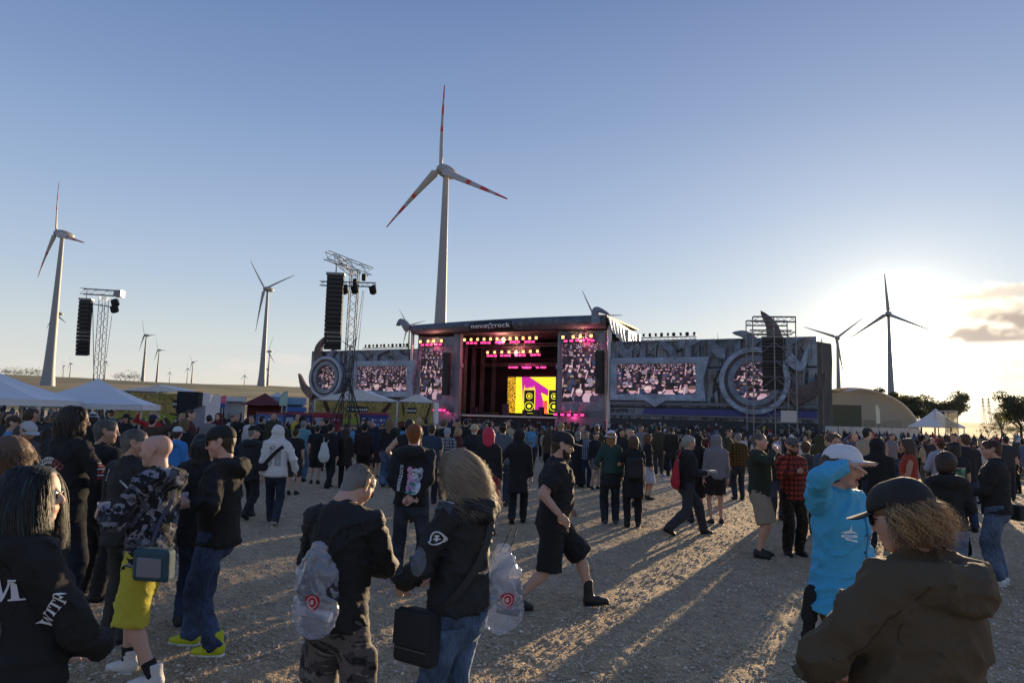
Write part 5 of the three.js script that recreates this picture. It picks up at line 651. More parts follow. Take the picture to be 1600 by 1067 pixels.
// ---- one person
const RES = { near: { body: .024, cloth: .0130, head: .0060, hand: .0054, hair: .0095 }, mid: { body: .032, cloth: .021, head: .0100, hand: .0090, hair: .015 }, mid2: { body: .042, cloth: .032, head: .0150, hand: .0145, hair: .022 }, far: { body: .065, cloth: .053, head: .025, hand: .032, hair: .034 } };
let personSeed = 1; const hem0 = t => t.hem ?? .06;
function makePerson(o) {
  const r = RES[o.res || 'mid'], J = pose(o), seed = (personSeed += 7.31), fe = o.female; const t = thing('person', o.label, 'person', [o.x || 0, groundY(o.x || 0, o.z || 0), o.z || 0], o.yaw || 0, o.group); const S = (o.H || 1.75) / 1.75; t.scale.setScalar(S);
  const top = o.top || {}, bot = o.bottom || {}, skin = skinMat(o.skin || SKIN[0]);
  // body
  const bp = [...torsoPrims(J, -.006, o), ...armPrims(J, 'L', 0, { ...o, sleeve: 'long', sleeveLen: 1 }), ...armPrims(J, 'R', 0, { ...o, sleeve: 'long', sleeveLen: 1 }), ...legPrims(J, 'L', -.004, o), ...legPrims(J, 'R', -.004, o), prim(J.neck, J.head.clone().add(V(0, -.05, -.03).applyQuaternion(J.hq)), fe ? .05 : .06, fe ? .046 : .056, { k: .03 })];
  const body = netMesh(bp, r.body); body.setAttribute('color', new THREE.BufferAttribute(new Float32Array(body.attributes.position.count * 3).fill(1), 3));
  const hm = new THREE.Matrix4().compose(J.head, J.hq, V(1, 1, 1).multiplyScalar(fe ? .96 : 1)); const list = [body.toNonIndexed(), headGeo({ female: fe, open: o.open, cell: r.head }).clone().applyMatrix4(hm)]; J.handM = {};
  for (const s of ['L', 'R']) { const A = (o.arms || {})[s] || {}, m = s === 'L' ? 1 : -1; if (A.hide) continue; const fd = A.d ? V(...A.d).normalize() : J['wrist' + s].clone().sub(J['elbow' + s]).normalize(); let pn = A.n ? V(...A.n) : V(-m, 0, .15).applyQuaternion(J.tq); pn.addScaledVector(fd, -pn.dot(fd)).normalize(); let tx = fd.clone().cross(pn); const mirror = tx.dot(V(0, 0, 0)) > 0; // thumb side: right hand has thumb = finger x palm
    // natural thumb side: left hand thumb = fd x pn, right hand = pn x fd
    const th = s === 'L' ? pn.clone().cross(fd).negate() : pn.clone().cross(fd); const X = fd.clone().cross(pn); const mir = X.dot(th) < 0; const M = new THREE.Matrix4().makeBasis(X, fd, pn); M.setPosition(J['wrist' + s]); J.handM[s] = { M, X, fd, pn, th }; list.push(handGeo(A.pose || 'relaxed', mir, r.hand).clone().applyMatrix4(M.clone().scale(V(.94, .94, .94)))); }
  part('body', mergeGeometries(list), skin, t);
  const cyl = (x, y, z) => [Math.atan2(x, z) * .17, y], pl = (x, y, z) => [x + z * .6, y + z * .15];
  // shirt, jacket, hoodie
  if (top.mat) {
    const th = top.t ?? .022, hem = top.hem ?? .06, P = torsoPrims(J, th, { ...o, flat: top.flat || 1.26 }).slice(1); const flare = top.flare || 0; P.push(prim(J.q(.17, Math.max(0, (o.build || 1) - 1) * .12), J.q(-hem, -.005), (fe ? .136 : .146) * (o.build || 1) + th, (fe ? .164 : .154) * (o.build || 1) + th + .016 + flare, { f: J.fw, fk: top.hemFlat || 1.25, k: .05, capB: true }));
    if (top.sleeve !== 'none') P.push(...armPrims(J, 'L', th * .5 + .002, { ...o, sleeve: top.sleeve, sleeveLen: top.sleeveLen, cuff: top.cuff }), ...armPrims(J, 'R', th * .5 + .002, { ...o, sleeve: top.sleeve, sleeveLen: top.sleeveLenR ?? top.sleeveLen, cuff: top.cuff }));
    if (top.collar) P.push(prim(J.q(.52, -.03), J.q(.585, -.03), .078, .07, { k: .02, capB: true }));
    if (top.hood === 'down') for (let i = 0; i < 8; i++) { const a0 = Math.PI * (i / 8) * 1.3 + Math.PI * .85 - Math.PI * .0, a = Math.PI * (.85 + 1.3 * i / 8), b = Math.PI * (.85 + 1.3 * (i + 1) / 8); const hs = top.hoodSize || 1.2, rad = .098 * Math.sqrt(hs), z0 = -.045 * hs; const f1 = 1 - Math.abs(i / 8 - .5) * 1.3, f2 = 1 - Math.abs((i + 1) / 8 - .5) * 1.3; P.push(prim(J.q(.545 - f1 * .035, z0 + Math.sin(a) * rad * .8, Math.cos(a) * rad), J.q(.545 - f2 * .035, z0 + Math.sin(b) * rad * .8, Math.cos(b) * rad), (.030 + .026 * f1) * hs, (.030 + .026 * f2) * hs, { k: .025 })); }
    if (top.hood === 'up') { const H = (x, y, z) => V(x, y, z).applyQuaternion(J.hq).add(J.head); P.push(prim(H(0, .034, .004), H(0, .03, -.045), .106, .112, { k: .05, f: V(1, 0, 0).applyQuaternion(J.hq), fk: 1.06 }), prim(H(0, -.02, -.02), J.q(.49, -.03), .098, .12, { k: .06 }), prim(H(0, -.01, .10), H(0, -.012, .16), .076, .095, { sub: true, k: .02, f: V(1, 0, 0).applyQuaternion(J.hq), fk: 1.12 })); }
    if (top.waistTied) P.push(prim(J.q(.03, 0), J.q(-.22, -.02), .175, .225, { f: J.fw, fk: 1.2, k: .04, capB: true }));
    const wr = wrinkle(top.wr ?? .0095, top.wx ?? 7, top.wy ?? 11, seed), opt = { amp: .016, disp: wr, uv: top.uv === 'cyl' ? cyl : pl }; const g = netMesh(P, r.cloth, opt); const m = part(top.name || 'top', g, top.mat, t); t.userData._f = undefined; J.topField = (x, y, z) => evalList(P, x, y, z) + wr(x, y, z); J.topMesh = m;
    if (top.ribMat) { const rp = [prim(J.q(-hem + .05, -.005), J.q(-hem - .015, -.005), (fe ? .160 : .153) * (o.build || 1) + th + .004, (fe ? .158 : .151) * (o.build || 1) + th, { f: J.fw, fk: top.hemFlat || 1.25, k: .01, capB: true, capA: true })]; part('hem_band', netMesh(rp, r.cloth, { uv: pl, disp: (x, y, z) => Math.sin(Math.atan2(x, z) * 90) * .001 }), top.ribMat, t); }
  }
  if (top.seams || (o.res === 'near' && top.sleeve !== 'none' && top.sleeve !== 'short')) { const f = J.topField, e = .004, hug = (x, y, z) => { const p = V(x, y, z); for (let k = 0; k < 16; k++) { const d = f(p.x, p.y, p.z) - .0006; if (Math.abs(d) < .0006) break; const g2 = V(f(p.x + e, p.y, p.z) - f(p.x - e, p.y, p.z), f(p.x, p.y + e, p.z) - f(p.x, p.y - e, p.z), f(p.x, p.y, p.z + e) - f(p.x, p.y, p.z - e)).normalize(); p.addScaledVector(g2, -d * .8); } return p; }; const line = pts => part('seam', new THREE.TubeGeometry(new THREE.CatmullRomCurve3(pts.map(p => hug(p.x, p.y, p.z))), 40, .0024, 5), top.mat, t); const n = 14; for (const s of ['L', 'R']) { const m = s === 'L' ? 1 : -1; line(Array.from({ length: n }, (_, i) => { const a = i / (n - 1); return J.q(.53 - a * .22, -.16 + .10 * Math.sin(a * 2), m * (.155 + .01 * Math.sin(a * 3)) * (fe ? .9 : 1)); })); line(Array.from({ length: n }, (_, i) => J['sh' + s].clone().lerp(J['elbow' + s], .15 + .85 * i / (n - 1)).add(V(0, 0, -.1)))); } line(Array.from({ length: n }, (_, i) => J.q(.44, -.2, (i / (n - 1) - .5) * .30))); line(Array.from({ length: n }, (_, i) => J.q(-hem0(top) + .035, -.22, (i / (n - 1) - .5) * .34))); }
  // trousers, shorts, skirt
  if (bot.mat) {
    const th = bot.t ?? .014, P = []; P.push(prim(J.q(.075, 0), J.q(-.045, -.012), (fe ? .140 : .140) * (o.build || 1) + th * .6, (fe ? .160 : .148) * (o.build || 1) + th, { f: J.fw, fk: 1.28, k: .05, capA: true }));
    if (bot.kind === 'skirt') P.push(prim(J.q(-.02, 0), J.q(-(bot.len || .42), 0), .155 + th, .20 + (bot.flare ?? .05), { f: J.fw, fk: 1.12, k: .04, capB: true }));
    else for (const s of ['L', 'R']) { const h = J['hip' + s], k = J['knee' + s], a = J['ankle' + s]; const w = 1 + ((o.build || 1) - 1) * .6, f2 = fe ? 1.05 : 1; if (bot.kind === 'shorts') { const e = h.clone().lerp(k, bot.len || 1.02), lt = bot.loose ?? .026; P.push(prim(h, e, .092 * w * f2 + th, .066 * w + th + lt, { k: .05, capB: true })); } else { const c = k.clone().lerp(a, .32), e = k.clone().lerp(a, bot.end ?? 1.06), lo = bot.loose ?? .006; P.push(prim(h, k, .089 * w * f2 + th, .060 * w + th + lo * .6, { k: .05 }), prim(k, c, .060 * w + th + lo * .6, .058 * w + th + lo, { k: .03 }), prim(c, e, .058 * w + th + lo, (bot.hemR ?? .046) + th + lo, { k: .03, capB: true })); if (bot.cargo) { const q = h.clone().lerp(k, .72).add(V((s === 'L' ? 1 : -1) * .075, 0, 0)); P.push(prim(q.clone().add(V(0, .06, 0)), q.clone().add(V(0, -.08, 0)), .052, .055, { k: .015 })); } } }
    const wr = wrinkle(bot.wr ?? .0085, 8, bot.wy ?? 13, seed + 3); part(bot.name || (bot.kind === 'skirt' ? 'skirt' : bot.kind === 'shorts' ? 'shorts' : 'trousers'), netMesh(P, r.cloth, { amp: .014, disp: (x, y, z) => { const b = Math.min(1, Math.max(.25, (.55 - y) * 2.2)); return wr(x, y, z) * (bot.kind ? .8 : b + .2); }, uv: pl }), bot.mat, t);
  }
  if (o.coatTail) { const c = o.coatTail; const P = [prim(J.q(-.02, 0), J.q(-(c.len || .45), -.03), .175, .215, { f: J.fw, fk: 1.1, k: .03, capB: true })]; part(c.name || 'coat_skirt', netMesh(P, r.cloth, { disp: wrinkle(.009, 8, 3, seed), amp: .02, uv: pl }), c.mat, t); }
  // shoes and socks
  if (o.shoes) for (const s of ['L', 'R']) { const a = J['ankle' + s], yw = J['footYaw' + s], tip = J['footTip' + s]; const fq = new THREE.Quaternion().setFromEuler(new THREE.Euler(tip, yw, 0, 'YXZ')), f = (x, y, z) => V(x, y, z).applyQuaternion(fq).add(a); const P = [prim(f(0, -.035, -.035), f(0, -.045, .07), .044, .042, { k: .03 }), prim(f(0, -.045, .07), f(0, -.055, .145), .042, .033, { k: .03, f: V(0, 1, 0).applyQuaternion(fq), fk: 1.15 }), prim(f(0, -.01, -.02), f(0, o.shoes.high ?? .03, -.012), .047, .048, { k: .03, capB: true })]; const dn = V(0, 1, 0).applyQuaternion(fq), b0 = f(0, -.072, 0); part('shoe', netMesh(P, Math.min(r.cloth, .02), { cut: (x, y, z) => -((x - b0.x) * dn.x + (y - b0.y) * dn.y + (z - b0.z) * dn.z), uv: pl }), o.shoes.mat, t);
    const so = [prim(f(0, -.072, -.035), f(0, -.072, .06), .049, .048, { k: .02 }), prim(f(0, -.072, .06), f(0, -.072, .148), .048, .038, { k: .02 })], b1 = f(0, -.068, 0), b2 = f(0, -.087, 0); part('sole', netMesh(so, Math.min(r.cloth, .018), { cut: (x, y, z) => Math.max((x - b1.x) * dn.x + (y - b1.y) * dn.y + (z - b1.z) * dn.z, -((x - b2.x) * dn.x + (y - b2.y) * dn.y + (z - b2.z) * dn.z)) }), o.shoes.sole || o.shoes.mat, t);
    if (o.shoes.sock) part('sock', netMesh([prim(a.clone().add(V(0, .0, -.01)), a.clone().lerp(J['knee' + s], o.shoes.sockLen || .2).add(V(0, 0, -.004)), .046, .05, { capB: true })], Math.min(r.cloth, .014), { disp: (x, y, z) => Math.sin(y * 160) * .002 }), o.shoes.sock, t); }
  // hair, hat, glasses, beard: built in the head's frame
  function onHead(name, g, m) { const q = part(name, g, m, t); q.position.copy(J.head); q.quaternion.copy(J.hq); if (fe) q.scale.setScalar(.96); return q; }
  const hr = o.hair; if (hr && top.hood !== 'up') {
    if (hr.kind === 'short') onHead('hair', shortHairGeo(r.hair, hr.thick ?? .008), hairMat(hr.rgb)); if (hr.kind === 'long') onHead('hair', shortHairGeo(r.hair, hr.thick ?? .012, { long: hr.len || .2 }), hairMat(hr.rgb)); if (hr.kind === 'bun') { onHead('hair', shortHairGeo(r.hair, .007), hairMat(hr.rgb)); onHead('hair_bun', netMesh([prim(V(-.02, .0, -.11), V(.01, .015, -.118), .028, .03)], r.hair, { disp: (x, y, z) => noise.noise(x * 90, y * 90, z * 90) * .012 }), hairMat(hr.rgb)); }
    if (!hr.strands && hr.kind !== 'bald' && (o.res === 'near' || o.res === 'mid') && !o.hat) hr.strands = { n: 420, len: hr.kind === 'long' ? (hr.len || .2) * 1.15 + .04 : .028 + (hr.thick ?? .008) * 1.2, seg: hr.kind === 'long' ? 7 : 3, seed: Math.round(seed * 10), width: .0026, curl: .004, gravity: hr.kind === 'long' ? .5 : .16, fan: .2 }; if (hr.strands) { const q = onHead('hair_strands', strands(hr.strands), hairMat(hr.strands.rgb || hr.rgb)); if (hr.strands2) onHead('hair_strands', strands(hr.strands2), hairMat(hr.strands2.rgb)); } }
  if (o.hat) { const q = onHead(o.hat.kind === 'beanie' ? 'beanie' : o.hat.kind === 'bucket' ? 'bucket_hat' : 'cap', capGeo(r.hair * .8, { kind: o.hat.kind || 'cap' }), o.hat.mat); if (o.hat.back) q.rotateY(Math.PI); if (o.hat.tilt) q.rotateX(o.hat.tilt); if (o.hat.lift) q.position.y += o.hat.lift; }
  if (o.beard) { const P = [prim(V(0, -.035, .028), V(0, -.088, .058), .064, .036, { k: .03 }), prim(V(.045, -.035, .01), V(.02, -.092, .05), .034, .03, { k: .03 }), prim(V(-.045, -.035, .01), V(-.02, -.092, .05), .034, .03, { k: .03 }), prim(V(0, -.018, .105), V(0, .02, .10), .048, .07, { sub: true, k: .015 }), prim(V(0, -.061, .105), V(0, -.061, .09), .012, .010, { sub: true, k: .01 })]; onHead('beard', netMesh(P, r.hair, { amp: .01, disp: (x, y, z) => noise.noise(x * 130, y * 130, z * 130) * .006, cut: (x, y, z) => Math.max(y + .012 - (Math.abs(x) > .05 ? .02 : 0), -z - .0) }), hairMat(o.beard)); }
  if (o.glasses) { const gm = new THREE.MeshPhysicalMaterial({ color: o.glasses === 'mirror' ? 0x4a8cff : 0x0a0a0b, roughness: .08, metalness: o.glasses === 'mirror' ? .8 : 0, clearcoat: 1 }), gs = []; for (const s of [-1, 1]) { const l = new THREE.SphereGeometry(.026, 14, 10); l.scale(1, .78, .28); l.rotateY(s * .22); l.translate(s * .034, .002, .098); gs.push(l); gs.push(bar(V(s * .058, .008, .092), V(s * .080, .006, -.01), .0028, 5)); } gs.push(bar(V(-.012, .006, .104), V(.012, .006, .104), .003, 5)); const q = onHead('sunglasses', mergeGeometries(gs.map(clean)), gm); if (o.glassesUp) { q.translateY(.055); q.rotateX(-.35); } }
  t.updateMatrixWorld(true); t.J = J; t.world = (v) => v.clone().applyMatrix4(t.matrixWorld); t.wdir = v => v.clone().transformDirection(t.matrixWorld); t.S = S;
  return t;
}
// a print laid onto the garment: a grid pressed against the cloth from direction dir (person's frame)
function print(t, name, tex, c, w, h, dir, o = {}) {
  const J = t.J, n = V(...dir).normalize(), up0 = o.up ? V(...o.up) : V(0, 1, 0), rt = up0.clone().cross(n).normalize(), up = n.clone().cross(rt).normalize(), N = o.n || 22, pos = [], uv = [], idx = [], hit = [], C = V(...c);
  for (let j = 0; j <= N; j++) for (let i = 0; i <= N; i++) { const u = i / N, v = j / N, p = C.clone().addScaledVector(rt, (u - .5) * w).addScaledVector(up, (v - .5) * h).addScaledVector(n, .35); let ok = false; for (let k = 0; k < 220; k++) { const d = J.topField(p.x, p.y, p.z) - .0035; if (d < .0012) { ok = true; break; } p.addScaledVector(n, -Math.min(d * .6 + .0004, .02)); } hit.push(ok && p.clone().sub(C).dot(n) > -(o.reach ?? .25)); pos.push(p.x, p.y, p.z); uv.push(u, v); }
  for (let j = 0; j < N; j++) for (let i = 0; i < N; i++) { const a = j * (N + 1) + i; const dp = q => (pos[q * 3] - C.x) * n.x + (pos[q * 3 + 1] - C.y) * n.y + (pos[q * 3 + 2] - C.z) * n.z, dd = [dp(a), dp(a + 1), dp(a + N + 1), dp(a + N + 2)]; if (hit[a] && hit[a + 1] && hit[a + N + 1] && hit[a + N + 2] && Math.max(...dd) - Math.min(...dd) < (w / N) * 7) idx.push(a, a + 1, a + N + 1, a + 1, a + N + 2, a + N + 1); }
  const par = pos.map((_, i) => i), find = i => { while (par[i] !== i) i = par[i] = par[par[i]]; return i; }; for (let i = 0; i < idx.length; i += 3) { par[find(idx[i])] = find(idx[i + 1]); par[find(idx[i + 1])] = find(idx[i + 2]); } const cnt = new Map(); for (const i of idx) cnt.set(find(i), (cnt.get(find(i)) || 0) + 1); const big = [...cnt].sort((a, b) => b[1] - a[1])[0], keep = []; for (let i = 0; i < idx.length; i += 3) if (find(idx[i]) === big[0]) keep.push(idx[i], idx[i + 1], idx[i + 2]);
  const g0 = new THREE.BufferGeometry(); g0.setAttribute('position', new THREE.Float32BufferAttribute(pos, 3)); g0.setAttribute('uv', new THREE.Float32BufferAttribute(uv, 2)); g0.setIndex(keep); const g = g0.toNonIndexed(); g.computeVertexNormals();
  const m = part(name, g, new THREE.MeshStandardMaterial({ map: tex, alphaMap: null, transparent: true, alphaTest: .35, roughness: .8, side: THREE.DoubleSide }), t); m.castShadow = false; return m;
}
function inkTex(w, h, draw) { return canvasTex(w, h, (g) => { g.clearRect(0, 0, w, h); draw(g, w, h); }); }
// ------------------------------------------------------------------ the people one can pick out
const Tm = (rgb, o = {}) => ({ mat: cloth(rgb, o.rough || .92, o.tex), ...o }), Bm = (rgb, o = {}) => ({ mat: o.denim ? DENIM(rgb) : cloth(rgb, .92, o.tex), ...o });
const SH = (rgb, sole, o = {}) => ({ mat: cloth(rgb, .6), sole: cloth(sole || rgb, .7), ...o }), HR = (rgb, kind = 'short', o = {}) => ({ kind, rgb: typeof rgb === 'string' ? HAIRC[rgb] : rgb, ...o });
function person(label, px, py, D, yaw, o = {}) { const p = at(px, py, D), g = groundY(p.x, -D); return makePerson({ res: D < 7.4 ? 'near' : D < 11 ? 'mid' : 'mid2', H: Math.max(1.5, Math.min(1.93, p.y - g - (o.hat || (o.top && o.top.hood === 'up') ? .03 : .012))), shoes: SH(BLACK), ...o, label, x: p.x, z: -D, yaw: yaw * D2R, group: 'festival visitors standing on the gravel' }); }
const walk = (a = .3, lift = .05) => ({ L: [.08, a, 3, 0, 0], R: [-.08, -a * .95, -3, lift, 25] });
const walk2 = (a = .3, lift = .05) => ({ R: [-.08, a, -3, 0, 0], L: [.08, -a * .95, 3, lift, 25] });
const PRINT_FONT = 'serif';

// 1 woman with dark hair, front left
{
  const t = person('woman with long dark teal hair and printed black hoodie, front left corner', 46, 724, 2.6, 150, { H: 1.69, female: true, build: 1.10, headYaw: -48, headPitch: -6, top: Tm(BLACK, { t: .034, hem: .10, hood: 'down', wr: .012 }), coatTail: { mat: cloth([.015, .015, .017]), len: .62 }, bottom: Bm(BLACK), glasses: 'dark', skin: [.60, .38, .30], arms: { R: { p: [-.10, 1.02, .30], elbow: [-1, -.8, -.3], hide: true }, L: { p: [.2, 1.0, .28] } }, hair: HR([.013, .013, .014], 'long', { len: .14, thick: .006, strands: { n: 4400, len: .31, seed: 3, width: .0012, curl: .007, curlF: 16, fan: .32, gravity: .6 }, strands2: { n: 420, len: .30, seed: 8, width: .0012, curl: .006, curlF: 14, fan: .34, gravity: .6, rgb: [.03, .10, .10] } }) });
  print(t, 'back_print', inkTex(512, 512, (g, w, h) => { g.fillStyle = '#c9ccd4'; g.font = 'bold 120px serif'; g.textAlign = 'right'; g.fillText('EM', 480, 110); const R = rng(5); g.fillStyle = '#8d93a0'; g.fillRect(60, 170, 330, 60); for (let i = 0; i < 260; i++) { const c = 25 + R() * 70; g.fillStyle = `rgb(${c},${c + 4},${c + 10})`; const x = 40 + R() * 380, y = 190 + R() * 190; g.beginPath(); g.moveTo(x, y - 60 * R()); g.lineTo(x + 8 + R() * 8, y + 20); g.lineTo(x - 8 - R() * 8, y + 20); g.fill(); } g.fillStyle = '#d8dae0'; g.font = 'bold 30px serif'; g.textAlign = 'center'; g.save(); g.translate(250, 450); g.rotate(-.08); g.fillText('the cloaks the world', 0, 0); g.restore(); g.font = 'bold 44px serif'; g.save(); g.translate(140, 480); g.rotate(.45); g.fillText('fade', 0, 0); g.restore(); }), [0, 1.16, 0], .40, .46, [0, 0, -1], { n: 34 });
  const el = t.J.elbowR, sh = t.J.shR; print(t, 'sleeve_print', inkTex(256, 128, g => { g.fillStyle = '#d4d6dc'; g.font = 'bold 84px serif'; g.textAlign = 'center'; g.fillText('WITR', 128, 92); }), [(el.x * .75 + sh.x * .25), (el.y * .75 + sh.y * .25), el.z], .15, .075, [-.35, .25, -1], { n: 20, up: [1, .55, .0] });
}
// 2 young man cut by the left edge
person('young man with wavy brown hair and black tee, cut by the left edge', 16, 689, 3.3, -128, { H: 1.75, headYaw: 4, top: Tm(BLACK, { sleeve: 'short' }), bottom: Bm([.02, .02, .025]), skin: [.58, .36, .28], hair: HR([.10, .058, .03], 'short', { thick: .018, strands: { n: 500, len: .075, seg: 4, seed: 21, width: .004, curl: .008, gravity: .25 } }) });
// 3 biker with skull patch
{
  const t = person('tall man with dark hair, black jacket and skull back print before the tents', 112, 633, 6.3, 160, { H: 1.9, headYaw: -38, build: 1.06, top: Tm(BLACK, { hem: .12, t: .026, collar: true }), bottom: Bm([.03, .034, .045], { denim: true }), beard: HAIRC.dark, hair: HR('dark', 'long', { len: .10, thick: .010, strands: { n: 300, len: .22, seed: 9, width: .004, curl: .006, gravity: .7 } }), arms: { R: { p: [-.22, 1.15, .32], pose: 'hold' } } });
  const patch = inkTex(512, 512, (g) => { g.lineWidth = 6; const R = rng(12); for (const up of [1, -1]) for (let i = 0; i < 9; i++) { const a = (i - 4) * .2, r = 205; g.save(); g.translate(256 + Math.sin(a) * r, up > 0 ? 305 - Math.cos(a) * r : 205 + Math.cos(a) * r); g.rotate(a * up); g.fillStyle = up > 0 && i > 5 ? '#8a4a48' : '#c9c6c0'; g.fillRect(-22, -34, 44, 62); g.fillStyle = '#0a0a0c'; g.fillRect(-14, -26, 8 + R() * 8, 44); g.fillRect(-6 + R() * 6, -22 + R() * 20, 18, 9); g.fillRect(8, -24, 6, 20 + R() * 22); g.restore(); } g.fillStyle = '#c9c6c0'; g.beginPath(); g.ellipse(250, 235, 62, 70, 0, 0, 7); g.fill(); g.fillRect(214, 280, 74, 44); g.fillStyle = '#08080a'; g.beginPath(); g.ellipse(226, 235, 19, 21, 0, 0, 7); g.fill(); g.beginPath(); g.ellipse(276, 235, 19, 21, 0, 0, 7); g.fill(); g.beginPath(); g.moveTo(250, 255); g.lineTo(240, 278); g.lineTo(262, 278); g.fill(); for (let i = 0; i < 4; i++) g.fillRect(222 + i * 17, 290, 4, 34); g.strokeStyle = '#c9c6c0'; g.lineWidth = 12; g.beginPath(); g.moveTo(300, 270); g.lineTo(400, 380); g.moveTo(300, 210); g.lineTo(370, 160); g.stroke(); g.fillStyle = '#8c2430'; for (let i = 0; i < 3; i++) g.fillRect(200 + i * 40, 168, 14, 22); });
  print(t, 'back_patch', patch, [0, 1.19, 0], .36, .42, [0, 0, -1], { n: 26 }); print(t, 'sleeve_stripes', inkTex(64, 128, g => { g.fillStyle = '#b8a8a4'; for (let i = 0; i < 6; i++) { g.fillStyle = i % 2 ? '#a02c34' : '#c8c4c0'; g.fillRect(6, 6 + i * 20, 52, 9); } }), [t.J.elbowR.x, t.J.elbowR.y + .06, t.J.elbowR.z], .09, .16, [-.9, .1, -.5], { n: 12 });
}
person('man with cropped grey hair and long black shirt right of the skull jacket', 163, 656, 7.0, 158, { headYaw: -35, build: 1.1, top: Tm(BLACK, { hem: .14, t: .02 }), bottom: Bm([.02, .02, .022]), hair: HR([.10, .095, .09]) });
person('man in grey hoodie and pale cap looking down before the wooden bar', 40, 657, 9, 70, { headPitch: 22, top: Tm([.06, .062, .066], { hood: 'down' }), bottom: Bm([.04, .045, .06], { denim: true }), hat: { mat: cloth([.42, .42, .44]) }, beard: HAIRC.brown, hair: HR('brown') });
person('person in charcoal hoodie seen from behind beside the skull jacket', 76, 668, 8.2, 175, { top: Tm([.035, .036, .04], { hood: 'down' }), bottom: Bm([.03, .03, .034]), hair: HR('dark') });
// 5 softshell man
{ const t = person('grey haired man in black softshell with reflective piping beside the bald man', 207, 676, 5.9, 158, { headYaw: -40, H: 1.72, top: Tm(BLACK, { collar: true, t: .028, hem: .14, rough: .75 }), bottom: Bm([.035, .035, .03], { loose: .02, cargo: true }), shoes: SH([.03, .025, .02], null, { high: .1 }), hair: HR([.13, .12, .105], 'short', { thick: .004 }), glasses: 'dark', skin: [.52, .31, .23], feet: { L: [.13, .05, 10], R: [-.13, -.02, -12] } });
  const pip = inkTex(64, 64, g => { g.fillStyle = '#b8bcc4'; g.fillRect(4, 26, 56, 9); }); print(t, 'reflective_piping', pip, [-.12, 1.26, 0], .16, .12, [0, .2, -1], { n: 12, up: [-.9, 1, 0] }); print(t, 'reflective_piping', pip, [.14, 1.34, 0], .13, .10, [0, .3, -1], { n: 12, up: [.9, .6, 0] }); }
// 6 bald man with camouflage jacket and yellow shorts
const bald = person('bald man in camouflage jacket and yellow shorts holding a cup', 250, 682, 5.05, -98, { H: 1.74, build: 1.03, headYaw: 8, top: Tm([.62, .62, .66], { tex: camoTex([[.13, .135, .155], [.38, .39, .43], [.62, .62, .65], [.08, .08, .09]], 2.0, 2), t: .03, hem: .10, hood: 'down', wr: .013, ribMat: cloth(BLACK) }), bottom: Bm([.50, .44, .045], { kind: 'shorts', len: 1.12, loose: .034 }), shoes: SH([.62, .60, .58], [.7, .68, .66], { high: .085, sock: cloth(BLACK), sockLen: .26 }), skin: [.54, .33, .25], feet: { L: [.10, -.16, 10], R: [-.12, .20, -6] }, arms: { L: { p: [.12, 1.16, .31], pose: 'cup', n: [-1, 0, .1], d: [-.35, .15, 1], elbow: [.7, -.8, -.4] }, R: { p: [-.04, 1.14, .32], pose: 'cup', n: [1, 0, .2], d: [.35, .15, 1], elbow: [-.7, -.8, -.3] } } });
// 7 man with cap and neon shoes
const capMan = person('man in black cap, sunglasses and neon yellow sneakers holding a beer', 352, 672, 5.7, -92, { H: 1.79, headPitch: 6, headYaw: 8, top: Tm([.012, .011, .011], { hood: 'down', t: .030, hem: .09, wr: .012, sleeveLen: .72, ribMat: cloth(BLACK) }), bottom: Bm([.10, .15, .27], { denim: true, loose: .010 }), shoes: SH([.52, .58, .01], [.7, .7, .66], { high: .10 }), hat: { mat: cloth([.010, .010, .011], .8) }, hair: HR('brown', 'short', { thick: .003 }), glasses: 'dark', skin: [.55, .34, .26], feet: { L: [.10, -.08, 4], R: [-.12, .22, -4] }, arms: { L: { p: [.24, 1.16, .15], pose: 'cup', d: [-.15, .35, .9], n: [-1, 0, .2], elbow: [.7, -.6, -.8] } } });
person('person in black jacket half hidden behind the man with neon sneakers', 316, 706, 6.3, 172, { H: 1.68, top: Tm([.016, .016, .019], { hem: .2, t: .03 }), bottom: Bm([.07, .10, .17], { denim: true }), hair: HR('black', 'long', { len: .12 }), shoes: SH([.05, .05, .05]) });
person('person in bright blue jacket and white cap standing by the far left crowd', 277, 666, 12, 165, { headYaw: 20, top: Tm([.04, .20, .52], { hood: 'down' }), bottom: Bm([.02, .025, .035]), hat: { mat: cloth([.5, .55, .62]) }, hair: HR('brown'), arms: { R: { p: [-.16, 1.1, .25] } } });
person('man in black cap and dark hooded coat walking beside the white hoodie', 396, 661, 12.4, 172, { top: Tm([.022, .024, .03], { hood: 'down', hem: .2 }), bottom: Bm([.016, .016, .018]), hat: { mat: cloth(BLACK) }, hair: HR('grey'), feet: walk(.26), skin: [.56, .34, .26], headYaw: -50 });
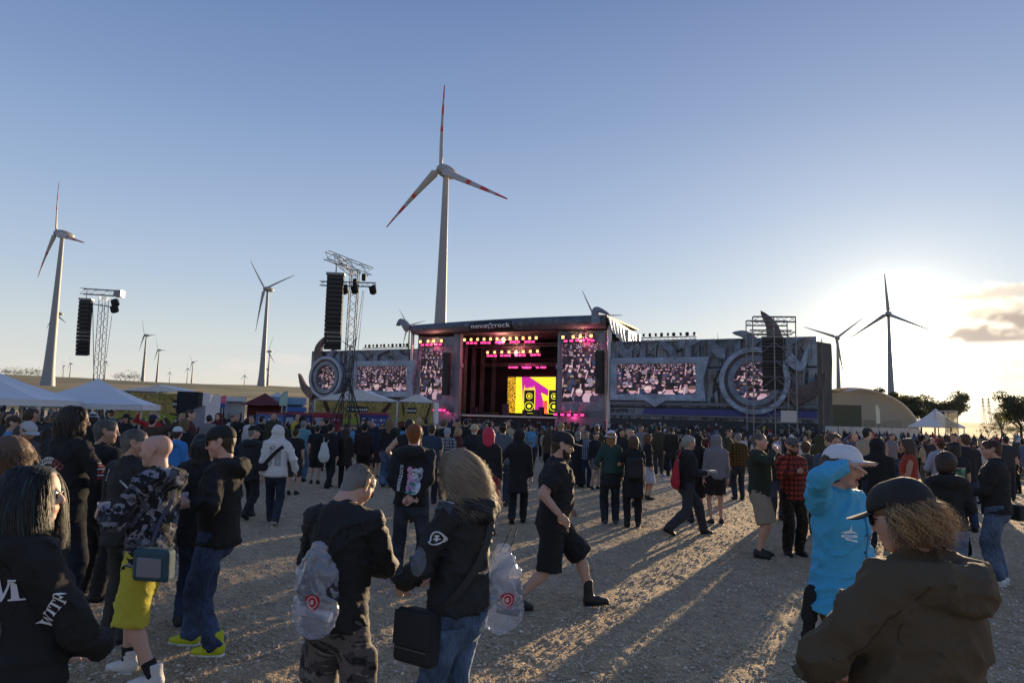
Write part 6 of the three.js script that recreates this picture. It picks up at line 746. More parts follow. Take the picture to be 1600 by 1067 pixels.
{ const t = person('person in white printed hoodie with hood up and black sling bag', 435, 661, 11.9, 190, { res: 'mid', build: 1.02, top: Tm([.62, .60, .60], { hood: 'up', hem: .07, t: .032, wr: .013, ribMat: cloth([.58, .56, .56]) }), bottom: Bm([.045, .055, .085], { denim: true, loose: .002 }), shoes: SH(BLACK, [.5, .5, .5]), feet: walk(.2, .03), arms: { R: { p: [-.34, .92, .06] } } });
  print(t, 'back_print', inkTex(256, 384, (g) => { g.strokeStyle = '#4a4a52'; g.fillStyle = '#4a4a52'; g.lineWidth = 9; g.beginPath(); g.moveTo(60, 20); for (let i = 0; i < 9; i++) g.quadraticCurveTo(60 + (i % 2 ? 36 : -30), 40 + i * 36, 60 + (i % 2 ? -10 : 14), 56 + i * 36); g.stroke(); g.font = 'bold 30px serif'; for (let i = 0; i < 8; i++) g.fillText('IIVXII', 120, 120 + i * 30); g.beginPath(); g.ellipse(80, 40, 46, 22, -.3, 0, 7); g.stroke(); }), [0, 1.18, 0], .30, .42, [0, 0, -1], { n: 20 });
  const a = [V(-.20, 1.42, -.02), V(-.06, 1.32, -.16), V(.08, 1.17, -.175), V(.2, 1.02, -.10)].map(v => t.world(v)); const s = thing('sling_bag', 'black sling bag across the back of the white hoodie', 'bag', [0, 0, 0]); part('strap', ribbon(a, .06, t.wdir(V(0, 0, -1))), cloth(BLACK), s); const pc = t.world(V(.22, 1.0, -.08)); const pg = part('pouch', new RoundedBoxGeometry(.26, .13, .09, 3, .03), cloth(BLACK), s); pg.position.copy(pc); pg.rotation.y = t.rotation.y; }
person('man in black tee and shorts with white back print left of the bar tent', 462, 676, 16, 178, { top: Tm(BLACK, { sleeve: 'short', hem: .1 }), bottom: Bm([.03, .03, .028], { kind: 'shorts' }), hair: HR('dark') });
person('person in teal shirt and pale jeans before the bar tent', 474, 657, 19, 176, { top: Tm([.12, .27, .33], { sleeve: 'short' }), bottom: Bm([.20, .29, .40], { denim: true }), hair: HR('grey') });
person('man in black vest and shorts facing the crowd banners', 496, 664, 18.5, 185, { top: Tm(BLACK, { sleeve: 'short' }), bottom: Bm([.02, .02, .022], { kind: 'shorts' }), hair: HR('dark') });
{ const t = person('person in black beanie walking with a white drawstring bag', 517, 660, 17.6, 160, { top: Tm(BLACK, {}), bottom: Bm(BLACK), hat: { kind: 'beanie', mat: cloth(BLACK) }, hair: HR('black'), feet: walk(.18, .02) }); const b = thing('drawstring_bag', 'white drawstring bag on the back of the person in black beanie', 'bag', t.world(V(.03, 1.0, -.2)).toArray(), t.rotation.y); part('sack', netMesh([prim(V(0, .15, 0), V(0, -.12, 0), .09, .17, { f: V(0, 0, 1), fk: 2.2 })], .02, { disp: wrinkle(.01, 9, 9, 3) }), cloth([.6, .59, .57]), b); part('cord', [bar(V(-.05, .2, .02), V(-.12, .42, .14), .008), bar(V(.05, .2, .02), V(.12, .42, .14), .008)], cloth([.6, .6, .6]), b); }
person('person with very long dark hair in brown coat before the bar tent', 541, 668, 17.8, 178, { female: true, top: Tm([.022, .016, .012], { hem: .3, flare: .04 }), bottom: Bm(BLACK), hair: HR([.03, .02, .014], 'long', { len: .42, thick: .03 }) });
person('man in black hat and dark maroon jacket before the bar tent', 570, 661, 18.6, 182, { build: 1.12, top: Tm([.030, .016, .018], { hem: .1 }), bottom: Bm([.025, .014, .016]), hat: { kind: 'bucket', mat: cloth(BLACK) }, hair: HR('dark') });
person('person in navy hood next to the dark maroon jacket', 588, 665, 20.5, 190, { top: Tm([.014, .018, .04], { hood: 'up', hem: .12 }), bottom: Bm([.03, .01, .012], { kind: 'skirt', len: .4 }) });
person('woman with long blond hair, black jacket and wide pale jeans', 609, 658, 18.2, 176, { female: true, H: 1.78, top: Tm(BLACK, { hem: .03 }), bottom: Bm([.26, .36, .50], { denim: true, loose: .035, hemR: .07 }), hair: HR([.16, .10, .055], 'long', { len: .22, thick: .022 }) });
person('man in black sleeveless top with bare arms behind the red haired man', 640, 655, 12.5, 175, { top: Tm(BLACK, { sleeve: 'none' }), bottom: Bm([.02, .02, .025]), hair: HR('black'), arms: { L: { p: [.32, 1.1, .1] } } });
// 12 red haired man with printed hoodie
{
  const t = person('red haired man in black hoodie with pastel animal print, hands clasped behind', 648, 665, 7.95, 180, { H: 1.80, top: Tm(BLACK, { hood: 'down', t: .030, hem: .06, wr: .011, ribMat: cloth(BLACK) }), bottom: Bm([.09, .10, .125], { denim: true, loose: .003 }), shoes: SH([.02, .02, .02], null, { high: .06 }), hair: HR('red', 'short', { thick: .012 }), skin: [.58, .36, .28], feet: { L: [.13, .02, 14], R: [-.13, 0, -14] }, arms: { L: { p: [.03, .985, -.205], elbow: [1, -.1, -.35], d: [-1, -.25, -.1], n: [0, .1, -1], pose: 'relaxed' }, R: { p: [-.035, .97, -.21], elbow: [-1, -.1, -.35], d: [1, -.35, -.1], n: [0, .1, -1], pose: 'hold' } } });
  print(t, 'back_print', inkTex(384, 384, (g) => { g.fillStyle = '#dcdce2'; g.font = 'bold 54px sans-serif'; g.save(); g.translate(78, 330); g.rotate(-Math.PI / 2 + .06); g.fillText('NOVAROCK', 0, 0); g.restore(); g.fillStyle = '#d9a0bf'; g.beginPath(); g.ellipse(180, 90, 34, 36, 0, 0, 7); g.fill(); g.fillStyle = '#c7cbd6'; g.beginPath(); g.ellipse(310, 100, 34, 36, 0, 0, 7); g.fill(); g.beginPath(); g.ellipse(250, 150, 92, 78, .1, 0, 7); g.fill(); g.beginPath(); g.ellipse(245, 270, 82, 95, .1, 0, 7); g.fill(); g.fillStyle = '#d6a3c2'; g.beginPath(); g.ellipse(190, 250, 44, 90, .15, 0, 7); g.fill(); g.beginPath(); g.ellipse(185, 150, 34, 58, .1, 0, 7); g.fill(); g.fillStyle = '#5c9a94'; g.beginPath(); g.ellipse(210, 255, 34, 26, .5, 0, 7); g.fill(); g.beginPath(); g.ellipse(210, 340, 70, 14, 0, 0, 7); g.fill(); g.strokeStyle = '#22202a'; g.lineWidth = 6; for (const [x, y, r] of [[222, 140, 20], [300, 150, 22]]) { g.fillStyle = '#eceef2'; g.beginPath(); g.arc(x, y, r, 0, 7); g.fill(); g.stroke(); } g.lineWidth = 4; g.beginPath(); g.ellipse(250, 150, 92, 78, .1, 0, 7); g.stroke(); g.beginPath(); g.moveTo(262, 180); g.lineTo(255, 215); g.lineTo(278, 210); g.stroke(); g.beginPath(); g.moveTo(250, 250); g.lineTo(265, 330); g.moveTo(215, 290); g.lineTo(205, 350); g.stroke(); }), [.0, 1.17, 0], .34, .36, [0, 0, -1], { n: 26 });
}
// 13 man with clear bag
const bagMan = person('grey cropped man in black jacket and dark camouflage trousers, head bowed, carrying clear bag', 536, 737, 3.8, 168, { H: 1.645, build: 1.0, headPitch: 38, headYaw: -20, headFwd: .05, lean: 5, top: Tm([.012, .012, .013], { collar: true, seams: true, t: .026, hem: .10, wr: .012, rough: .8 }), bottom: Bm([.9, .9, .9], { tex: camoTex([[.30, .28, .28], [.42, .40, .395], [.16, .15, .155], [.50, .475, .465]], 1.7, 7), loose: .022, cargo: true }), hair: HR([.17, .155, .14], 'short', { thick: .0035, strands: { n: 900, len: .022, seg: 2, seed: 5, width: .0016, gravity: .1 } }), glasses: 'dark', skin: [.56, .34, .25], arms: { L: { p: [.10, 1.10, .34], pose: 'hold', elbow: [.9, -.4, -.5] }, R: { p: [-.08, 1.08, .34], pose: 'hold', elbow: [-.9, -.4, -.5] } } });
// 14 woman with curly hair
const curly = person('woman with curly grey blond hair, black softshell jacket and pale jeans', 726, 702, 3.8, -122, { H: 1.735, female: true, build: 1.02, headYaw: 26, headPitch: 13, top: Tm([.014, .014, .016], { t: .030, hem: .03, hood: 'down', wr: .012, rough: .78, seams: true }), bottom: Bm([.24, .34, .50], { denim: true, loose: .0, t: .010 }), glasses: 'dark', skin: [.58, .36, .27], hair: HR([.17, .14, .105], 'long', { len: .10, thick: .007, strands: { n: 3600, len: .31, seg: 14, seed: 31, width: .0012, curl: .022, curlF: 52, fan: .6, gravity: .36, rgb: [.26, .215, .16] }, strands2: { n: 800, len: .29, seg: 16, seed: 32, width: .0010, curl: .030, curlF: 46, fan: .6, gravity: .3, rgb: [.40, .30, .19] } }), arms: { L: { p: [.17, 1.02, .26], elbow: [.8, -.3, -.6] }, R: { p: [-.18, 1.04, .26], elbow: [-.9, -.2, -.6] } } });
print(curly, 'elbow_patch', inkTex(64, 64, g => { g.fillStyle = '#5c6068'; g.beginPath(); g.ellipse(32, 32, 27, 31, 0, 0, 7); g.fill(); }), [curly.J.elbowL.x, curly.J.elbowL.y + .03, curly.J.elbowL.z], .10, .15, [1, .1, -.35], { n: 14, reach: .3 });
print(curly, 'shoulder_patch', inkTex(64, 64, g => { g.fillStyle = '#3c424c'; g.fillRect(4, 14, 56, 40); g.fillStyle = '#b9bdc4'; g.fillRect(8, 8, 50, 5); }), [curly.J.shL.x, curly.J.shL.y, curly.J.shL.z], .12, .09, [.55, .9, 0], { n: 12, up: [-1, .4, 0] });
print(curly, 'round_badge', inkTex(64, 64, g => { g.fillStyle = '#d4d6da'; g.beginPath(); g.arc(32, 32, 29, 0, 7); g.fill(); g.fillStyle = '#111'; g.beginPath(); g.arc(32, 32, 22, 0, 7); g.fill(); g.fillStyle = '#d4d6da'; g.fillRect(22, 20, 20, 8); g.fillRect(18, 34, 28, 6); g.fillRect(28, 26, 8, 20); }), [curly.J.shL.x + .02, curly.J.shL.y - .10, curly.J.shL.z], .075, .075, [1, 0, -.1], { n: 12 });
// 15 man striding in black
person('man in black cap, black tee, shorts and boots striding across the gravel', 866, 670, 7.25, 93, { H: 1.86, build: 1.12, lean: 5, headPitch: 8, top: Tm(BLACK, { sleeve: 'short', t: .024, hem: .10, wr: .012 }), bottom: Bm([.011, .011, .012], { kind: 'shorts', len: 1.08, loose: .04 }), shoes: SH(BLACK, null, { high: .16 }), hat: { mat: cloth([.012, .012, .013], .8) }, hair: HR('brown', 'short', { thick: .002 }), beard: [.03, .018, .012], skin: [.50, .31, .24], feet: { L: [.07, .40, 0, .0, -6], R: [-.09, -.34, 0, .01, 8] }, arms: { R: { p: [-.27, .905, .04], elbow: [-.3, -.2, -1] }, L: { p: [.27, .92, .16] } } });
// middle distance
person('woman with vivid red hair, black top and red skirt', 764, 669, 11.4, 176, { female: true, H: 1.72, top: Tm(BLACK, { hem: -.02 }), bottom: Bm([.20, .014, .03], { kind: 'skirt', len: .44 }), hair: HR('pink', 'long', { len: .13, thick: .02 }), skin: [.30, .18, .13] });
person('man in denim vest with square back patch before the stage', 786, 660, 15, 180, { top: Tm([.09, .10, .13], { sleeve: 'short' }), bottom: Bm([.03, .04, .06]), hat: { mat: cloth(BLACK), back: true }, hair: HR('dark') });
person('person in long black hooded coat walking away, centre', 812, 668, 12.7, 172, { top: Tm(BLACK, { hood: 'up', hem: .1 }), coatTail: { mat: cloth(BLACK), len: .36 }, bottom: Bm(BLACK), feet: walk2(.2, .04), arms: { L: { p: [.36, 1.0, .1] } } });
person('old man in straw hat and white vest facing the camera', 741, 662, 16.5, 8, { top: Tm([.02, .02, .025], { sleeve: 'short' }), bottom: Bm([.05, .06, .09]), hat: { kind: 'bucket', mat: cloth([.45, .36, .22]) }, beard: [.5, .48, .45], hair: HR([.5, .48, .45]) });
person('person in checked black and white shirt left of the straw hat', 699, 668, 16, 185, { top: Tm([.9, .9, .9], { tex: plaidTex('#c8c8cc', '#15151a', '#15151a'), uv: 'cyl' }), bottom: Bm(BLACK), hair: HR([.3, .34, .4]) });
person('person in maroon jumper with blond hair left of the straw hat', 716, 668, 17.5, 60, { female: true, top: Tm([.08, .012, .018]), bottom: Bm(BLACK), hair: HR('blond', 'long', { len: .1 }) });
person('man in blue and black vest beside the red haired man', 675, 663, 15, 183, { top: Tm([.03, .05, .08], { sleeve: 'short' }), bottom: Bm(BLACK), hair: HR('brown') });
person('blond man in black tee and khaki shorts behind the striding man', 877, 660, 20, 180, { build: 1.12, top: Tm(BLACK, { sleeve: 'short' }), bottom: Bm([.24, .20, .14], { kind: 'shorts' }), hair: HR('blond') });
person('person with grey hair in long black dress left of the checked shirt', 903, 673, 19.5, 178, { female: true, top: Tm(BLACK), bottom: Bm(BLACK, { kind: 'skirt', len: .85, flare: .1 }), hair: HR('grey', 'long', { len: .16 }) });
person('woman in blue checked shirt and jeans facing the camera', 916, 674, 19.5, 6, { female: true, top: Tm([.9, .9, .95], { tex: plaidTex('#b4bccb', '#1c2338', '#101422'), uv: 'cyl' }), bottom: Bm([.06, .08, .14], { denim: true }), glasses: 'dark', hair: HR([.12, .07, .04]) });
person('woman in black cardigan and shorts beside the blue checked shirt', 931, 675, 19, 20, { female: true, top: Tm(BLACK), bottom: Bm([.12, .11, .09], { kind: 'shorts', len: .7 }), hair: HR('brown', 'bun') });
{ const t = person('woman in white patterned bucket hat and green top, black jacket tied at the waist', 955, 679, 12.8, 180, { female: true, H: 1.70, top: Tm([.022, .055, .045], { hem: -.02, t: .024 }), coatTail: { mat: cloth(BLACK), len: .24, name: 'tied_jacket' }, bottom: Bm([.04, .05, .06], { denim: true, loose: .01 }), hat: { kind: 'bucket', mat: cloth([.6, .57, .66]) }, hair: HR([.22, .10, .04], 'long', { len: .14 }), shoes: SH([.05, .05, .05], [.5, .5, .5]), arms: { L: { p: [.2, 1.1, .2] } } }); }
const packed = person('person in black with backpack holding up hands, right of the bucket hat', 990, 691, 12.6, 178, { female: true, H: 1.62, top: Tm(BLACK, { sleeve: 'short', hem: .12 }), coatTail: { mat: cloth(BLACK), len: .38 }, bottom: Bm(BLACK), hair: HR([.07, .035, .016], 'long', { len: .08, thick: .022 }), arms: { L: { p: [.12, 1.3, .28] } } });
person('person in grey hood and black jacket facing the camera, behind the bucket hat', 971, 668, 17.5, 5, { top: Tm([.018, .018, .02], { hood: 'up' }), bottom: Bm(BLACK) });
{ const t = person('bald man in black shirt with pale chest print facing the camera', 985, 670, 15.6, 10, { build: 1.1, top: Tm(BLACK), bottom: Bm([.03, .03, .035], { kind: 'shorts' }) }); print(t, 'chest_print', inkTex(128, 48, g => { g.fillStyle = '#a8c0d4'; g.font = 'bold 40px sans-serif'; g.fillText('ROCK', 4, 40); }), [0, 1.27, 0], .24, .09, [0, 0, 1], { n: 10 }); }
person('woman with auburn hair, black jacket and white skirt in profile', 1012, 677, 17, 100, { female: true, top: Tm(BLACK), bottom: Bm([.4, .42, .46], { kind: 'skirt', len: .5 }), hair: HR([.12, .04, .02], 'long', { len: .2 }) });
person('man in olive shirt standing with back to camera at the crowd edge', 1030, 664, 26, 180, { top: Tm([.05, .05, .03]), bottom: Bm([.05, .05, .05]), hair: HR('dark') });
person('person with pale backpack over black coat at the crowd edge', 1049, 667, 25, 180, { top: Tm([.02, .018, .016], { hem: .3 }), bottom: Bm(BLACK), hair: HR('brown') });
{ const t = person('grey haired man in black jacket walking right with papers and red bag', 1072, 682, 11.9, 98, { H: 1.74, lean: 4, top: Tm([.016, .016, .018], { hem: .08, hood: 'down' }), bottom: Bm([.035, .036, .045], { loose: .014 }), shoes: SH(BLACK, null, { high: .06 }), hair: HR([.26, .25, .23], 'short', { thick: .012 }), feet: walk(.36, .05), arms: { R: { p: [-.14, 1.06, .30], pose: 'hold', elbow: [-.4, -.4, -.8] }, L: { p: [.1, 1.08, .32], pose: 'hold' } } });
  const b = thing('tote_bag', 'red cloth bag hanging behind the grey haired walking man', 'bag', t.world(V(-.12, .98, -.24)).toArray(), t.rotation.y); part('sack', netMesh([prim(V(0, .24, .02), V(0, -.06, 0), .06, .14, { f: V(0, 0, 1), fk: 2.2 })], .016, { disp: wrinkle(.008, 9, 9, 3) }), cloth([.42, .02, .03]), b); part('strap', bar(V(0, .24, 0), V(.02, .46, .12), .012), cloth([.42, .02, .03]), b);
  const n = thing('paper_sheets', 'folded white papers in the hands of the walking grey haired man', 'papers', t.world(V(-.08, 1.09, .40)).toArray(), t.rotation.y); const pg = part('sheet', new THREE.BoxGeometry(.15, .012, .22, 4, 1, 4), mat([.6, .6, .62], .8), n); pg.rotation.x = .2; part('sheet', new THREE.BoxGeometry(.14, .01, .2), mat([.55, .56, .6], .8), n).position.y = .014; }
person('person in black hoodie with hood up and black shorts, back to camera', 1088, 676, 13.4, 182, { top: Tm(BLACK, { hood: 'up' }), bottom: Bm([.014, .014, .018], { kind: 'shorts', len: 1.0 }), shoes: SH(BLACK, null, { sock: cloth(BLACK), sockLen: .35 }), skin: [.40, .24, .18] });
person('person in grey hoodie with hood up and black shorts, back to camera', 1119, 678, 13.2, 182, { top: Tm([.17, .17, .19], { hood: 'up', hem: .05, ribMat: cloth([.16, .16, .18]) }), bottom: Bm(BLACK, { kind: 'shorts', len: .78, loose: .04 }), shoes: SH(BLACK, [.6, .6, .6]), skin: [.48, .29, .21] });
person('person in yellow and black checked shirt behind the grey hoodie', 1154, 677, 17.5, 186, { top: Tm([.9, .8, .6], { tex: plaidTex('#7a5c1e', '#14100a', '#0a0806'), uv: 'cyl' }), bottom: Bm([.05, .055, .07], { denim: true }), hair: HR('grey') });
const drinker = person('man in dark green fleece and khaki shorts drinking from a cup', 1186, 683, 10.2, 58, { H: 1.76, build: 1.08, headPitch: -8, top: Tm([.018, .024, .013], { collar: true, t: .028, hem: .05 }), bottom: Bm([.27, .225, .165], { kind: 'shorts', len: 1.05, loose: .034 }), shoes: SH([.02, .018, .016]), hair: HR([.14, .12, .10], 'short', { thick: .004 }), skin: [.55, .32, .23], arms: { R: { p: [-.13, 1.52, .22], pose: 'cup', elbow: [-1, -.5, .3], d: [.6, .1, .6], n: [.7, 0, -.7] }, L: {} } });
person('woman with mirrored sunglasses on her head, black tee and jeans', 1213, 690, 14, 4, { female: true, top: Tm(BLACK, { sleeve: 'short' }), bottom: Bm([.10, .115, .15], { denim: true }), glasses: 'mirror', glassesUp: true, hair: HR('blond', 'short', { thick: .02 }), skin: [.5, .3, .22] });
person('man in orange checked shirt and hood, hand on chest, camouflage trousers', 1237, 691, 10.4, 8, { H: 1.70, top: Tm([.9, .9, .9], { tex: plaidTex('#b8432a', '#26100c', '#1a0c0a'), uv: 'cyl', hem: .10, t: .026 }), bottom: Bm([.4, .38, .3], { tex: camoTex([[.16, .14, .10], [.28, .25, .18], [.07, .06, .05], [.33, .30, .22]], 2, 4), loose: .01 }), hat: { mat: cloth([.08, .08, .085]) }, glasses: 'dark', beard: HAIRC.dark, hair: HR('dark'), arms: { R: { p: [-.04, 1.27, .22], pose: 'fist', elbow: [-1, -.5, 0], d: [.8, .4, .1], n: [.2, 0, -1] } }, skin: [.42, .25, .18] });
person('person with backlit curly hair in grey hoodie behind the orange shirt', 1259, 690, 12.3, 150, { top: Tm([.045, .045, .045], { hood: 'down' }), bottom: Bm([.03, .03, .03]), hair: HR([.07, .04, .02], 'short', { thick: .022 }) });
person('person in olive hoodie with back to camera behind the orange shirt', 1281, 678, 17, 182, { top: Tm([.045, .045, .02], { hood: 'up' }), bottom: Bm(BLACK) });
person('bearded man with brown hair facing the camera behind the blue shirt', 1302, 685, 9.3, 2, { H: 1.80, top: Tm([.05, .06, .09]), bottom: Bm([.03, .03, .04]), hair: HR([.09, .05, .026], 'short', { thick: .014 }), beard: [.09, .055, .035], skin: [.50, .30, .23] });
// 30 man in the blue shirt shading his eyes
const blueMan = person('shouting man in light blue shirt and white cap shading his eyes', 1312, 709, 4.3, 30, { H: 1.78, open: true, headYaw: 14, headPitch: 3, headRoll: -6, lean: -1, top: Tm([.05, .36, .60], { t: .028, hem: .12, collar: true, flare: .04, wr: .0125, rough: .7, sleeveLenR: .90 }), bottom: Bm([.17, .075, .035], { loose: .014 }), hat: { mat: cloth([.66, .66, .68]), tilt: -.08 }, hair: HR([.06, .03, .015], 'long', { len: .06, thick: .008 }), skin: [.55, .33, .25], arms: { R: { p: [-.115, 1.665, .115], elbow: [-1, -.12, .15], d: [.90, .04, .44], n: [0, -1, .25], pose: 'flat', raise: .03 }, L: { p: [.24, .98, .10] } } });
{
  print(blueMan, 'chest_print', inkTex(256, 192, g => { g.fillStyle = '#dfeaf2'; g.beginPath(); g.moveTo(20, 80); g.lineTo(90, 60); g.lineTo(110, 14); g.lineTo(122, 66); g.lineTo(190, 92); g.lineTo(120, 86); g.lineTo(60, 96); g.fill(); g.fillRect(30, 104, 150, 26); g.save(); g.translate(120, 150); g.rotate(.2); g.fillRect(-60, -8, 120, 18); g.restore(); g.fillStyle = '#4a9cc4'; g.font = 'bold 24px sans-serif'; g.fillText('RACING', 52, 126); }), [-.075, 1.27, 0], .15, .12, [-.15, 0, 1], { n: 14 });
  print(blueMan, 'chest_print', inkTex(192, 192, g => { g.fillStyle = '#dfeaf2'; g.font = 'italic 46px serif'; g.fillText('Nasty', 34, 60); g.fillStyle = '#b04a52'; for (let i = 0; i < 3; i++) g.fillRect(34 + i * 42, 78, 36, 30); g.fillStyle = '#dfeaf2'; g.font = 'bold 26px sans-serif'; g.fillText('M S F', 40, 102); for (let i = 0; i < 3; i++) { g.beginPath(); g.moveTo(40 + i * 40, 120); g.lineTo(64 + i * 40, 120); g.lineTo(70 + i * 36, 160); g.lineTo(58 + i * 36, 170); g.fill(); } }), [.085, 1.24, 0], .14, .14, [.15, 0, 1], { n: 14 });
  const btn = new THREE.SphereGeometry(.006, 8, 6), pl = []; for (let i = 0; i < 6; i++) { let p = V(.0, 1.36 - i * .10, .3); for (let k = 0; k < 60; k++) { const d = blueMan.J.topField(p.x, p.y, p.z) - .003; if (d < .001) break; p.z -= d * .6; } pl.push(p.clone()); const b = part('button', btn, mat([.02, .05, .10], .4), blueMan); b.position.copy(p); }
  const pk = new THREE.TubeGeometry(new THREE.CatmullRomCurve3(pl.map(p => p.clone().add(V(.014, 0, .001)))), 24, .0035, 5); part('placket_seam', pk, cloth([.035, .27, .47]), blueMan);
  const c = thing('hanging_jacket', 'black jacket hanging from the hip of the man in light blue', 'jacket', blueMan.world(V(-.20, .86, -.06)).toArray(), blueMan.rotation.y); part('cloth', netMesh([prim(V(0, .06, 0), V(-.02, -.22, -.02), .035, .05), prim(V(.02, .02, -.01), V(.04, -.12, -.03), .03, .03)], .012, { disp: wrinkle(.012, 9, 5, 2), amp: .02 }), cloth(BLACK), c);
}
// 31 brown jacket in front
{
  person('person in dark brown hooded jacket and black cap, front right, back to camera', 1428, 766, 2.35, -160, { H: 1.73, female: true, build: 1.2, headYaw: 14, headPitch: 10, top: Tm([.085, .062, .036], { t: .044, hem: .22, hood: 'down', hoodSize: 1.35, wr: .015, wx: 6, wy: 8, rough: .92, flat: 1.2, seams: true }), bottom: Bm([.02, .02, .02]), hat: { mat: cloth([.014, .012, .011], .75), tilt: .12 }, glasses: 'dark', skin: [.52, .31, .23], hair: HR([.16, .085, .04], 'bun', { strands: { n: 1500, len: .15, seg: 12, seed: 17, width: .0010, curl: .012, curlF: 70, gravity: .5, maxY: .25, maxZ: .15, low: .4, rgb: [.13, .07, .033] }, strands2: { n: 260, len: .15, seg: 12, seed: 18, width: .0009, curl: .024, curlF: 60, gravity: .2, maxY: .3, maxZ: 0, low: .3, rgb: [.45, .28, .12] } }), arms: { L: { p: [.18, 1.06, .28], elbow: [1, -.25, -.3] }, R: { p: [-.16, 1.06, .30], elbow: [-1, -.25, -.3] } } });
}
person('person in black hoodie with white back print, hood up, before the sun', 1371, 702, 11, 155, { H: 1.72, top: Tm(BLACK, { hood: 'up', hem: .12 }), bottom: Bm(BLACK), arms: { L: { p: [.1, 1.1, .3] } } });
person('person in red tank top with bare arms in profile before the sun', 1419, 684, 11.6, -110, { female: true, H: 1.72, top: Tm([.30, .04, .02], { sleeve: 'none' }), bottom: Bm([.03, .02, .018]), hair: HR([.05, .03, .018], 'long', { len: .3, thick: .02 }), arms: { L: { p: [.12, 1.05, .28] } }, skin: [.42, .25, .17] });
person('person in pale blue hoodie, red cap and shoulder strap on the right', 1470, 684, 14, 172, { top: Tm([.30, .33, .42]), bottom: Bm([.03, .03, .035]), hat: { mat: cloth([.25, .03, .02]), back: true }, hair: HR('brown'), arms: { L: { p: [.16, 1.15, .26] } } });
{ const t = person('man in black tee with green back print on the right', 1492, 690, 12.4, 180, { build: 1.08, top: Tm(BLACK, { sleeve: 'short', hem: .1 }), bottom: Bm([.02, .02, .025]), hat: { mat: cloth(BLACK) }, hair: HR('dark', 'long', { len: .1 }) }); print(t, 'back_print', inkTex(128, 160, g => { const R = rng(8); for (let i = 0; i < 90; i++) { g.fillStyle = ['#3d7a5c', '#7ab89a', '#24503c'][i % 3]; g.beginPath(); g.ellipse(64 + (R() - .5) * 80, 84 + (R() - .5) * 110, 4 + R() * 9, 3 + R() * 12, R() * 3, 0, 7); g.fill(); } g.fillStyle = '#b8a898'; g.fillRect(14, 8, 100, 10); }), [0, 1.16, 0], .26, .32, [0, 0, -1], { n: 14 }); }
person('man in dark jacket and jeans next to the green back print', 1509, 685, 13.2, 176, { H: 1.82, top: Tm([.02, .02, .022]), bottom: Bm([.07, .10, .17], { denim: true }), hair: HR([.08, .04, .02]) });
const slim = person('woman in black top and pale jeans with backlit dark bob, looking right', 1478, 717, 7.4, 160, { H: 1.66, female: true, headYaw: -42, headPitch: 8, top: Tm(BLACK, { hem: .02, t: .028, wr: .012, hood: 'down' }), bottom: Bm([.26, .33, .45], { denim: true, loose: .004 }), hair: HR([.03, .016, .009], 'long', { len: .05, thick: .022 }), shoes: SH([.4, .4, .4]), arms: { R: { p: [-.15, 1.05, .22] }, L: { p: [.16, 1.06, .24] } } });
const jeansMan = person('man in black jacket, pale jeans and white sneakers at the right edge', 1554, 702, 8.8, -135, { H: 1.78, build: 1.06, headYaw: 14, headPitch: 6, top: Tm(BLACK, { collar: true, t: .028, hem: .08, wr: .012 }), bottom: Bm([.24, .31, .42], { denim: true, loose: .014 }), shoes: SH([.66, .66, .66], [.7, .7, .7]), hair: HR([.06, .03, .016], 'short', { thick: .008 }), skin: [.48, .29, .21], arms: { L: { p: [.14, 1.08, .30], pose: 'hold' }, R: { p: [-.12, 1.06, .30], pose: 'hold' } } });
// ------------------------------------------------------------------ carried things
function ribbon(pts, w, face) { const c = new THREE.CatmullRomCurve3(pts), n = 28, pos = [], idx = []; const fo = (Array.isArray(face) ? V(...face) : face); for (let i = 0; i <= n; i++) { const p = c.getPoint(i / n), d = c.getTangent(i / n), s = d.clone().cross(fo).normalize(); for (const [a, b] of [[-1, 0], [1, 0], [1, 1], [-1, 1]]) { const q = p.clone().addScaledVector(s, a * w / 2).addScaledVector(fo, b * .006); pos.push(q.x, q.y, q.z); } } for (let i = 0; i < n; i++) for (let k = 0; k < 4; k++) { const a = i * 4 + k, b = i * 4 + (k + 1) % 4; idx.push(a, b, a + 4, b, b + 4, a + 4); } const g = new THREE.BufferGeometry(); g.setAttribute('position', new THREE.Float32BufferAttribute(pos, 3)); g.setIndex(idx); const h = g.toNonIndexed(); h.computeVertexNormals(); return h; }
function hugPath(t, pts, lift = .012) { // push points of the person's frame out to the garment's surface
  return pts.map(([x, y, z]) => { const p = V(x, y, z), J = t.J, e = .004, f = J.topField; for (let k = 0; k < 14; k++) { const d = f(p.x, p.y, p.z) - lift; if (Math.abs(d) < .001) break; const g = V(f(p.x + e, p.y, p.z) - f(p.x - e, p.y, p.z), f(p.x, p.y + e, p.z) - f(p.x, p.y - e, p.z), f(p.x, p.y, p.z + e) - f(p.x, p.y, p.z - e)).normalize(); p.addScaledVector(g, -d * .8); } return p; }).map(p => t.world(p)); }
const M_CUP = new THREE.MeshPhysicalMaterial({ color: 0xf4f6ff, roughness: .12, transmission: .82, thickness: 0, ior: 1.45, side: THREE.DoubleSide });
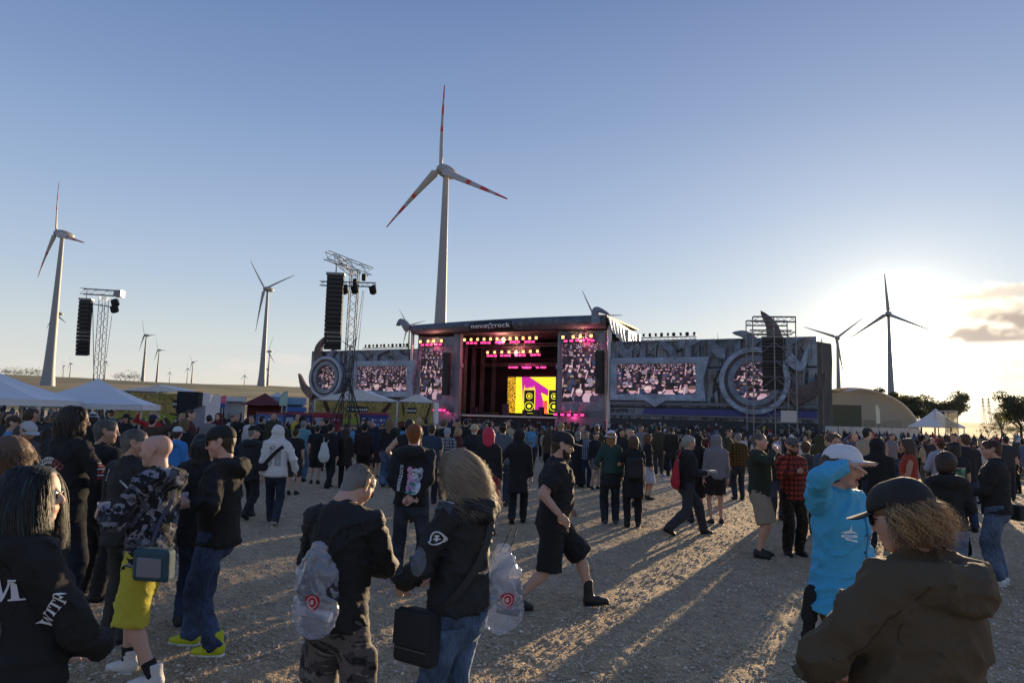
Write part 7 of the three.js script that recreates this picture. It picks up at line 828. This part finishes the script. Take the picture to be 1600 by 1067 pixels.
function cup(label, p, tilt, beer, printed) {
  const t = thing('plastic_cup', label, 'cup', p.toArray(), 0, 'plastic cups in hands'); t.rotation.set(tilt[0], tilt[1], tilt[2]);
  part('cup_wall', new THREE.LatheGeometry([[.0, .002], [.031, .002], [.033, .01], [.044, .125], [.0455, .127], [.043, .126], [.032, .011], [0, .006]].map(([x, y]) => new THREE.Vector2(x, y)), 24), M_CUP, t);
  if (beer) part('beer', new THREE.LatheGeometry([[0, .008], [.0315, .008], [.031 + .012 * beer, .008 + .11 * beer], [0, .008 + .11 * beer]].map(([x, y]) => new THREE.Vector2(x, y)), 20), new THREE.MeshPhysicalMaterial({ color: 0xd07a10, roughness: .1, transmission: .6, thickness: 0 }), t);
  if (printed) { const g = new THREE.CylinderGeometry(.0425, .0365, .07, 24, 1, true); g.translate(0, .075, 0); part('print', g, new THREE.MeshStandardMaterial({ transparent: true, alphaTest: .4, side: THREE.DoubleSide, roughness: .6, map: inkTex(256, 64, g2 => { const R = rng(6); g2.fillStyle = '#26283c'; for (let i = 0; i < 40; i++) { g2.beginPath(); g2.ellipse(R() * 256, R() * 64, 3 + R() * 9, 2 + R() * 6, R() * 3, 0, 7); g2.fill(); } }) }), t); }
}
function inHand(t, s, fwd = .055, up = -.05, y = .07) { const h = t.J.handM[s], p = V().setFromMatrixPosition(h.M).addScaledVector(h.fd, y).addScaledVector(h.pn, fwd - .018); const q = t.world(p); q.y += up; return q; }
cup('clear printed plastic cup in the bald man\'s hands', inHand(bald, 'L', .06, -.055), [0, 0, 0], .25, true);
cup('plastic cup with a little beer held by the man in the black cap', inHand(capMan, 'L', .06, -.075), [0, 0, .05], .45, true);
cup('sunlit beer cup raised to the mouth of the man in green fleece', drinker.world(V(-.02, 1.545, .215)), [-.3, .8, -1.0], .5, false);
// clear drawstring bags
const M_CLEAR = new THREE.MeshPhysicalMaterial({ color: 0xf2f6ff, roughness: .1, transmission: .80, thickness: 0, ior: 1.5, clearcoat: 1, clearcoatRoughness: .05, side: THREE.DoubleSide });
function clearBag(label, owner, c, w, h, yaw, dark, cords) {
  const p = owner.world(V(...c)), t = thing('clear_drawstring_bag', label, 'bag', p.toArray(), yaw, 'clear drawstring bags'); const P = [prim(V(0, h * .42, 0), V(0, h * .1, 0), w * .22, w * .42, { f: V(0, 0, 1), fk: 2.1, k: .05 }), prim(V(0, h * .1, 0), V(0, -h * .36, .01), w * .42, w * .5, { f: V(0, 0, 1), fk: 1.9, k: .05 })];
  part('film', netMesh(P, .009, { amp: .02, disp: (x, y, z) => { const r = noise.noise(x * 22 + 3, y * 15, z * 22); const q = noise.noise(x * 9, y * 26, z * 9 + 5); const c3 = noise.noise(x * 40, y * 40, z * 40); return Math.abs(r) * .030 - .012 + Math.abs(q) * .022 + Math.abs(c3) * .008; } }), M_CLEAR, t);
  const R = rng(dark ? 3 : 9); part('folded_garment', netMesh([prim(V(-.05, -.05, 0), V(.06, -.03, 0), .055, .06, { f: V(0, 0, 1), fk: 1.5 }), prim(V(-.02, .03, 0), V(.03, .10, 0), .05, .035, { f: V(0, 0, 1), fk: 1.5 })], .012, { amp: .02, disp: wrinkle(.014, 12, 12, 5) }), cloth(dark ? [.03, .03, .04] : [.25, .25, .27]), t);
  part('bottle', [new THREE.CylinderGeometry(.024, .024, .13, 12).rotateZ(1.35).translate(.03, -h * .36, .015)], mat(dark ? [.25, .3, .42] : [.05, .04, .08], .3), t); part('paper_box', new RoundedBoxGeometry(.06, .045, .04, 1, .006).translate(-.06, -h * .34, .01), mat([.6, .5, .5], .6), t);
  const em = inkTex(128, 128, g => { g.fillStyle = '#b01f2e'; g.beginPath(); g.moveTo(64, 122); g.quadraticCurveTo(4, 84, 14, 26); g.quadraticCurveTo(64, -6, 114, 26); g.quadraticCurveTo(124, 84, 64, 122); g.fill(); g.strokeStyle = '#e6d8d8'; g.lineWidth = 5; g.beginPath(); g.arc(64, 56, 34, 0, 7); g.stroke(); g.fillStyle = '#e6d8d8'; g.font = 'bold 40px sans-serif'; g.textAlign = 'center'; g.fillText('B', 64, 70); }); const e = new THREE.PlaneGeometry(.095, .10, 6, 6), ep = e.attributes.position; for (let i = 0; i < ep.count; i++) ep.setZ(i, -.5 * ep.getX(i) ** 2 * 2); e.computeVertexNormals(); e.translate(.015, -h * .20, w * .275); part('emblem', e, new THREE.MeshStandardMaterial({ map: em, transparent: true, alphaTest: .4, roughness: .5, side: THREE.DoubleSide }), t);
  for (const [a, b, d] of cords) part('cord', new THREE.TubeGeometry(new THREE.CatmullRomCurve3([V(a, h * .44, 0), V((a + b) / 2, h * .44 + d * .55, -.01), V(b, h * .44 + d, -.05)]), 12, .0035, 5), mat([.02, .02, .02], .7), t);
}
clearBag('crumpled clear drawstring bag with red emblem on the bowed man\'s back', bagMan, [-.01, 1.13, -.27], .25, .37, bagMan.rotation.y + Math.PI, true, [[-.03, -.05, .13], [.04, .08, .13]]);
clearBag('clear drawstring bag with red shield emblem hanging behind the curly haired woman', curly, [-.16, 1.03, -.17], .24, .38, .25, false, [[-.02, .06, .12], [.03, .09, .12]]);
// shoulder bags
{ const t = curly, s = thing('shoulder_bag', 'black shoulder bag on a wide strap at the curly haired woman\'s hip', 'bag', [0, 0, 0]); part('strap', ribbon(hugPath(t, [[-.10, 1.44, .06], [-.13, 1.46, -.04], [-.04, 1.32, -.15], [.07, 1.15, -.16], [.18, .98, -.06], [.22, .88, .03]]), .042, t.wdir(V(.4, .2, -1))), cloth([.02, .02, .022], .7), s); const b = t.world(V(.225, .80, .10)); const g = part('pouch', new RoundedBoxGeometry(.10, .27, .25, 4, .03), cloth([.014, .014, .016], .65), s); g.position.copy(b); g.rotation.set(0, t.rotation.y, .06); const f = part('flap', new RoundedBoxGeometry(.015, .17, .235, 2, .007), cloth([.018, .018, .02], .6), g); f.position.set(.052, .04, 0); const z = part('zip', new THREE.BoxGeometry(.006, .006, .2), mat([.15, .15, .16], .35, { metalness: .7 }), g); z.position.set(.05, -.06, 0); }
{ const t = bald, s = thing('shoulder_bag', 'teal and grey shoulder bag on the bald man\'s hip', 'bag', [0, 0, 0]); part('strap', ribbon(hugPath(t, [[-.09, 1.44, .02], [-.07, 1.44, -.06], [.05, 1.28, -.16], [.14, 1.1, -.16], [.18, .97, -.15]]), .028, t.wdir(V(.4, .2, -1))), cloth([.05, .06, .10], .7), s); const b = t.world(V(.20, .86, -.17)); const g = part('pouch', new RoundedBoxGeometry(.10, .22, .27, 4, .03), cloth([.03, .085, .11], .7), s); g.position.copy(b); g.rotation.set(.06, t.rotation.y, 0); const f = part('front_pocket', new RoundedBoxGeometry(.02, .13, .18, 2, .008), cloth([.26, .25, .27], .7), g); f.position.set(.052, -.01, 0); }
{ const t = jeansMan, s = thing('handbag', 'black handbag on a thin strap at the right edge', 'bag', [0, 0, 0]); part('strap', ribbon(hugPath(t, [[-.16, 1.46, 0], [-.20, 1.36, -.12], [-.23, 1.15, -.12], [-.25, .98, -.12]]), .015, t.wdir(V(-.4, 0, -1))), cloth(BLACK, .6), s); const g = part('pouch', new RoundedBoxGeometry(.24, .2, .09, 4, .03), cloth([.014, .014, .015], .6), s); g.position.copy(t.world(V(-.25, .87, -.15))); g.rotation.y = t.rotation.y + .8; const c = thing('draped_coat', 'long black coat draped over the forearm of the man in white sneakers', 'coat', t.world(V(.06, .68, .40)).toArray(), t.rotation.y); part('cloth', netMesh([prim(V(-.10, .32, 0), V(-.09, -.34, 0), .06, .10, { k: .05 }), prim(V(.10, .32, 0), V(.11, -.22, 0), .06, .09, { k: .05 }), prim(V(-.1, .36, 0), V(.1, .36, 0), .05, .05, { k: .04 })], .014, { amp: .03, disp: wrinkle(.02, 9, 3, 4) }), cloth(BLACK), c); }
{ const t = packed, b = thing('backpack', 'black backpack on the person right of the bucket hat', 'bag', t.world(V(0, 1.14, -.2)).toArray(), t.rotation.y); part('pack', new RoundedBoxGeometry(.30, .40, .17, 4, .06), cloth([.013, .013, .015], .75), b); const q = part('front_pocket', new RoundedBoxGeometry(.22, .2, .06, 3, .025), cloth([.018, .018, .02], .7), b); q.position.set(0, -.06, -.09); for (const s of [-1, 1]) part('shoulder_strap', bar(V(s * .1, .15, .06), V(s * .1, .24, .12), .018), cloth(BLACK), b); }
{ const g = thing('cigarette', 'lit cigarette end by the hand of the white hoodie', 'cigarette', at(459, 747, 11.8).toArray()); part('paper', bar(V(-.04, 0, 0), V(.02, -.006, 0), .004, 6), mat([.8, .8, .8], .8), g); }
// ------------------------------------------------------------------ the crowd
{
  const R = rng(2024), TOPS = [['black', BLACK, 16], ['charcoal', [.035, .036, .04], 6], ['navy', [.015, .022, .055], 4], ['dark olive', [.035, .036, .018], 3], ['maroon', [.07, .012, .016], 2], ['white', [.55, .54, .53], 2.6], ['grey', [.17, .17, .18], 4], ['denim blue', [.07, .10, .18], 3], ['sky blue', [.10, .27, .44], 1], ['red', [.32, .02, .025], 1.2], ['brown', [.06, .035, .02], 2], ['teal', [.03, .10, .11], 1], ['beige', [.36, .29, .20], 1.2], ['yellow', [.5, .36, .04], .5]];
  const HAIRS = [['dark', HAIRC.dark, 5], ['black', HAIRC.black, 3], ['brown', HAIRC.brown, 5], ['light brown', HAIRC.lightbrown, 3], ['blond', HAIRC.blond, 2.5], ['grey', HAIRC.grey, 2], ['red', HAIRC.red, .7]];
  const LEGS = [['black', [.014, .014, .016]], ['dark', [.03, .032, .038]], ['blue', [.06, .085, .15]], ['pale blue', [.17, .23, .33]], ['khaki', [.22, .18, .12]]];
  const pick = a => { let s = 0; for (const x of a) s += x[2] || 1; let q = R() * s; for (const x of a) { q -= x[2] || 1; if (q <= 0) return x; } return a[0]; };
  // archetypes: short, low detail figures that share their shapes
  const kinds = [
    { word: 'jacket', o: { top: Tm(BLACK, { hem: .08 }), hair: HR('brown') } }, { word: 'hoodie', o: { top: Tm(BLACK, { hood: 'down' }), hair: HR('brown') } }, { word: 'hood', hoodUp: true, o: { top: Tm(BLACK, { hood: 'up' }) } },
    { word: 'tee', o: { top: Tm(BLACK, { sleeve: 'short' }), hair: HR('brown'), build: 1.1 } }, { word: 'top', long: true, o: { female: true, top: Tm(BLACK), hair: HR('brown', 'long', { len: .2 }) } }, { word: 'tee', long: true, o: { female: true, top: Tm(BLACK, { sleeve: 'short' }), hair: HR('brown', 'long', { len: .13, thick: .018 }) } },
    { word: 'jacket', cap: 'cap', o: { top: Tm(BLACK, { hem: .08 }), hair: HR('brown'), hat: { mat: cloth(BLACK) } } }, { word: 'shirt', cap: 'cap', o: { top: Tm(BLACK, { sleeve: 'short' }), hair: HR('brown'), hat: { mat: cloth(BLACK), back: true }, build: 1.08 } }, { word: 'coat', o: { top: Tm(BLACK, { hem: .22, flare: .02 }), hair: HR('brown', 'short', { thick: .018 }) } },
    { word: 'shirt', o: { build: 1.14, top: Tm(BLACK, { hem: .1 }), hair: HR('brown', 'short', { thick: .003 }), beard: HAIRC.brown } }, { word: 'jacket', cap: 'bucket hat', o: { female: true, top: Tm(BLACK), hair: HR('brown', 'long', { len: .1 }), hat: { kind: 'bucket', mat: cloth(BLACK) } } }, { word: 'vest', o: { top: Tm(BLACK, { sleeve: 'none' }), hair: HR('brown') } }];
  const POSES = [{}, { arms: { L: { p: [.12, 1.12, .3], pose: 'hold' } } }, { arms: { L: { p: [.02, 1.12, .24], pose: 'hold' }, R: { p: [-.02, 1.14, .24], pose: 'hold' } } }, { arms: { R: { p: [-.16, 1.72, .26], pose: 'hold', elbow: [-1, -.6, .2] } } }];
  const spots = [];
  const minD = px => px < 120 ? 11 : px < 300 ? 14 : px < 480 ? 21 : px < 720 ? 20.5 : px < 900 ? 21.5 : px < 1120 ? 22.5 : px < 1330 ? 20 : 15.5;
  const free = (x, z, r) => spots.every(s => (s[0] - x) ** 2 + (s[1] - z) ** 2 > r * r) && !named.some(s => (s.x - x) ** 2 + (s.z - z) ** 2 < .35);
  const named = scene.children.filter(c => c.name.startsWith('person')).map(c => c.position);
  // the nearest visitors as individuals
  let tries = 0; while (spots.length < 232 && tries++ < 9000) { const px = -30 + R() * 1660, d0 = minD(px), D = d0 + Math.pow(R(), 1.15) * (px > 1120 ? 30 : 22), p = at(px, 660, D); if (!free(p.x, -D, .62)) continue; spots.push([p.x, -D, px, D]); }
  spots.sort((a, b) => b[1] - a[1]); const protos = [];
  for (let k = 0; k < kinds.length; k++) for (let q = 0; q < 4; q++) { if (q > 1 && (k + q) % 3) continue; protos.push([k, q]); }
  const made = new Map(); let n = 0;
  for (const [x, z, px, D] of spots) {
    const [k, q] = protos[Math.floor(R() * protos.length)], K = kinds[k], key = k + '_' + q, tc = pick(TOPS), hc = pick(HAIRS), lc = pick(LEGS), away = R(); const yaw = px > 1120 ? (away < .5 ? 180 + (R() - .5) * 60 : R() * 360) : 176 - Math.atan2(x, -z) / D2R * .3 + (away < .85 ? (R() - .5) * 40 : (R() - .5) * 300);
    const where = px < 130 ? 'under the white tents on the left' : px < 310 ? 'in the crowd before the black booth' : px < 485 ? 'in the crowd before the far stalls' : px < 690 ? 'in the crowd before the bar tent' : px < 870 ? 'in the crowd facing the main stage' : px < 1000 ? 'in the crowd below the right tall screen' : px < 1120 ? 'in the crowd below the wide screen' : px < 1290 ? 'in the crowd by the scaffold tower' : px < 1440 ? 'before the vaulted tent in the sun' : 'on the sunny ground at the far right';
    const label = `person in ${tc[0]} ${K.word}${K.cap ? ' and ' + K.cap : K.hoodUp ? ' up' : ', ' + hc[0] + (K.long ? ' long' : '') + ' hair'} ${where}`;
    let t; if (!made.has(key)) { t = makePerson({ res: 'far', ...K.o, ...POSES[q], bottom: K.word === 'tee' && q ? Bm(BLACK, { kind: 'shorts' }) : Bm(BLACK), shoes: null, label, x, z, yaw: yaw * D2R, group: 'crowd on the field' }); const src = t; part('shoes', netMesh(['L', 'R'].flatMap(s => [prim(src.J['ankle' + s].clone().add(V(0, -.04, -.03)), src.J['ankle' + s].clone().add(V(0, -.05, .13)), .046, .038)]), .03), cloth(BLACK), t); made.set(key, t); }
    else { t = copyOf(made.get(key), [x, 0, z], yaw * D2R, label); }
    t.position.set(x, groundY(x, z), z); t.scale.setScalar((K.o.female ? 1.60 + R() * .16 : 1.66 + R() * .22) / 1.75);
    const T = cloth(tc[1]), L = DENIM(lc[1].map(c => c * 1.3)), H = hairMat(hc[1]), S = skinMat(SKIN[Math.floor(R() * 3)]), C = cloth(pick(TOPS)[1]);
    for (const m of t.children) { if (m.name === 'top') m.material = T; else if (m.name === 'trousers' || m.name === 'shorts') m.material = L; else if (m.name === 'hair' || m.name === 'beard') m.material = H; else if (m.name === 'body') m.material = S; else if (m.name === 'cap' || m.name === 'bucket_hat') m.material = C; } n++;
  }
  // everybody farther back: one mass
  const J = pose({}), fig = netMesh([...torsoPrims(J, .025, {}), ...armPrims(J, 'L', .02, {}), ...armPrims(J, 'R', .02, {}), ...legPrims(J, 'L', .02, {}), ...legPrims(J, 'R', .02, {}), prim(J.neck, J.head, .06, .07), prim(J.head.clone().add(V(0, .03, 0)), J.head.clone().add(V(0, -.05, .02)), .10, .07, { k: .03 })], .098), fp = fig.attributes.position, fi = fig.index.array;
  // split by what is worn: trousers, top, skin, hair; each an instanced part of the one mass
  const cls = i => { const Y = fp.getY(i); return Y < .86 ? 0 : Y < 1.47 ? (Math.abs(fp.getX(i)) > .22 && Y < .98 ? 2 : 1) : (Y > 1.68 || fp.getZ(i) < .03) ? 3 : 2; }, bins = [[], [], [], []];
  for (let i = 0; i < fi.length; i += 3) bins[Math.max(cls(fi[i]), cls(fi[i + 1]) === cls(fi[i + 2]) ? cls(fi[i + 1]) : cls(fi[i]))].push(fi[i], fi[i + 1], fi[i + 2]);
  const mass = new THREE.Group(); mass.name = 'distant_crowd'; scene.add(mass); tag(mass, 'dense crowd of visitors far off in front of the stage', 'crowd', null, 'stuff');
  const far = []; let tr = 0; while (far.length < 1150 && tr++ < 14000) { const px = -60 + R() * 1720, right = px > 1300, d0 = minD(px) + (right ? 20 : 15), D = d0 + Math.pow(R(), 1.1) * (right ? 45 : 66), p = at(px, 660, D); if (D > 100 || far.some(s => (s[0] - p.x) ** 2 + (s[1] + D) ** 2 < .3)) continue; far.push([p.x, -D]); }
  const c = far.length, ims = ['trousers', 'tops', 'skin', 'hair'].map((nm, k) => { const g = new THREE.BufferGeometry(); g.setAttribute('position', fig.attributes.position); g.setAttribute('normal', fig.attributes.normal); g.setIndex(bins[k]); const im = new THREE.InstancedMesh(g, new THREE.MeshStandardMaterial({ roughness: .9 }), c); im.name = nm; im.castShadow = im.receiveShadow = true; im.userData.kind = 'stuff'; mass.add(im); return im; });
  const M = new THREE.Matrix4(), Q = new THREE.Quaternion(), CC = new THREE.Color(); far.forEach(([x, z], n2) => { const s = (1.6 + R() * .25) / 1.75, yw = R() < .8 ? Math.PI + (R() - .5) : R() * 6.28; Q.setFromAxisAngle(V(0, 1, 0), yw); M.compose(V(x, groundY(x, z), z), Q, V(s, s, s)); const cs = [LEGS[Math.floor(R() * LEGS.length)][1], pick(TOPS)[1], SKIN[Math.floor(R() * 3)], R() < .2 ? pick(TOPS)[1] : pick(HAIRS)[1]]; ims.forEach((im, k) => { im.setMatrixAt(n2, M); im.setColorAt(n2, CC.setRGB(...cs[k])); }); });
}
// litter on the gravel
{ const R = rng(8), gs = [], cols = []; for (let i = 0; i < 90; i++) { const p = ground(1030 + (R() - .5) * 90, 745 + (R() - .5) * 18), s = .03 + R() * .05, g = i % 3 ? new THREE.BoxGeometry(s * 1.4, s * .3, s) : new THREE.CylinderGeometry(s * .5, s * .4, s * 1.3, 7); g.rotateX(i % 3 ? R() * .4 : 1.5); g.rotateY(R() * 6); g.translate(p.x, p.y + s * .25, p.z); const h = clean(g), n = h.attributes.position.count, c = [[.7, .7, .7], [.5, .05, .06], [.6, .6, .65], [.1, .15, .4], [.6, .5, .2]][i % 5], a = new Float32Array(n * 3); for (let k = 0; k < n; k++) a.set(c, k * 3); h.setAttribute('color', new THREE.BufferAttribute(a, 3)); gs.push(h); } const m = part('litter', mergeGeometries(gs), new THREE.MeshStandardMaterial({ vertexColors: true, roughness: .6 }), scene); tag(m, 'scattered cups and paper litter on the gravel before the crowd', 'litter', null, 'stuff'); }
renderer.render(scene, camera);
